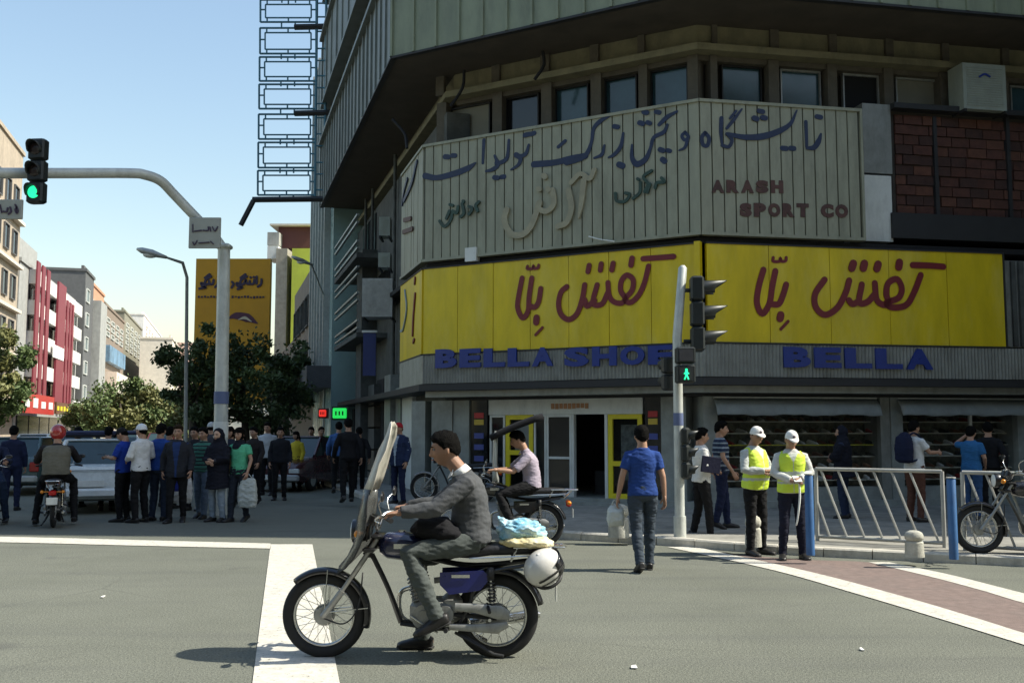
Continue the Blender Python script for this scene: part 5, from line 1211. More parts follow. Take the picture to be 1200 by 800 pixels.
def person(label, loc, rz, p, top, legs, shoes=(.012,.011,.011), skin='mid', hair='black', sleeve=1.0, s=1.0, vox=.011, hat=None, group=None, top_name=None, leg_name=None, female=False, coll=None, vest=None, apron=None, chador=None, jacket=None, belly=0.0, stripes=None, detail=False, long_top=False, beard=False, cap_back=False, rigid=None, hairlong=False, facewide=1.0, cat='person', curlLR=None):
    t = thing('person', label, cat, loc, rz, group); t.scale = (s,s,s); INV[t] = (Matrix.Translation(Vector(loc)) @ Matrix.Rotation(rz, 4, 'Z') @ Matrix.Scale(s, 4)).inverted()
    Mh = Matrix.Translation(p['head']) @ Matrix.Rotation(p['yaw'], 4, 'Z') @ Matrix.Rotation(p['pitch'], 4, 'X') @ Matrix.Rotation(p['roll'], 4, 'Y') @ Matrix.Diagonal((1.07*facewide,1.07,1.07,1))
    seed = sum(map(ord, label)) % 97
    # body: one continuous skin
    g = Geo(); head_geo(g, Mh)
    for sx in (-1, 1): g.ell(Mh@Vector((sx*.073,-.008,-.005)), (.011,.018,.030), M=Mh.to_3x3()@Matrix.Rotation(sx*.35,3,'Z'), nu=10, nv=8)
    hc = Mh@Vector((0,-.035,-.075)); limb(g, [spine(p,1.41), p['neck'], hc, Mh@Vector((0,-.01,-.02))], [(.082,.07),(.062,.060),(.058,.059),(.05,.05)], n=14)
    torso(g, p, TROWS, .93 if not female else .88, belly=belly*.8)
    hands = Geo()
    for sd, sx in (('L',-1),('R',1)):
        sh, el, wr = p['sh'+sd], p['el'+sd], p['wr'+sd]
        m_ = .90 if female else 1
        limb(g, [sh.lerp(spine(p,1.38),.3), sh, sub(sh,el,.4), el, sub(el,wr,.3), wr, wr+(wr-el).normalized()*.02], [.05*m_,.054*m_,.045*m_,.037*m_,.038*m_,.025*m_,.024*m_])
        hp, kn, an = p['hip'+sd], p['knee'+sd], p['ank'+sd]
        limb(g, [hp+(hp-kn).normalized()*.03, sub(hp,kn,.3), kn, sub(kn,an,.3), an, an+(an-kn).normalized()*.03], [.078,.074,.05,.052,.033,.032])
        a, d = foot_path(p, sd); foot_geo(g, a, d, -.006)
        hd = p['hand'+sd]; hdir, hup = hd if hd else ((wr-el).normalized()*.8+Vector((0,.1,-.2)), Vector((sx,.2,0)))
        sgn = (Vector(hdir).normalized().cross(Vector(hup))).dot(Vector((0,1,.25)) if not hd else Vector((-sx,0.0,.7)))
        hand_geo(g if detail else hands, wr, hdir, hup, 1 if sgn > 0 else -1, curl=(curlLR[0 if sd=='L' else 1] if curlLR else p['curl']))
    me = fuse(g, .0062 if detail else vox*.85, 2); 
    if hands.v: join_geo(me, hands)
    me.materials.append(SKIN[skin]); body = link('body', me, t)
    # eyes, brows
    for sx in (-1, 1):
        g = Geo(); g.ell(Mh@Vector((sx*.031,.079,.010)), (.0135,.008,.0095), M=Mh.to_3x3(), nu=10, nv=6); e = g.build('eye', EYEW, t, smooth=True)
        g = Geo(); g.ell(Mh@Vector((sx*.031,.0845,.010)), (.0085,.005,.0082), M=Mh.to_3x3(), nu=8, nv=6); g.build('iris', EYEM, e, smooth=True)
        g = Geo(); g.tube([Mh@Vector((sx*.015,.096,.026)), Mh@Vector((sx*.032,.0935,.031)), Mh@Vector((sx*.048,.084,.026))], [.0038,.0048,.002], n=6); g.build('eyebrow', HAIR[hair], t, smooth=True)
    g = Geo(); g.tube([Mh@Vector((-.02,.088,-.0615)), Mh@Vector((0,.0985,-.060)), Mh@Vector((.02,.088,-.0615))], [.002,.005,.002], n=6); g.build('lips', LIPM, t, smooth=True)
    if beard:
        g = Geo(); g.tube([Mh@Vector((-.026,.086,-.052)), Mh@Vector((0,.101,-.046)), Mh@Vector((.026,.086,-.052))], [.002,.006,.002], n=6); g.build('moustache', HAIR[hair], t, smooth=True)
    # hair
    def nz_(x,y,z): return noise.noise((x*7+seed,y*7,z*7))+.6*noise.noise((x*19,y*19+seed,z*19))
    def hoff(d, r):
        x, y, z = d
        line = .60 if y > .62 else (.60-(.62-y)*1.25 if y > .12 else (-.03-(.12-y)*.35 if y > -.35 else -.195-(-.35-y)*.7))
        if abs(x) > .75 and y < .12 and y > -.35: line = max(line, .12)
        if hairlong: line = min(line, .40 if y > .5 else -.9)
        k = sm(line-.05, line+.06, z+nz_(x,y,z)*.06)
        return -.007+k*(.017+.013*sm(.2,.8,z)+.010*sm(.1,.6,y)*sm(.45,.7,z)+nz_(x,y,z)*.008)
    if hat != 'helmet' and not chador:
        hf = (lambda d, r: min(hoff(d, r), .003) if d[2] > .05 else hoff(d, r)) if hat else hoff
        g = Geo(); head_geo(g, Mh, off=hf); me = g.mesh('hair', HAIR[hair]); me.polygons.foreach_set('use_smooth', [True]*len(me.polygons)); fix_normals(me); link('hair', me, t)
        if hairlong:
            g = Geo(); g.loft([Mh@Vector((0,-.06,.03)), Mh@Vector((0,-.10,-.05)), Mh@Vector((0,-.11,-.15)), Mh@Vector((0,-.10,-.20))], [(.06,.04),(.07,.045),(.055,.035),(.02,.015)], side=(1,0,0)); g.build('hair_tail', HAIR[hair], t, smooth=True)
    if hat and hat != 'helmet':
        hm = cloth('cap_'+('%.2f' % hat[0]), hat)
        def coff(d, r): return -.006+.017*sm(.30,.37,d[2]+ (0.0 if d[1] > 0 else .14))+.005*sm(.5,.7,d[2])-.004*sm(.9,1,d[2])
        g = Geo(); head_geo(g, Mh, off=coff); h_ = g.build('cap', hm, t, smooth=True)
        if hat[0] > .5: gb = Geo(); gb.ell(Mh@Vector((0,.092,.072)), (.020,.008,.016), M=Mh.to_3x3()@Matrix.Rotation(.45,3,'X'), nu=10, nv=6); gb.build('cap_badge', INKN, h_, smooth=True)
        g = Geo(); sy = -1 if cap_back else 1
        vs = []; 
        for k in range(9):
            q = PI*k/8; vs += [Mh@Vector((math.cos(q)*.070, sy*(.050+math.sin(q)*.052), .044)), Mh@Vector((math.cos(q)*.058, sy*(.075+math.sin(q)*.092), .040-.026*math.sin(q)))]
        g.add(vs, [(2*k, 2*k+1, 2*k+3, 2*k+2) for k in range(8)]); b_ = g.build('peak', hm, h_, smooth=True); b_.modifiers.new('t', 'SOLIDIFY').thickness = .006
    # trousers
    if legs is not None:
        g = Geo(); torso(g, p, [(.80,.06,.07),(.84,.14,.105),(.90,.172,.122),(.98,.163,.117),(1.02,.156,.112)], 1.0, .006, belly=belly*.6)
        for sd in 'LR':
            hp, kn, an = p['hip'+sd], p['knee'+sd], p['ank'+sd]
            q = Vector((0,0,0)); limb(g, [hp+(hp-kn).normalized()*.05, sub(hp,kn,.25), sub(hp,kn,.7), kn, sub(kn,an,.35), sub(kn,an,.8), an+(kn-an).normalized()*.0, an+(an-kn).normalized()*.025], [.094,.096,.076,.068,.068,.056,.056,.060], n=14)
        me = fuse(g, vox, 3, amp=.010, nscale=15, seed=seed); me.materials.append(cloth('legs_%.2f_%.2f_%.2f' % legs, legs)); link(leg_name or 'trousers', me, t)
    # shoes
    for sd in 'LR':
        a, d = foot_path(p, sd); g = Geo(); foot_geo(g, a, d, .005); limb(g, [a+Vector((0,0,.03)), a-Vector((0,0,.02))], [.038,.044]); me = fuse(g, .009, 2); me.materials.append(mat('shoe_leather_%.2f' % shoes[0], shoes, .45, var=.1)); sh_ = link('shoe', me, t)
        lat = d.cross(Vector((0,0,1))).normalized(); up = lat.cross(d).normalized(); g = Geo(); g.loft([a+d*y+up*-.082 for y in (-.08,-.05,.05,.12,.18,.205)], [(.03,.008),(.042,.01),(.043,.009),(.052,.009),(.046,.009),(.02,.007)], side=lat, n=10); g.build('sole', mat('sole', (.02,.02,.02), .8), sh_, smooth=True)
    # top
    def top_geo(add, sl, rows, hem=.90, armadd=.012):
        g = Geo(); R_ = [(hem-.012, *([q for q in rows if q[0] >= hem] or rows)[0][1:])]+[q for q in rows if q[0] > hem-.005]
        torso(g, p, R_, 1.0 if not female else .94, add, belly=belly)
        for sd in 'LR':
            sh, el, wr = p['sh'+sd], p['el'+sd], p['wr'+sd]; inn = spine(p,1.36)
            base = [sh.lerp(inn,.6)+Vector((0,0,.012)), sh.lerp(inn,.25), sh]; rb = [.056+armadd*.4, .058+armadd*.5, .054+armadd]
            if sl > 0:
                L1 = min(1, sl/.5); pts = base+[sub(sh,el,.45*L1), sub(sh,el,L1)]; rr = rb+[.052+armadd, .047+armadd*1.2]
                if sl > .5:
                    L2 = (sl-.5)/.5*.97; pts += [sub(el,wr,.35*L2), sub(el,wr,.8*L2), sub(el,wr,L2)]; rr += [.046+armadd, .036+armadd, .033+armadd]
                elif sl >= .45: pass
                limb(g, pts, rr)
        return g
    SR = [(.86,.172,.122),(.92,.175,.124),(.98,.168,.120),(1.08,.152,.112),(1.18,.156,.114),(1.28,.168,.120),(1.35,.166,.112),(1.40,.137,.096),(1.44,.086,.074),(1.46,.066,.064)]
    if top is not None:
        me = fuse(top_geo(.010, sleeve, SR, hem=.78 if long_top else .89), vox, 3, amp=.008, nscale=11, seed=seed+1)
        tm = [cloth('top_%.2f_%.2f_%.2f' % top, top)]
        if stripes:
            tm.append(cloth('stripe_%.2f' % stripes[0], stripes))
        for m_ in tm: me.materials.append(m_)
        if stripes:
            n = len(me.polygons); c = np.zeros(n*3); me.polygons.foreach_get('center', c); c = c.reshape(-1,3); me.polygons.foreach_set('material_index', ((c[:,2]*14) % 1 < .33).astype(np.int32))
        link(top_name or 'shirt', me, t)
    if coll is not None:
        g = Geo(); nb = p['neck']; ax = (p['head']-p['neck']).normalized()
        g.loft([nb-ax*.02, nb+ax*.02, nb+ax*.035], [(.078,.075),(.068,.066),(.064,.063)], n=18, caps=False); o = g.build('collar', cloth('collar_%.2f' % coll[0], coll), t, smooth=True); o.modifiers.new('t', 'SOLIDIFY').thickness = .006
        fr = spine(p,1.40)+Vector((0,.088,0)); tip = nb+Vector((0,.07,.01))
        for sx in (-1,1):
            g = Geo(); g.slab([tip, tip+Vector((sx*.045,-.02,.03)), tip+Vector((sx*.06,-.005,-.03)), tip+Vector((sx*.03,.025,-.055))], None, (0,.006,0)); g.build('collar_flap', cloth('collar_%.2f' % coll[0], coll), t)
    if vest:
        rows = [(h, a, b) for h, a, b in SR if h < 1.42]; g = top_geo(.024, 0, rows, hem=.90)
        for sd in 'LR':
            sh = p['sh'+sd]; inn = spine(p,1.36); limb(g, [sh.lerp(inn,.6), sh.lerp(inn,.15)], [.078,.074])
        me = fuse(g, vox, 3, amp=.007, nscale=10, seed=seed+5); me.materials.append(mat('hi_vis_yellow', (.58,.74,.05), .6, var=.08)); me.materials.append(mat('reflective_band', (.42,.46,.40), .35, var=.08)); me.materials.append(cloth('vest_gap', (.55,.58,.52)))
        n = len(me.polygons); c = np.zeros(n*3); me.polygons.foreach_get('center', c); c = c.reshape(-1,3)-np.array(p['pelvis']-Vector((0,0,.93))); z = c[:,2]; x = np.abs(c[:,0]); y = c[:,1]
        mi = np.where((z > 1.12) & (z < 1.17), 1, 0); mi = np.where((z > 1.0) & (z < 1.035), 1, mi); mi = np.where((x < .006), 1, mi); mi = np.where((x < (z-1.29)*.55) & (z > 1.29) & (y > 0), 2, mi)
        me.polygons.foreach_set('material_index', mi.astype(np.int32)); link('safety_vest', me, t)
    if jacket is not None:
        me = fuse(top_geo(.028, 1.0, SR, hem=.80 if jacket[1] else .87, armadd=.02), vox, 3, amp=.010, nscale=9, seed=seed+2); me.materials.append(cloth('jacket_%.2f_%.2f_%.2f' % jacket[0], jacket[0]))
        # open front: strip of the shirt shows
        if jacket[2] is not None:
            me.materials.append(cloth('under_%.2f' % jacket[2][0], jacket[2])); n = len(me.polygons); c = np.zeros(n*3); me.polygons.foreach_get('center', c); c = c.reshape(-1,3)
            me.polygons.foreach_set('material_index', ((np.abs(c[:,0]) < .02+np.clip(c[:,2]-1.0,0,1)*.13) & (c[:,1] > .05) & (c[:,2] < 1.43)).astype(np.int32))
        link('jacket', me, t)
    if chador is not None:
        cm = cloth('chador_%.2f' % chador[0], tuple(chador[:3])); z0 = chador[3] if len(chador) > 3 else .08
        g = Geo(); H_ = Mh
        def cho(d, r): return -.012+.034*sm(.05,.45,-d[1]+max(0,d[2]-.45)*2.4+abs(d[0])*.9-.15)
        head_geo(g, Mh, off=cho)
        torso(g, p, [(.84,.20,.16),(1.0,.205,.16),(1.2,.21,.165),(1.34,.215,.15),(1.42,.17,.12),(1.50,.11,.10),(1.56,.085,.095)], 1.0)
        for sd in 'LR':
            sh, el, wr = p['sh'+sd], p['el'+sd], p['wr'+sd]; limb(g, [sh, el, sub(el,wr,.75)], [.085,.085,.075])
        q = spine(p,.9); g.loft([q, Vector((q.x,q.y-.01,(.9+z0)/2)), Vector((q.x,q.y-.02,z0))], [(.20,.17),(.22,.20),(.25,.24)], side=(1,0,0), n=20)
        me = fuse(g, vox, 4, amp=.014, nscale=7, seed=seed+4); me.materials.append(cm); link('chador', me, t)
        g = Geo(); 
    return t
def on_ground(px, py, z=0): return tuple(G(px, py, z))
# ---- bags
def bag(label, loc, w_, h_, m, m2=None, rz=0, handle=.12, cat='bag'):
    t = thing('shopping_bag', label, cat, loc, rz)          # origin at the grip
    g = Geo(); d = .09
    g.loft([(0,0,-handle), (0,0,-handle-.03), (0,0,-handle-h_*.3), (0,0,-handle-h_*.75), (0,0,-handle-h_)], [(w_*.30,d*.25),(w_*.42,d*.4),(w_*.48,d*.8),(w_*.52,d),(w_*.46,d*.7)], side=(1,0,0), n=18, power=.6)
    me = fuse(g, .012, 2, amp=.012, nscale=16, seed=3); me.materials.append(m)
    if m2:
        me.materials.append(m2); n = len(me.polygons); c = np.zeros(n*3); me.polygons.foreach_get('center', c); c = c.reshape(-1,3); me.polygons.foreach_set('material_index', ((c[:,0] < -w_*.12) & (c[:,2] > -handle-h_*.55)).astype(np.int32))
    link('sack', me, t)
    g = Geo(); g.tube([(-w_*.22,0,-handle), (-.01,0,0), (w_*.22,0,-handle)], .008, n=6, smooth=4); g.build('handle', m, t, smooth=True)
    return t
WPL = mat('white_plastic_bag', (.75,.75,.73), .4, var=.08, bump=.6, bscale=18); BPL = mat('blue_plastic_print', (.03,.05,.35), .4); GPL = mat('grey_plastic_bag', (.48,.50,.46), .45, var=.1, bump=.6, bscale=18)
# ---- main pedestrians
def walk(st, arm=.12, side=1, **k):      # simple stride pose; st = stride half length, side=+1 right foot forward
    f, b = ('R','L') if side > 0 else ('L','R'); sx = {'L':-1,'R':1}
    d = {}
    d['knee'+f] = (sx[f]*.10, st*.75, .50); d['ank'+f] = (sx[f]*.10, st*1.0, .09); d['knee'+b] = (sx[b]*.10, -st*.15, .485); d['ank'+b] = (sx[b]*.10, -st*1.0, .13)
    d['foot'+b] = (sx[b]*.08, 1, -.35); d['el'+f] = (sx[f]*.25, -arm*.6-.03, 1.14); d['wr'+f] = (sx[f]*.26, -arm+.02, .90); d['el'+b] = (sx[b]*.25, arm*.4-.02, 1.14); d['wr'+b] = (sx[b]*.26, arm+.08, .91)
    d.update(k); return pose(**d)
NAVY = (.015,.02,.05); BLK = (.010,.010,.011); JEAN = (.045,.058,.075); JEAN2 = (.04,.06,.11)
# walker in the blue shirt, seen from behind
person('man in a bright blue short sleeved shirt and grey jeans walking away with a bag', on_ground(754,669), R(4), walk(.13, .05, side=1, elL=(-.245,-.02,1.12), wrL=(-.29,.03,.87), elR=(.24,-.03,1.12), wrR=(.27,.02,.86), ankL=(-.07,-.16,.12), kneeL=(-.085,-.02,.49)),
    (.020,.052,.20), JEAN, sleeve=.33, s=.985, vox=.010, hair='black', detail=False)
b_ = on_ground(754,669); 
bag('small pale plastic bag hanging from the blue shirted walker\'s left hand', (b_[0]-.315, b_[1]+.05, .82), .2, .24, GPL, handle=.06)
# two traffic officers
DOWN = .45
p_ = pose(elL=(-.25,.04,1.14), wrL=(-.05,.22,1.10), elR=(.25,.05,1.14), wrR=(.06,.24,1.13), handL=((.8,.5,.1),(0,.3,1)), handR=((-.8,.4,.1),(0,.3,1)), head=(0,.055,1.595), pitch=-.22, yaw=-.3, kneeL=(-.11,.03,.49), ankL=(-.15,-.02,.09), kneeR=(.11,.02,.49), ankR=(.13,.02,.09))
person('officer in white cap and yellow vest turned towards the officer on his right', on_ground(886,650), R(180+35), p_, (.42,.44,.42), BLK, s=.98, vox=.010, hat=(.70,.68,.64), vest=True, top_name='uniform_shirt', skin='tan', belly=.06)
p_ = pose(elL=(-.24,.05,1.14), wrL=(-.06,.23,1.08), elR=(.24,.05,1.14), wrR=(.05,.24,1.06), handL=((.8,.5,-.1),(0,.3,1)), handR=((-.8,.4,-.1),(0,.3,1)), head=(0,.06,1.585), pitch=-.30, yaw=.1, ankL=(-.13,-.02,.09), ankR=(.15,.04,.09), kneeR=(.12,.05,.49))
person('officer in white cap and yellow vest facing us, looking down at his hands', on_ground(930,655), R(176), p_, (.50,.50,.47), (.012,.013,.025), s=.955, vox=.010, hat=(.72,.70,.66), vest=True, top_name='uniform_shirt', skin='tan')
c_ = on_ground(930,655); g = Geo(); t = thing('note_pad', 'small white pad held by the officer facing us', 'note pad', (c_[0], c_[1]-.25, 1.03)); g.bbox((0,0,0), (.10,.14,.012), .003, M=Matrix.Rotation(.5,4,'X')); g.build('paper', mat('paper', (.7,.7,.66), .8), t)
c_ = on_ground(930,655); g = Geo(); t = thing('strap', 'long pale strap hanging from the right officer\'s hands', 'strap', (c_[0]+.02, c_[1]-.27, 1.0)); g.tube([(0,0,0), (.0,-.01,-.2), (-.03,-.02,-.42), (-.05,0,-.55)], [.012,.014,.012,.01], n=6, smooth=4); g.build('strap_band', mat('paper', (.7,.7,.66), .8), t, smooth=True)
# white shirt with folder, striped shirt behind him
p_ = walk(.10, .06, side=1, elR=(.24,-.01,1.15), wrR=(.16,.20,1.06), handR=((-.6,.7,0),(.5,.3,.6)), elL=(-.24,.02,1.15), wrL=(-.10,.20,1.04), handL=((.8,.5,0),(-.3,-.2,.8)))
person('man in a white shirt and black trousers holding a dark folder beside the pole', on_ground(823,633), R(-80), p_, (.66,.65,.62), BLK, s=.97, vox=.011)
a_ = on_ground(823,633); g = Geo(); t = thing('folder', 'dark folder held against the white shirt of the man by the pole', 'folder', (a_[0]+.10, a_[1]-.25, 1.13)); g.bbox((0,0,0), (.30,.035,.24), .008, M=Matrix.Rotation(R(12),4,'Z')@Matrix.Rotation(R(8),4,'Y')); g.build('cover', cloth('folder', (.012,.013,.03)), t)
person('young man in a navy and grey striped shirt behind the man in white', on_ground(846,619,KH), R(-95), walk(.10,.08,side=-1), (.02,.03,.06), NAVY, sleeve=.35, s=.97, stripes=(.22,.26,.30), vox=.011)
# window shoppers in the shade
person('woman in a long black chador looking at the shop window behind the railing', on_ground(990,607,KH), R(60), pose(elL=(-.22,.08,1.14), wrL=(-.04,.2,1.15), elR=(.22,.06,1.14), wrR=(.04,.2,1.1)), (.02,.025,.06), (.02,.03,.06), s=.93, chador=(.010,.011,.018,.75), female=True)
p_ = pose(elR=(.24,.1,1.18), wrR=(.2,.36,1.18), elL=(-.24,-.02,1.13), wrL=(-.2,.18,1.05))
person('man in a white t-shirt and brown trousers with a dark backpack, behind the railing', on_ground(1074,611,KH), R(-62), p_, (.62,.63,.62), (.10,.045,.03), sleeve=.33, s=.98)
q_ = on_ground(1074,611,KH); dq = Vector((math.sin(R(62)), math.cos(R(62)),0)); g = Geo(); t = thing('backpack', 'dark blue backpack worn by the man in the white t-shirt', 'backpack', (q_[0]-dq.x*.24, q_[1]-dq.y*.24, KH+.98), R(-62))
g.loft([(0,0,0),(0,0,.05),(0,0,.25),(0,.01,.42),(0,.04,.5)], [(.10,.05),(.15,.10),(.16,.11),(.14,.09),(.07,.04)], side=(1,0,0), power=.7, n=16); me = fuse(g, .012, 2, amp=.008); me.materials.append(cloth('backpack', (.012,.016,.04))); link('pack', me, t)
for sx in (-1,1):
    g = Geo(); g.tube([(sx*.07,.05,.46),(sx*.09,.16,.50),(sx*.10,.31,.40),(sx*.11,.33,.22),(sx*.12,.22,.08),(sx*.1,.05,.02)], .017, n=6, smooth=4); g.build('shoulder_strap', cloth('backpack', (.012,.016,.04)), t, smooth=True)
p_ = pose(elL=(-.30,.12,1.38), wrL=(-.14,.26,1.55), handL=((.6,.3,.3),(0,0,1)), elR=(.24,-.02,1.13), wrR=(.2,.15,1.0), head=(0,.05,1.58))
person('person in a bright blue shirt with one arm raised to the head, behind the railing', on_ground(1141,609,KH), R(-40), p_, (.03,.13,.30), (.04,.09,.20), sleeve=.36, s=.93)
person('man in black standing right of the person in the bright blue shirt', on_ground(1162,606,KH), R(-20), walk(.08), (.012,.012,.014), BLK, s=.97, vox=.014)
# by the left end of the shop
person('person in a dark jacket and red cap standing near the shop corner', on_ground(467,590,KH), R(150), pose(), (.35,.40,.45), NAVY, s=.98, hat=(.40,.02,.03), jacket=((.02,.03,.07), True, (.35,.40,.45)))
person('man in black standing on the shaded pavement under the green light sign', on_ground(407,588,KH), R(20), walk(.08), BLK, BLK, s=1.03)
person('man in a blue shirt just behind the man in black under the light signs', on_ground(396,577,KH), R(10), walk(.08), (.05,.12,.30), BLK, s=1.0, vox=.014)
person('dark dressed man walking in the deep shade, second from the green sign', on_ground(375,572), R(-150), walk(.10), (.02,.018,.02), BLK, s=1.0, vox=.014)
person('dark dressed man farthest back near the maroon car', on_ground(364,569), R(170), walk(.10,side=-1), (.014,.014,.02), (.02,.02,.025), s=1.0, vox=.014)
person('person in a yellow top near the front of the dark red car', on_ground(347,575), R(150), pose(head=(0,.04,1.6)), (.45,.36,.03), BLK, s=.92, vox=.014, female=True, hairlong=True)
person('man in a printed white t-shirt standing behind the girl in green', on_ground(312,580), R(175), pose(), (.40,.42,.44), BLK, sleeve=.34, s=1.06, vox=.012)
# ---- crowd at the left crossing
p_ = pose(elL=(-.23,.06,1.15), wrL=(-.06,.30,1.17), elR=(.23,.08,1.15), wrR=(.05,.32,1.16), head=(0,.06,1.58), pitch=-.45, handL=((.3,.9,.1),(-.6,0,.8)), handR=((-.3,.9,.1),(.6,0,.8)))
person('man in a blue shirt and dark cap looking down at a phone', on_ground(143,611), R(78), p_, (.015,.045,.28), BLK, s=.985, sleeve=.42, hat=(.012,.012,.014))
a_ = on_ground(143,611); g = Geo(); t = thing('phone', 'small phone in the hands of the man in the dark cap', 'phone', (a_[0]-.42, a_[1]+.02, 1.20)); g.bbox((0,0,0), (.14,.07,.01), .003); g.build('screen', DGLASS, t)
person('traffic officer in a white shirt and white cap standing with his back half turned', on_ground(163,612), R(62), pose(elR=(.24,.0,1.14), wrR=(.14,.22,1.08), elL=(-.24,.02,1.14), wrL=(-.12,.22,1.08)), (.62,.63,.63), BLK, s=1.02, hat=(.68,.69,.70), sleeve=.9)
for k_ in (0,): pass
person('black haired man in a blue vest seen from behind', on_ground(185,610), R(-6), pose(), (.02,.06,.26), (.025,.035,.06), s=1.02, sleeve=.9)
person('man in a dark suit and blue shirt walking towards us with a shopping bag', on_ground(206,612), R(186), walk(.10,.05, head=(0,.02,1.6)), (.02,.035,.10), BLK, s=1.0, jacket=((.022,.024,.03), True, (.02,.04,.12)), skin='mid', hair='brown')
a_ = on_ground(219,606); bag('white and blue plastic shopping bag carried by the man in the suit', (a_[0], a_[1]-.30, .84), .36, .50, WPL, BPL, rz=.1, handle=.05)
person('young man in a dark vest with green patterned sleeves', on_ground(236,607), R(165), walk(.08,side=-1), (.05,.16,.12), (.10,.14,.20), s=.98, sleeve=.36, vest=None, stripes=(.02,.02,.025))
person('woman in a black chador beside the gantry pole', on_ground(254,611), R(160), pose(elL=(-.22,.08,1.14), wrL=(-.04,.2,1.12), elR=(.22,.06,1.14), wrR=(.04,.2,1.1)), (.05,.05,.06), (.25,.30,.35), s=.97, chador=(.008,.008,.010,.62), female=True, skin='pale')
p_ = walk(.10,.04,side=1, head=(0,.02,1.6)); person('young woman in a green top and dark scarf walking with a white bag', on_ground(279,611), R(160), p_, (.10,.42,.24), (.02,.025,.035), s=.97, sleeve=.30, female=True, hairlong=True, skin='mid')
a_ = on_ground(279,611); sc_ = Geo(); t = thing('scarf', 'dark scarf round the neck of the young woman in green', 'scarf', (a_[0], a_[1], 1.36)); sc_.loft([(0,0,-.07),(0,0,0),(0,0,.07),(0,0,.11)], [(.15,.12),(.135,.11),(.09,.09),(.07,.075)], side=(1,0,0), n=18); me = fuse(sc_, .012, 3, amp=.012, nscale=14); me.materials.append(cloth('scarf', (.012,.014,.022))); link('scarf_cloth', me, t)
bag('white plastic bag swinging from the hand of the young woman in green', (a_[0]+.19, a_[1]-.10, .86), .34, .52, GPL, rz=-.2, handle=.08)
person('man in dark blue standing astride at the far left behind a rider', on_ground(52-40,598), R(20), pose(), NAVY, NAVY, s=1.0, vox=.014)
person('man in a long dark coat hidden between the suit man and the striped sleeves', on_ground(226,598), R(170), pose(), (.02,.02,.025), BLK, s=.99, vox=.014)
person('man in a pale cap behind the woman in the black chador', on_ground(245,588), R(10), pose(), (.05,.05,.06), BLK, s=1.06, vox=.014, hat=(.45,.46,.46))

for (px, py, rz_, tp, lg, lb_, kw) in ((124,598,20,(.03,.03,.035),BLK,'man in dark clothes standing close to the pale car', {}), (196,596,-10,(.05,.05,.06),BLK,'man in a grey shirt glimpsed behind the man in the dark suit', {}),
    (268,594,170,(.02,.025,.04),BLK,'woman in a dark scarf behind the woman in the black chador', dict(female=True, hairlong=True)), (296,590,160,(.025,.02,.02),BLK,'man in dark clothes between the girl in green and the printed t-shirt', {}),
    (327,586,-170,(.015,.016,.02),BLK,'man in black standing by the headlamps of the dark red car', {}), (88,594,10,(.02,.03,.06),BLK,'man in navy standing between the red helmet rider and pale car', {}),
    (420,578,15,(.02,.02,.022),BLK,'man in black at the shop wall right of the light signs', {})):
    person(lb_, on_ground(px, py), R(rz_), pose() if px % 2 else walk(.07), tp, lg, s=.99, vox=.014, **kw)
# ================================================================== motorcycles  (local: +Y forward, rear axle at y=0, ground z=0)
TYRE = mat('tyre', (.015,.015,.015), .8); CHR = mat('chrome', (.62,.62,.60), .22, metal=.9, var=.06); ALU = mat('cast_aluminium', (.34,.34,.32), .45, metal=.4, var=.15, vscale=14, dirt_sheen=.35, dscale=12)
BPT = paint('bike_black', (.012,.012,.014), .3, coat=.4); SEATM = mat('seat_vinyl', (.014,.014,.016), .5, var=.2, bump=.2); AMB = mat('amber_lens', (.65,.22,.01), .25, var=0); RLENS = mat('red_lens', (.4,.01,.01), .2, var=0)
def wheel(t, y, z, R0, nsp=32, w_=.045, front=True):
    g = Geo(); g.torus((0,y,z), R0-w_*.9, w_*.92, 'X', 64, 12, r2=w_*.85); ty = g.build('wheel', TYRE, t, smooth=True)
    ri = R0-w_*1.95
    g = Geo(); g.torus((0,y,z), ri, .013, 'X', 64, 8, r2=.024); g.build('rim', CHR, ty, smooth=True)
    g = Geo(); g.cyl((0,y,z), .062 if front else .075, .09, 'X', 24); g.cyl((0,y,z), .078 if front else .092, .02, 'X', 24); g.cyl((0,y,z), .014, .2, 'X', 10); g.build('hub', ALU, ty, smooth=40)
    g = Geo()
    for k in range(nsp):
        a = 2*PI*k/nsp; b = a+(.55 if k % 2 else -.55); sx = -.035 if k % 4 < 2 else .035
        g.tube([(sx, y+math.cos(b)*.06, z+math.sin(b)*.06), (sx*.15, y+math.cos(a)*ri, z+math.sin(a)*ri)], .0024, n=5)
    o = g.build('spokes', CHR, ty); o['kind'] = 'stuff'
    return ty
def fender(t, y, z, R0, a0, a1, hw, m, name='fender'):
    vs = []; fs = []; n = 26
    for i in range(n+1):
        a = R(a0+(a1-a0)*i/n)
        for (x, dr) in ((-hw,-.035),(-hw*.85,-.005),(0,.008),(hw*.85,-.005),(hw,-.035)):
            r_ = R0+dr; vs.append((x, y+math.cos(a)*r_, z+math.sin(a)*r_))
    for i in range(n):
        for k in range(4): fs.append((i*5+k, (i+1)*5+k, (i+1)*5+k+1, i*5+k+1))
    g = Geo(); g.add(vs, fs); o = g.build(name, m, t, smooth=True); o.modifiers.new('t', 'SOLIDIFY').thickness = .004; return o
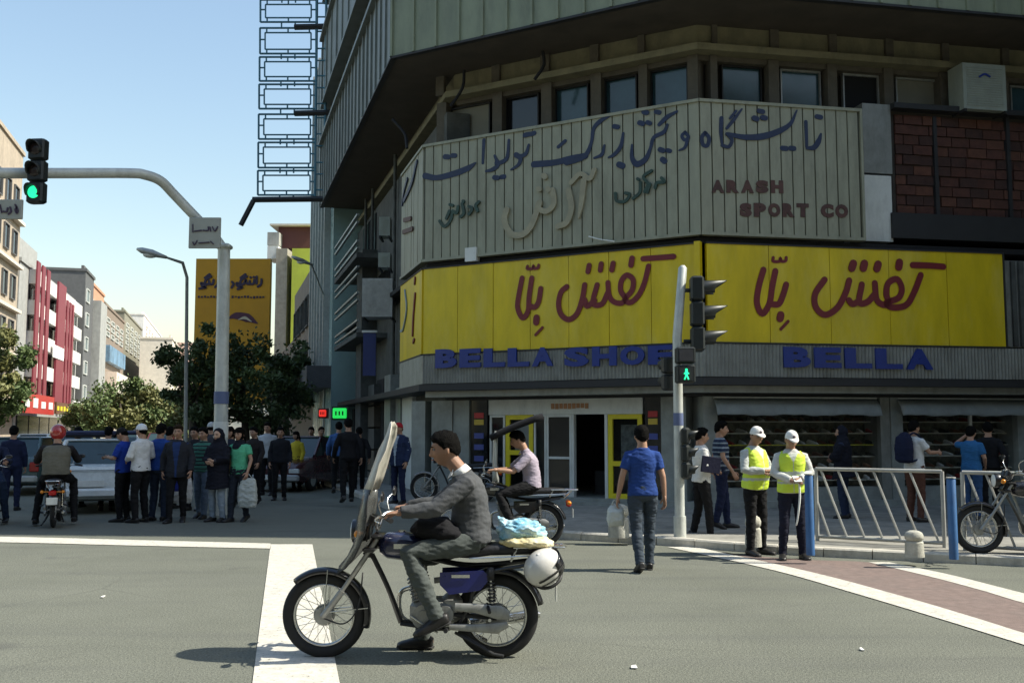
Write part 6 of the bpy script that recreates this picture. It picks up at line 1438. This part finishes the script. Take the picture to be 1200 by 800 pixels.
def bike(label, loc, rz, col, side_col=None, screen=False, rack=True, steer=0.0, group=None, mirrors=True, engine_detail=True, s=1.0, lean=0.0):
    t = thing('motorcycle', label, 'motorcycle', loc, rz, group); t.scale = (s,s,s); t.rotation_euler = (0, lean, rz)
    CP = paint('tank_%.2f_%.2f_%.2f' % col, col, .22, coat=.7); SCP = paint('side_%.2f_%.2f_%.2f' % (side_col or col), side_col or col, .28, coat=.5)
    WB_ = 1.26; zr = .298; Rw = .30
    wheel(t, 0, zr, Rw, front=False); wheel(t, WB_, .305, .305)
    # fork
    hx = (0.87, .86); ax = (WB_, .305)
    for sx in (-1, 1):
        g = Geo(); g.tube([(sx*.085, ax[0], ax[1]), (sx*.085, 1.12, .49)], .022, n=12); g.tube([(sx*.085,1.12,.49),(sx*.085,hx[0],hx[1])], .016, n=10); g.build('fork_leg', ALU, t, smooth=40)
    g = Geo(); g.bbox((0,.93,.78), (.22,.09,.035), .01); g.bbox((0,.87,.875), (.22,.09,.03), .01); g.tube([(0,.96,.73),(0,.86,.89)], .032); g.build('fork_yoke', BPT, t, smooth=40)
    fender(t, WB_, .305, .335, 48, 196, .055, CP if not screen else BPT, 'front_fender')
    for q in (95, 170):
        for sx in (-1,1):
            g = Geo(); g.tube([(sx*.058, WB_+math.cos(R(q))*.33, .305+math.sin(R(q))*.33), (sx*.075, WB_-.01, .33)], .005, n=5); g.build('fender_stay', CHR, t)
    g = Geo(); g.tube([(-.09,WB_,.30),(-.10,1.1,.26),(-.09,1.0,.38),(-.09,.97,.62)], .006, n=6, smooth=5); g.build('brake_cable', DARK, t, smooth=True)
    # headlight & instruments
    g = Geo(); g.loft([(0,.93,.90),(0,1.0,.905),(0,1.05,.905),(0,1.06,.905)], [(.05,.05),(.085,.085),(.09,.09),(.085,.085)], side=(1,0,0), n=20); g.build('headlight', BPT, t, smooth=40)
    g = Geo(); g.ell((0,1.058,.905), (.08,.018,.08)); g.build('headlight_glass', mat('head_lamp', (.6,.62,.6), .1), t, smooth=True)
    for sx in (-1,1):
        g = Geo(); g.cyl((sx*.06,.90,.99), .042, .06, (0,-.35,.94), 16); g.build('gauge', BPT, t, smooth=40)
        g = Geo(); g.ell((sx*.16,1.0,.90), (.03,.028,.03)); g.tube([(sx*.08,.97,.90),(sx*.15,1.0,.90)], .008); g.build('front_indicator', AMB, t, smooth=40)
    # handlebar
    g = Geo(); hb = [(-.36,.74,1.015),(-.24,.80,1.03),(-.16,.86,1.01),(-.07,.875,.93),(.07,.875,.93),(.16,.86,1.01),(.24,.80,1.03),(.36,.74,1.015)]
    g.tube(hb, .012, n=8, smooth=4); h_ = g.build('handlebar', CHR, t, smooth=True)
    for sx in (-1,1):
        g = Geo(); g.tube([(sx*.25,.795,1.03),(sx*.375,.735,1.013)], .018, n=10); g.build('grip', SEATM, h_, smooth=40)
        g = Geo(); g.tube([(sx*.22,.84,1.03),(sx*.30,.86,1.01),(sx*.38,.82,1.0)], [.008,.007,.005], n=6, smooth=3); g.build('brake_lever', CHR, h_, smooth=True)
        g = Geo(); g.tube([(sx*.2,.83,1.03),(sx*.14,.92,.96),(sx*.06,.95,.84)], .006, n=6, smooth=4); g.build('control_cable', DARK, h_, smooth=True)
        if mirrors:
            g = Geo(); g.tube([(sx*.21,.82,1.03),(sx*.25,.84,1.12),(sx*.33,.80,1.17)], .005, n=6, smooth=4); m_ = g.build('mirror', CHR, h_, smooth=True)
            g = Geo(); g.ell((sx*.36,.80,1.18), (.06,.014,.038)); g.build('mirror_head', BPT, m_, smooth=True)
    # tank
    g = Geo(); g.loft([(0,.86,.80),(0,.80,.805),(0,.68,.80),(0,.55,.785),(0,.45,.765),(0,.41,.755)], [(.05,.06),(.105,.095),(.125,.105),(.115,.085),(.08,.055),(.04,.03)], side=(1,0,0), n=22, power=.85); g.build('fuel_tank', CP, t, smooth=True)
    g = Geo(); g.cyl((0,.70,.905), .03, .015, 'Z', 16); g.build('fuel_cap', CHR, t, smooth=40)
    for sx in (-1,1):
        g = Geo(); g.box((sx*.124,.68,.81), (.006,.13,.035)); g.build('tank_badge', CHR, t)
    # seat
    g = Geo(); g.loft([(0,.46,.765),(0,.38,.765),(0,.2,.76),(0,.05,.78),(0,-.18,.785),(0,-.30,.78),(0,-.34,.77)], [(.06,.025),(.10,.04),(.125,.045),(.12,.045),(.115,.045),(.10,.04),(.05,.02)], side=(1,0,0), n=18, power=.7); g.build('seat', SEATM, t, smooth=True)
    g = Geo(); g.tube([(-.128,.2,.725),(-.125,-.1,.735),(-.09,-.33,.745),(.09,-.33,.745),(.125,-.1,.735),(.128,.2,.725)], .006, n=6); g.build('seat_trim', CHR, t, smooth=40)
    # frame
    g = Geo()
    g.tube([(0,.88,.80),(0,.45,.70),(0,.15,.66),(0,-.3,.70)], .02, smooth=4); g.tube([(0,.92,.74),(0,.80,.50),(0,.70,.25)], .02, smooth=3)
    for sx in (-1,1):
        g.tube([(sx*.05,.70,.25),(sx*.09,.35,.22),(sx*.10,.22,.34),(sx*.10,.10,.60),(sx*.10,-.25,.68)], .013, smooth=4)
        g.tube([(sx*.09,.38,.33),(sx*.10,.0,zr)], .018)
    g.build('frame', BPT, t, smooth=40)['kind'] = 'stuff'
    for sx in (-1,1):
        g = Geo(); g.tube([(sx*.125,.03,.36),(sx*.12,-.02+.07,.66)], .010); g.build('shock_absorber', CHR, t, smooth=40)
        g = Geo(); 
        for k in range(9): g.torus((sx*.125,.03+.0025*k,.40+k*.025), .024, .0055, 'Z', 12, 5)
        g.cyl((sx*.125,.045,.62), .027, .08, 'Z', 12); g.build('shock_spring', DARK, t, smooth=True)['kind'] = 'stuff'
    # side covers
    for sx in (-1,1):
        g = Geo(); g.slab([(sx*.118,.41,.625),(sx*.118,.10,.64),(sx*.122,.04,.59),(sx*.124,.12,.50),(sx*.122,.34,.47),(sx*.118,.41,.54)], None, (sx*.018,0,0)); c_ = g.build('side_cover', SCP, t, smooth=20)
        g = Geo(); g.box((sx*.142,.26,.60), (.004,.13,.022)); g.build('badge', CHR, c_)
    # engine
    g = Geo(); g.bbox((0,.46,.33), (.24,.34,.20), .05); g.bbox((0,.33,.36), (.20,.16,.20), .04); g.build('crankcase', ALU, t, smooth=40)
    for sx in (-1,1):
        g = Geo(); g.cyl((sx*.13,.52,.315), .088, .05, 'X', 26); g.cyl((sx*.158,.52,.315), .05, .015, 'X', 20); g.build('engine_cover', ALU, t, smooth=40)
        g = Geo(); g.cyl((sx*.12,.37,.33), .06, .04, 'X', 20); g.build('engine_cover', ALU, t, smooth=40)
    M_ = Matrix.Translation((0,.56,.50)) @ Matrix.Rotation(R(-15),4,'X')
    for k in range(7):
        g = Geo(); g.bbox((0,0,-.07+k*.026), (.17,.15,.008), .003, M=M_); g.build('cooling_fin', ALU, t)
    g = Geo(); g.bbox((0,0,0), (.11,.10,.19), .02, M=M_); g.bbox((0,.0,.13), (.13,.13,.07), .02, M=M_); g.build('cylinder', ALU, t, smooth=40)
    g = Geo(); g.tube([(0,.46,.55),(0,.36,.56)], .022); g.bbox((0,.38,.56),(.07,.07,.08),.02); g.build('carburettor', ALU, t, smooth=40)
    # exhaust on the right
    g = Geo(); g.tube([(.05,.62,.50),(.09,.72,.44),(.12,.70,.26),(.14,.52,.20),(.15,.30,.20)], .018, smooth=5); g.build('exhaust_pipe', CHR, t, smooth=True)
    g = Geo(); g.loft([(.15,.32,.20),(.16,.2,.21),(.17,-.25,.27),(.17,-.32,.275)], [.02,.04,.042,.02], n=14); g.build('muffler', CHR, t, smooth=40)
    # chain case on the left (two covers)
    g = Geo(); g.loft([(-.135,.30,.385),(-.135,.15,.375),(-.135,-.02,.345),(-.135,-.09,.325)], [(.025,.028),(.022,.034),(.022,.052),(.018,.03)], side=(1,0,0), n=12, power=.6); g.build('chain_case', ALU, t, smooth=40)
    g = Geo(); g.loft([(-.135,.34,.245),(-.135,.15,.235),(-.135,0,.235),(-.135,-.08,.26)], [(.018,.022),(.018,.028),(.018,.040),(.014,.02)], side=(1,0,0), n=12, power=.6); g.build('chain_case', ALU, t, smooth=40)
    g = Geo(); g.cyl((-.152,.05,.295), .012, .03, 'X', 10); g.build('axle_nut', CHR, t)
    # rear fender, lamp, plate, pegs, stand, rack
    fender(t, 0, zr, .345, 38, 165, .065, BPT, 'rear_fender')
    g = Geo(); g.bbox((0,-.37,.60), (.12,.07,.09), .02); g.build('taillight', RLENS, t, smooth=40)
    g = Geo(); g.bbox((0,-.43,.47), (.17,.008,.12), .002, M=None); g.build('number_plate', WHITEP, t)
    for sx in (-1,1):
        g = Geo(); g.tube([(sx*.05,-.36,.62),(sx*.14,-.37,.62)], .008); g.ell((sx*.16,-.37,.62), (.028,.035,.028)); g.build('rear_indicator', AMB, t, smooth=40)
        g = Geo(); g.tube([(sx*.10,.36,.22),(sx*.24,.36,.235)], .016); g.build('foot_peg', SEATM, t, smooth=40)
        g = Geo(); g.tube([(sx*.11,.07,.40),(sx*.22,.05,.36)], .013); g.build('passenger_peg', SEATM, t, smooth=40)
        g = Geo(); g.tube([(sx*.10,.28,.20),(sx*.15,.08,.09)], .013); g.build('centre_stand', DARK, t, smooth=40)
    g = Geo(); g.tube([(-.16,.62,.33),(-.17,.50,.25),(-.17,.42,.21)], .008); g.build('gear_pedal', CHR, t, smooth=40)
    g = Geo(); g.tube([(-.11,.3,.2),(-.17,.02,.06),(-.18,-.05,.05)], .011); g.build('side_stand', DARK, t, smooth=40)
    if rack:
        g = Geo()
        for sx in (-1,1): g.tube([(sx*.11,-.12,.80),(sx*.11,-.45,.80),(sx*.06,-.50,.80)], .009, smooth=3); g.tube([(sx*.11,-.15,.80),(sx*.10,-.10,.70)], .008); g.tube([(sx*.11,-.42,.80),(sx*.06,-.30,.68)], .008)
        for y in (-.18,-.28,-.38,-.46): g.tube([(-.11,y,.80),(.11,y,.80)], .007)
        g.build('luggage_rack', CHR, t, smooth=40)['kind'] = 'stuff'
    return t
def front_screen(t, m_up, m_lo, tilt=0.0):
    """tall curved handlebar screen: centre line leads, side edges sweep back"""
    #      z, centre y, side y, half width
    rows_lo = [(.60,1.19,1.14,.08),(.66,1.17,1.06,.16),(.74,1.11,.99,.21),(.82,1.075,.94,.24),(.92,1.055,.91,.25),(1.02,1.04,.90,.25),(1.12,1.02,.89,.24),(1.22,.99,.88,.23)]
    rows_up = [(1.20,1.0,.87,.235),(1.30,.965,.84,.23),(1.40,.93,.81,.22),(1.50,.89,.775,.20),(1.60,.85,.745,.17),(1.67,.825,.735,.13),(1.705,.81,.745,.07)]
    for nm, rows, m_ in (('apron', rows_lo, m_lo), ('windscreen', rows_up, m_up)):
        vs = []; fs = []; n = 14
        for (z, yc, ys, hw) in rows:
            for k in range(n+1):
                q = -1+2*k/n; x = hw*math.sin(q*PI/2); y = ys+.03+(yc-ys-.05)*math.cos(q*PI/2); vs.append((x, y+math.sin(z*23+q*5)*.006, z))
        for i in range(len(rows)-1):
            for k in range(n): fs.append((i*(n+1)+k, i*(n+1)+k+1, (i+1)*(n+1)+k+1, (i+1)*(n+1)+k))
        g = Geo(); g.add(vs, fs); o = g.build(nm, m_, t, smooth=True); o.modifiers.new('t', 'SOLIDIFY').thickness = .006
        g = Geo(); L_ = [vs[i*(n+1)] for i in range(len(rows))]; R_ = [vs[i*(n+1)+n] for i in range(len(rows))]
        g.tube(L_, .006, n=6); g.tube(R_, .006, n=6); g.build('screen_edge', DARK if nm == 'apron' else mat('edge_pale', (.45,.42,.36), .5), o, smooth=True)['kind'] = 'stuff'
MILKY = mat('milky_plastic', (.50,.48,.41), .30, var=.25, vscale=6, stretch=(1,1,.35), dirt_sheen=.6, dscale=7, dirt_sheen_col=(.10,.095,.085), bump=.4, bscale=12, alpha=.86)  # dark streaks paint reflections into the plastic, along with its dirt
SMOKE = mat('smoked_plastic', (.075,.08,.078), .25, var=.3, vscale=5, dirt_sheen=.3, dirt_sheen_col=(.2,.19,.17), alpha=.80)
def helmet(label, loc, rot, col, parent=None, visor_up=True, stripe=None):
    """open helmet; origin at its centre, +Y front"""
    m_ = paint('helmet_%.2f_%.2f' % (col[0], col[1]), col, .2, coat=.8)
    if parent is None:
        t = thing('helmet', label, 'helmet', loc); t.rotation_euler = rot
    else: t = parent
    g = Geo(); vs = []; fs = []; nu, nv = 28, 20
    for j in range(nv+1):
        ph = PI*.80*j/nv
        for i in range(nu):
            th = 2*PI*i/nu; d = Vector((math.sin(ph)*math.cos(th), math.sin(ph)*math.sin(th), math.cos(ph))); r_ = (.125, .150, .135)
            fr = max(0, d.y)*sm(.25,-.05,d.z)*sm(.75,.45,abs(d.x))*sm(-.75,-.45,d.z)
            k = 1-.10*fr; vs.append((d.x*r_[0]*k, d.y*r_[1]*k, d.z*r_[2]*k))
    for j in range(nv):
        for i in range(nu): k = (i+1) % nu; fs.append((j*nu+i, (j+1)*nu+i, (j+1)*nu+k, j*nu+k))
    g.add(vs, fs); base = Matrix.Identity(4)
    if parent is not None: g.v = [tuple(loc@Vector(p)) for p in g.v]; base = loc
    o = g.build('shell' if parent is None else 'helmet', m_, t, smooth=True); o.modifiers.new('t', 'SOLIDIFY').thickness = .02
    sub_ = t if parent is None else o
    g = Geo(); vs = []; fs = []
    for j in range(5):
        zz = -.055+j*.03
        for i in range(11):
            a = R(25+13*i); vs.append(base@Vector((math.cos(a)*.126, math.sin(a)*.150, zz)))
    for j in range(4):
        for i in range(10): fs.append((j*11+i, j*11+i+1, (j+1)*11+i+1, (j+1)*11+i))
    g.add(vs, fs); v_ = g.build('visor', mat('visor_dark', (.012,.012,.014), .12, var=0), sub_, smooth=True); v_.modifiers.new('t', 'SOLIDIFY').thickness = .004
    g = Geo(); g.torus(base@Vector((0,0,-.108)) if parent is None else base@Vector((0,0,-.108)), .10, .012, 'Z', 24, 8); 
    if parent is None: g.build('rim_trim', DARK, sub_, smooth=True)
    if stripe is not None:
        for sx in (-1,1):
            for (z0, z1, w_) in ((-.02,.03,.02),(-.07,-.05,.012)):
                g = Geo(); vs = []; fs = []
                for i in range(8):
                    a = R(-40+sx*0+14*i); 
                    for zz in (z0+.02*math.sin(i*.5), z0+.02*math.sin(i*.5)+w_):
                        c = math.sqrt(max(.05, 1-(zz/.135)**2)); vs.append(base@Vector((sx*math.cos(a)*.129*c, math.sin(a)*.153*c, zz)))
                fs = [(2*i,2*i+1,2*i+3,2*i+2) for i in range(7)]; g.add(vs, fs); g.build('decal', DARK, sub_, smooth=True)
    return t
# ---- the rider in front
RX = G(582, 776); RZ = R(90)
mb = bike('dark blue motorcycle with tall milky windscreen ridden past in front', (RX.x, RX.y+.16, 0), RZ, (.015,.02,.06), (.008,.013,.13), screen=True, mirrors=True)
front_screen(mb, MILKY, SMOKE)
LOCR = (RX.x, RX.y+.16, 0)
p_ = pose(pelvis=(0,.17,.865), waist=(0,.17,1.01), chest=(0,.205,1.18), neck=(0,.265,1.335), head=(0,.385,1.500), yaw=0.10, pitch=-.10,
    hipL=(-.095,.19,.84), hipR=(.095,.19,.84), kneeL=(-.21,.635,.775), kneeR=(.22,.60,.66), ankL=(-.20,.43,.335), ankR=(.27,.56,.10), footL=(-.05,1,-.42), footR=(.1,1,-.02),
    shL=(-.195,.21,1.265), shR=(.195,.25,1.265), elL=(-.27,.44,1.085), elR=(.27,.46,1.09), wrL=(-.30,.685,1.065), wrR=(.30,.69,1.065), handL=((.0,1,-.12),(0,.15,1)), handR=((.0,1,-.12),(0,.15,1)), curl=1.5)
rd = person('bareheaded man in a dark grey sweater and grey trousers riding the blue motorcycle', LOCR, RZ, p_, (.075,.078,.082), (.075,.085,.08), shoes=(.014,.013,.012), s=1.0, vox=.0085, detail=True, coll=(.72,.72,.70), top_name='sweater', hair='black', beard=False, skin='tan', belly=.05)
g = Geo(); g.loft([(-.10,.28,.88),(-.12,.38,.93),(-.10,.52,.95),(-.02,.60,.92)], [(.10,.05),(.13,.09),(.12,.09),(.06,.04)], side=(1,0,0), n=14); me = fuse(g, .01, 3, amp=.014, nscale=12)  # dark lump added to stand for the shaded thigh and sweater front
me.materials.append(cloth('black_jacket', (.010,.010,.012))); o = link('jacket', me); o.location = LOCR; o.rotation_euler = (0,0,RZ); tagobj(o, 'dark lump added for the shaded thigh and sweater fold of the front rider', 'jacket')
# bags and helmet on the rack
bb_ = thing('bag', 'crumpled light blue and white plastic bag strapped on the front motorcycle', 'plastic bag', (LOCR[0]+.18, LOCR[1], .82))
def mottled(name, c1, c2, sc):
    return mat(name, c1, .4, col2=c2, vscale=sc, bump=.9, bscale=16)
g = Geo(); g.loft([(-.17,0,.06),(-.10,0,.085),(0,0,.095),(.10,0,.085),(.18,0,.05)], [(.05,.05),(.10,.075),(.12,.085),(.11,.075),(.04,.03)], side=(0,1,0), n=18); g.loft([(-.12,-.02,.10),(-.17,-.03,.19)], [.05,.012]); me = fuse(g, .009, 1, amp=.022, nscale=22, seed=4); me.materials.append(mottled('blue_white_bag', (.10,.38,.55), (.55,.68,.70), 9)); link('sack', me, bb_)
by_ = thing('bag', 'flat pale yellow bag under the light blue one on the rack', 'plastic bag', (LOCR[0]+.22, LOCR[1]-.05, .80))
g = Geo(); g.loft([(-.20,0,.03),(-.1,0,.035),(.02,0,.035),(.14,0,.03),(.19,0,.02)], [(.03,.02),(.12,.035),(.14,.045),(.12,.035),(.03,.02)], side=(0,1,0), n=16); me = fuse(g, .008, 1, amp=.015, nscale=20, seed=7); me.materials.append(mottled('yellow_bag', (.62,.50,.22), (.72,.66,.45), 8)); link('sack', me, by_)
helmet('white helmet with dark visor and decals hanging from the front motorcycle\'s rack', (LOCR[0]+.335, LOCR[1]-.15, .665), (R(35), R(25), R(-60)), (.66,.64,.60), stripe=True)
# ---- second rider in the shade edge
R2 = G(640, 640)
b2 = bike('black motorcycle with a sun canopy carrying a rider near the shop door', (R2.x-.05, R2.y, 0), R(90), (.012,.012,.013), (.012,.012,.013), rack=True, mirrors=True)
L2 = (R2.x-.05, R2.y, 0)
p_ = pose(pelvis=(0,.15,.865), waist=(0,.15,1.01), chest=(0,.19,1.18), neck=(0,.245,1.33), head=(0,.35,1.495), pitch=-.3, hipL=(-.095,.17,.84), hipR=(.095,.17,.84), kneeL=(-.21,.62,.74), kneeR=(.21,.60,.72), ankL=(-.22,.42,.30), ankR=(.22,.42,.32), footL=(0,1,-.2), footR=(0,1,-.2),
    shL=(-.19,.205,1.26), shR=(.19,.24,1.26), elL=(-.26,.42,1.06), elR=(.27,.46,1.07), wrL=(-.29,.67,1.09), wrR=(.30,.69,1.065), handL=((.0,1,-.12),(0,.15,1)), handR=((.0,1,-.12),(0,.15,1)), curl=1.4)
person('rider in a pale mauve short sleeved shirt on the black motorcycle with canopy', L2, R(90), p_, (.36,.31,.37), BLK, sleeve=.42, s=1.0, vox=.010, coll=(.36,.31,.37))
cn = thing('canopy', 'flat dark sun canopy tilted over the rider near the shop door', 'canopy', (L2[0]-.38, L2[1], 1.72)); cn.rotation_euler = (0, -.2, 0)
mk = MATS['cloth_black_jacket']
g = Geo(); vs = []; fs = []
for i in range(7):
    for k in range(7):
        u = -1+2*i/6; v = -1+2*k/6; vs.append((u*.40, v*.30, u*.075+.03*(1-v*v)-.02*u*u))
for i in range(6):
    for k in range(6): fs.append((i*7+k, (i+1)*7+k, (i+1)*7+k+1, i*7+k+1))
g.add(vs, fs); o = g.build('canopy_sheet', mk, cn, smooth=True); o.modifiers.new('t', 'SOLIDIFY').thickness = .07
for sx in (-.2,.2):
    g = Geo(); g.tube([(-.30,sx,-.03),(-.42,sx,-.45),(-.40,sx,-.75)], .012); g.build('canopy_pole', STEEL, cn, smooth=40)
scr = Geo(); vs = []; fs = []
for i in range(6):
    for k in range(9):
        q = -1+2*k/8; z = i*.12; vs.append((-.42-.07*math.cos(q*1.5)+z*.22, q*.22*(1-.12*i/5), -.72+z))
for i in range(5):
    for k in range(8): fs.append((i*9+k, i*9+k+1, (i+1)*9+k+1, (i+1)*9+k))
scr.add(vs, fs); o = scr.build('windscreen', mat('pale_plastic', (.38,.40,.38), .3, var=.15), cn, smooth=True); o.modifiers.new('t', 'SOLIDIFY').thickness = .005
# ---- parked and distant motorcycles
q = G(497, 588, KH); bike('grey parked motorcycle half hidden behind the front rider', (q.x+1.25, q.y+.05, KH), R(88), (.22,.22,.21), rack=False, mirrors=False)
q = G(1172, 655, KH); bike('dark parked motorcycle behind the railing at the right edge', (q.x+1.26, q.y+.4, KH), R(84), (.02,.02,.025), rack=True)
# red helmet rider seen from behind, far left
q = G(62, 618); L3 = (q.x, q.y, 0)
bike('motorcycle seen from behind carrying the rider in the red helmet', L3, R(20), (.02,.02,.022))
p_ = pose(pelvis=(0,.12,.865), waist=(0,.12,1.01), chest=(0,.16,1.18), neck=(0,.20,1.335), head=(0,.26,1.50), hipL=(-.095,.15,.84), hipR=(.095,.15,.84), kneeL=(-.24,.58,.72), kneeR=(.24,.56,.72), ankL=(-.30,.40,.12), ankR=(.28,.40,.14), footL=(0,1,0), footR=(0,1,0),
    shL=(-.20,.17,1.26), shR=(.20,.17,1.26), elL=(-.31,.40,1.06), elR=(.31,.42,1.07), wrL=(-.31,.67,1.065), wrR=(.30,.69,1.065), curl=1.4)
r3 = person('rider in a red helmet and olive vest seen from behind', L3, R(20), p_, (.02,.02,.022), BLK, s=1.05, vox=.010, hat='helmet', jacket=None, belly=.06)
Mh_ = Matrix.Translation(p_['head']+Vector((0,-.005,.025)))
helmet('', Mh_, None, (.36,.03,.025), parent=r3)
g = Geo(); torso(g, p_, [(.90,.20,.145),(1.08,.19,.14),(1.28,.205,.15),(1.38,.20,.135),(1.42,.15,.10)], 1.0, .014); me = fuse(g, .011, 3, amp=.010); me.materials.append(cloth('olive_vest', (.13,.125,.10))); link('vest', me, r3)
q = G(4, 612); L4 = (q.x-.25, q.y, 0); bike('dark motorcycle cut by the left edge, its chrome lamp catching light', L4, R(-160), (.02,.03,.05))
person('rider in dark blue at the left edge facing the red helmet rider', L4, R(-160), p_, (.015,.02,.045), (.02,.035,.07), s=1.02, vox=.013, hat='helmet')
for o in list(bpy.data.objects):
    if o.get('label', '').startswith('rider in dark blue'): helmet('', Mh_, None, (.015,.016,.02), parent=o)
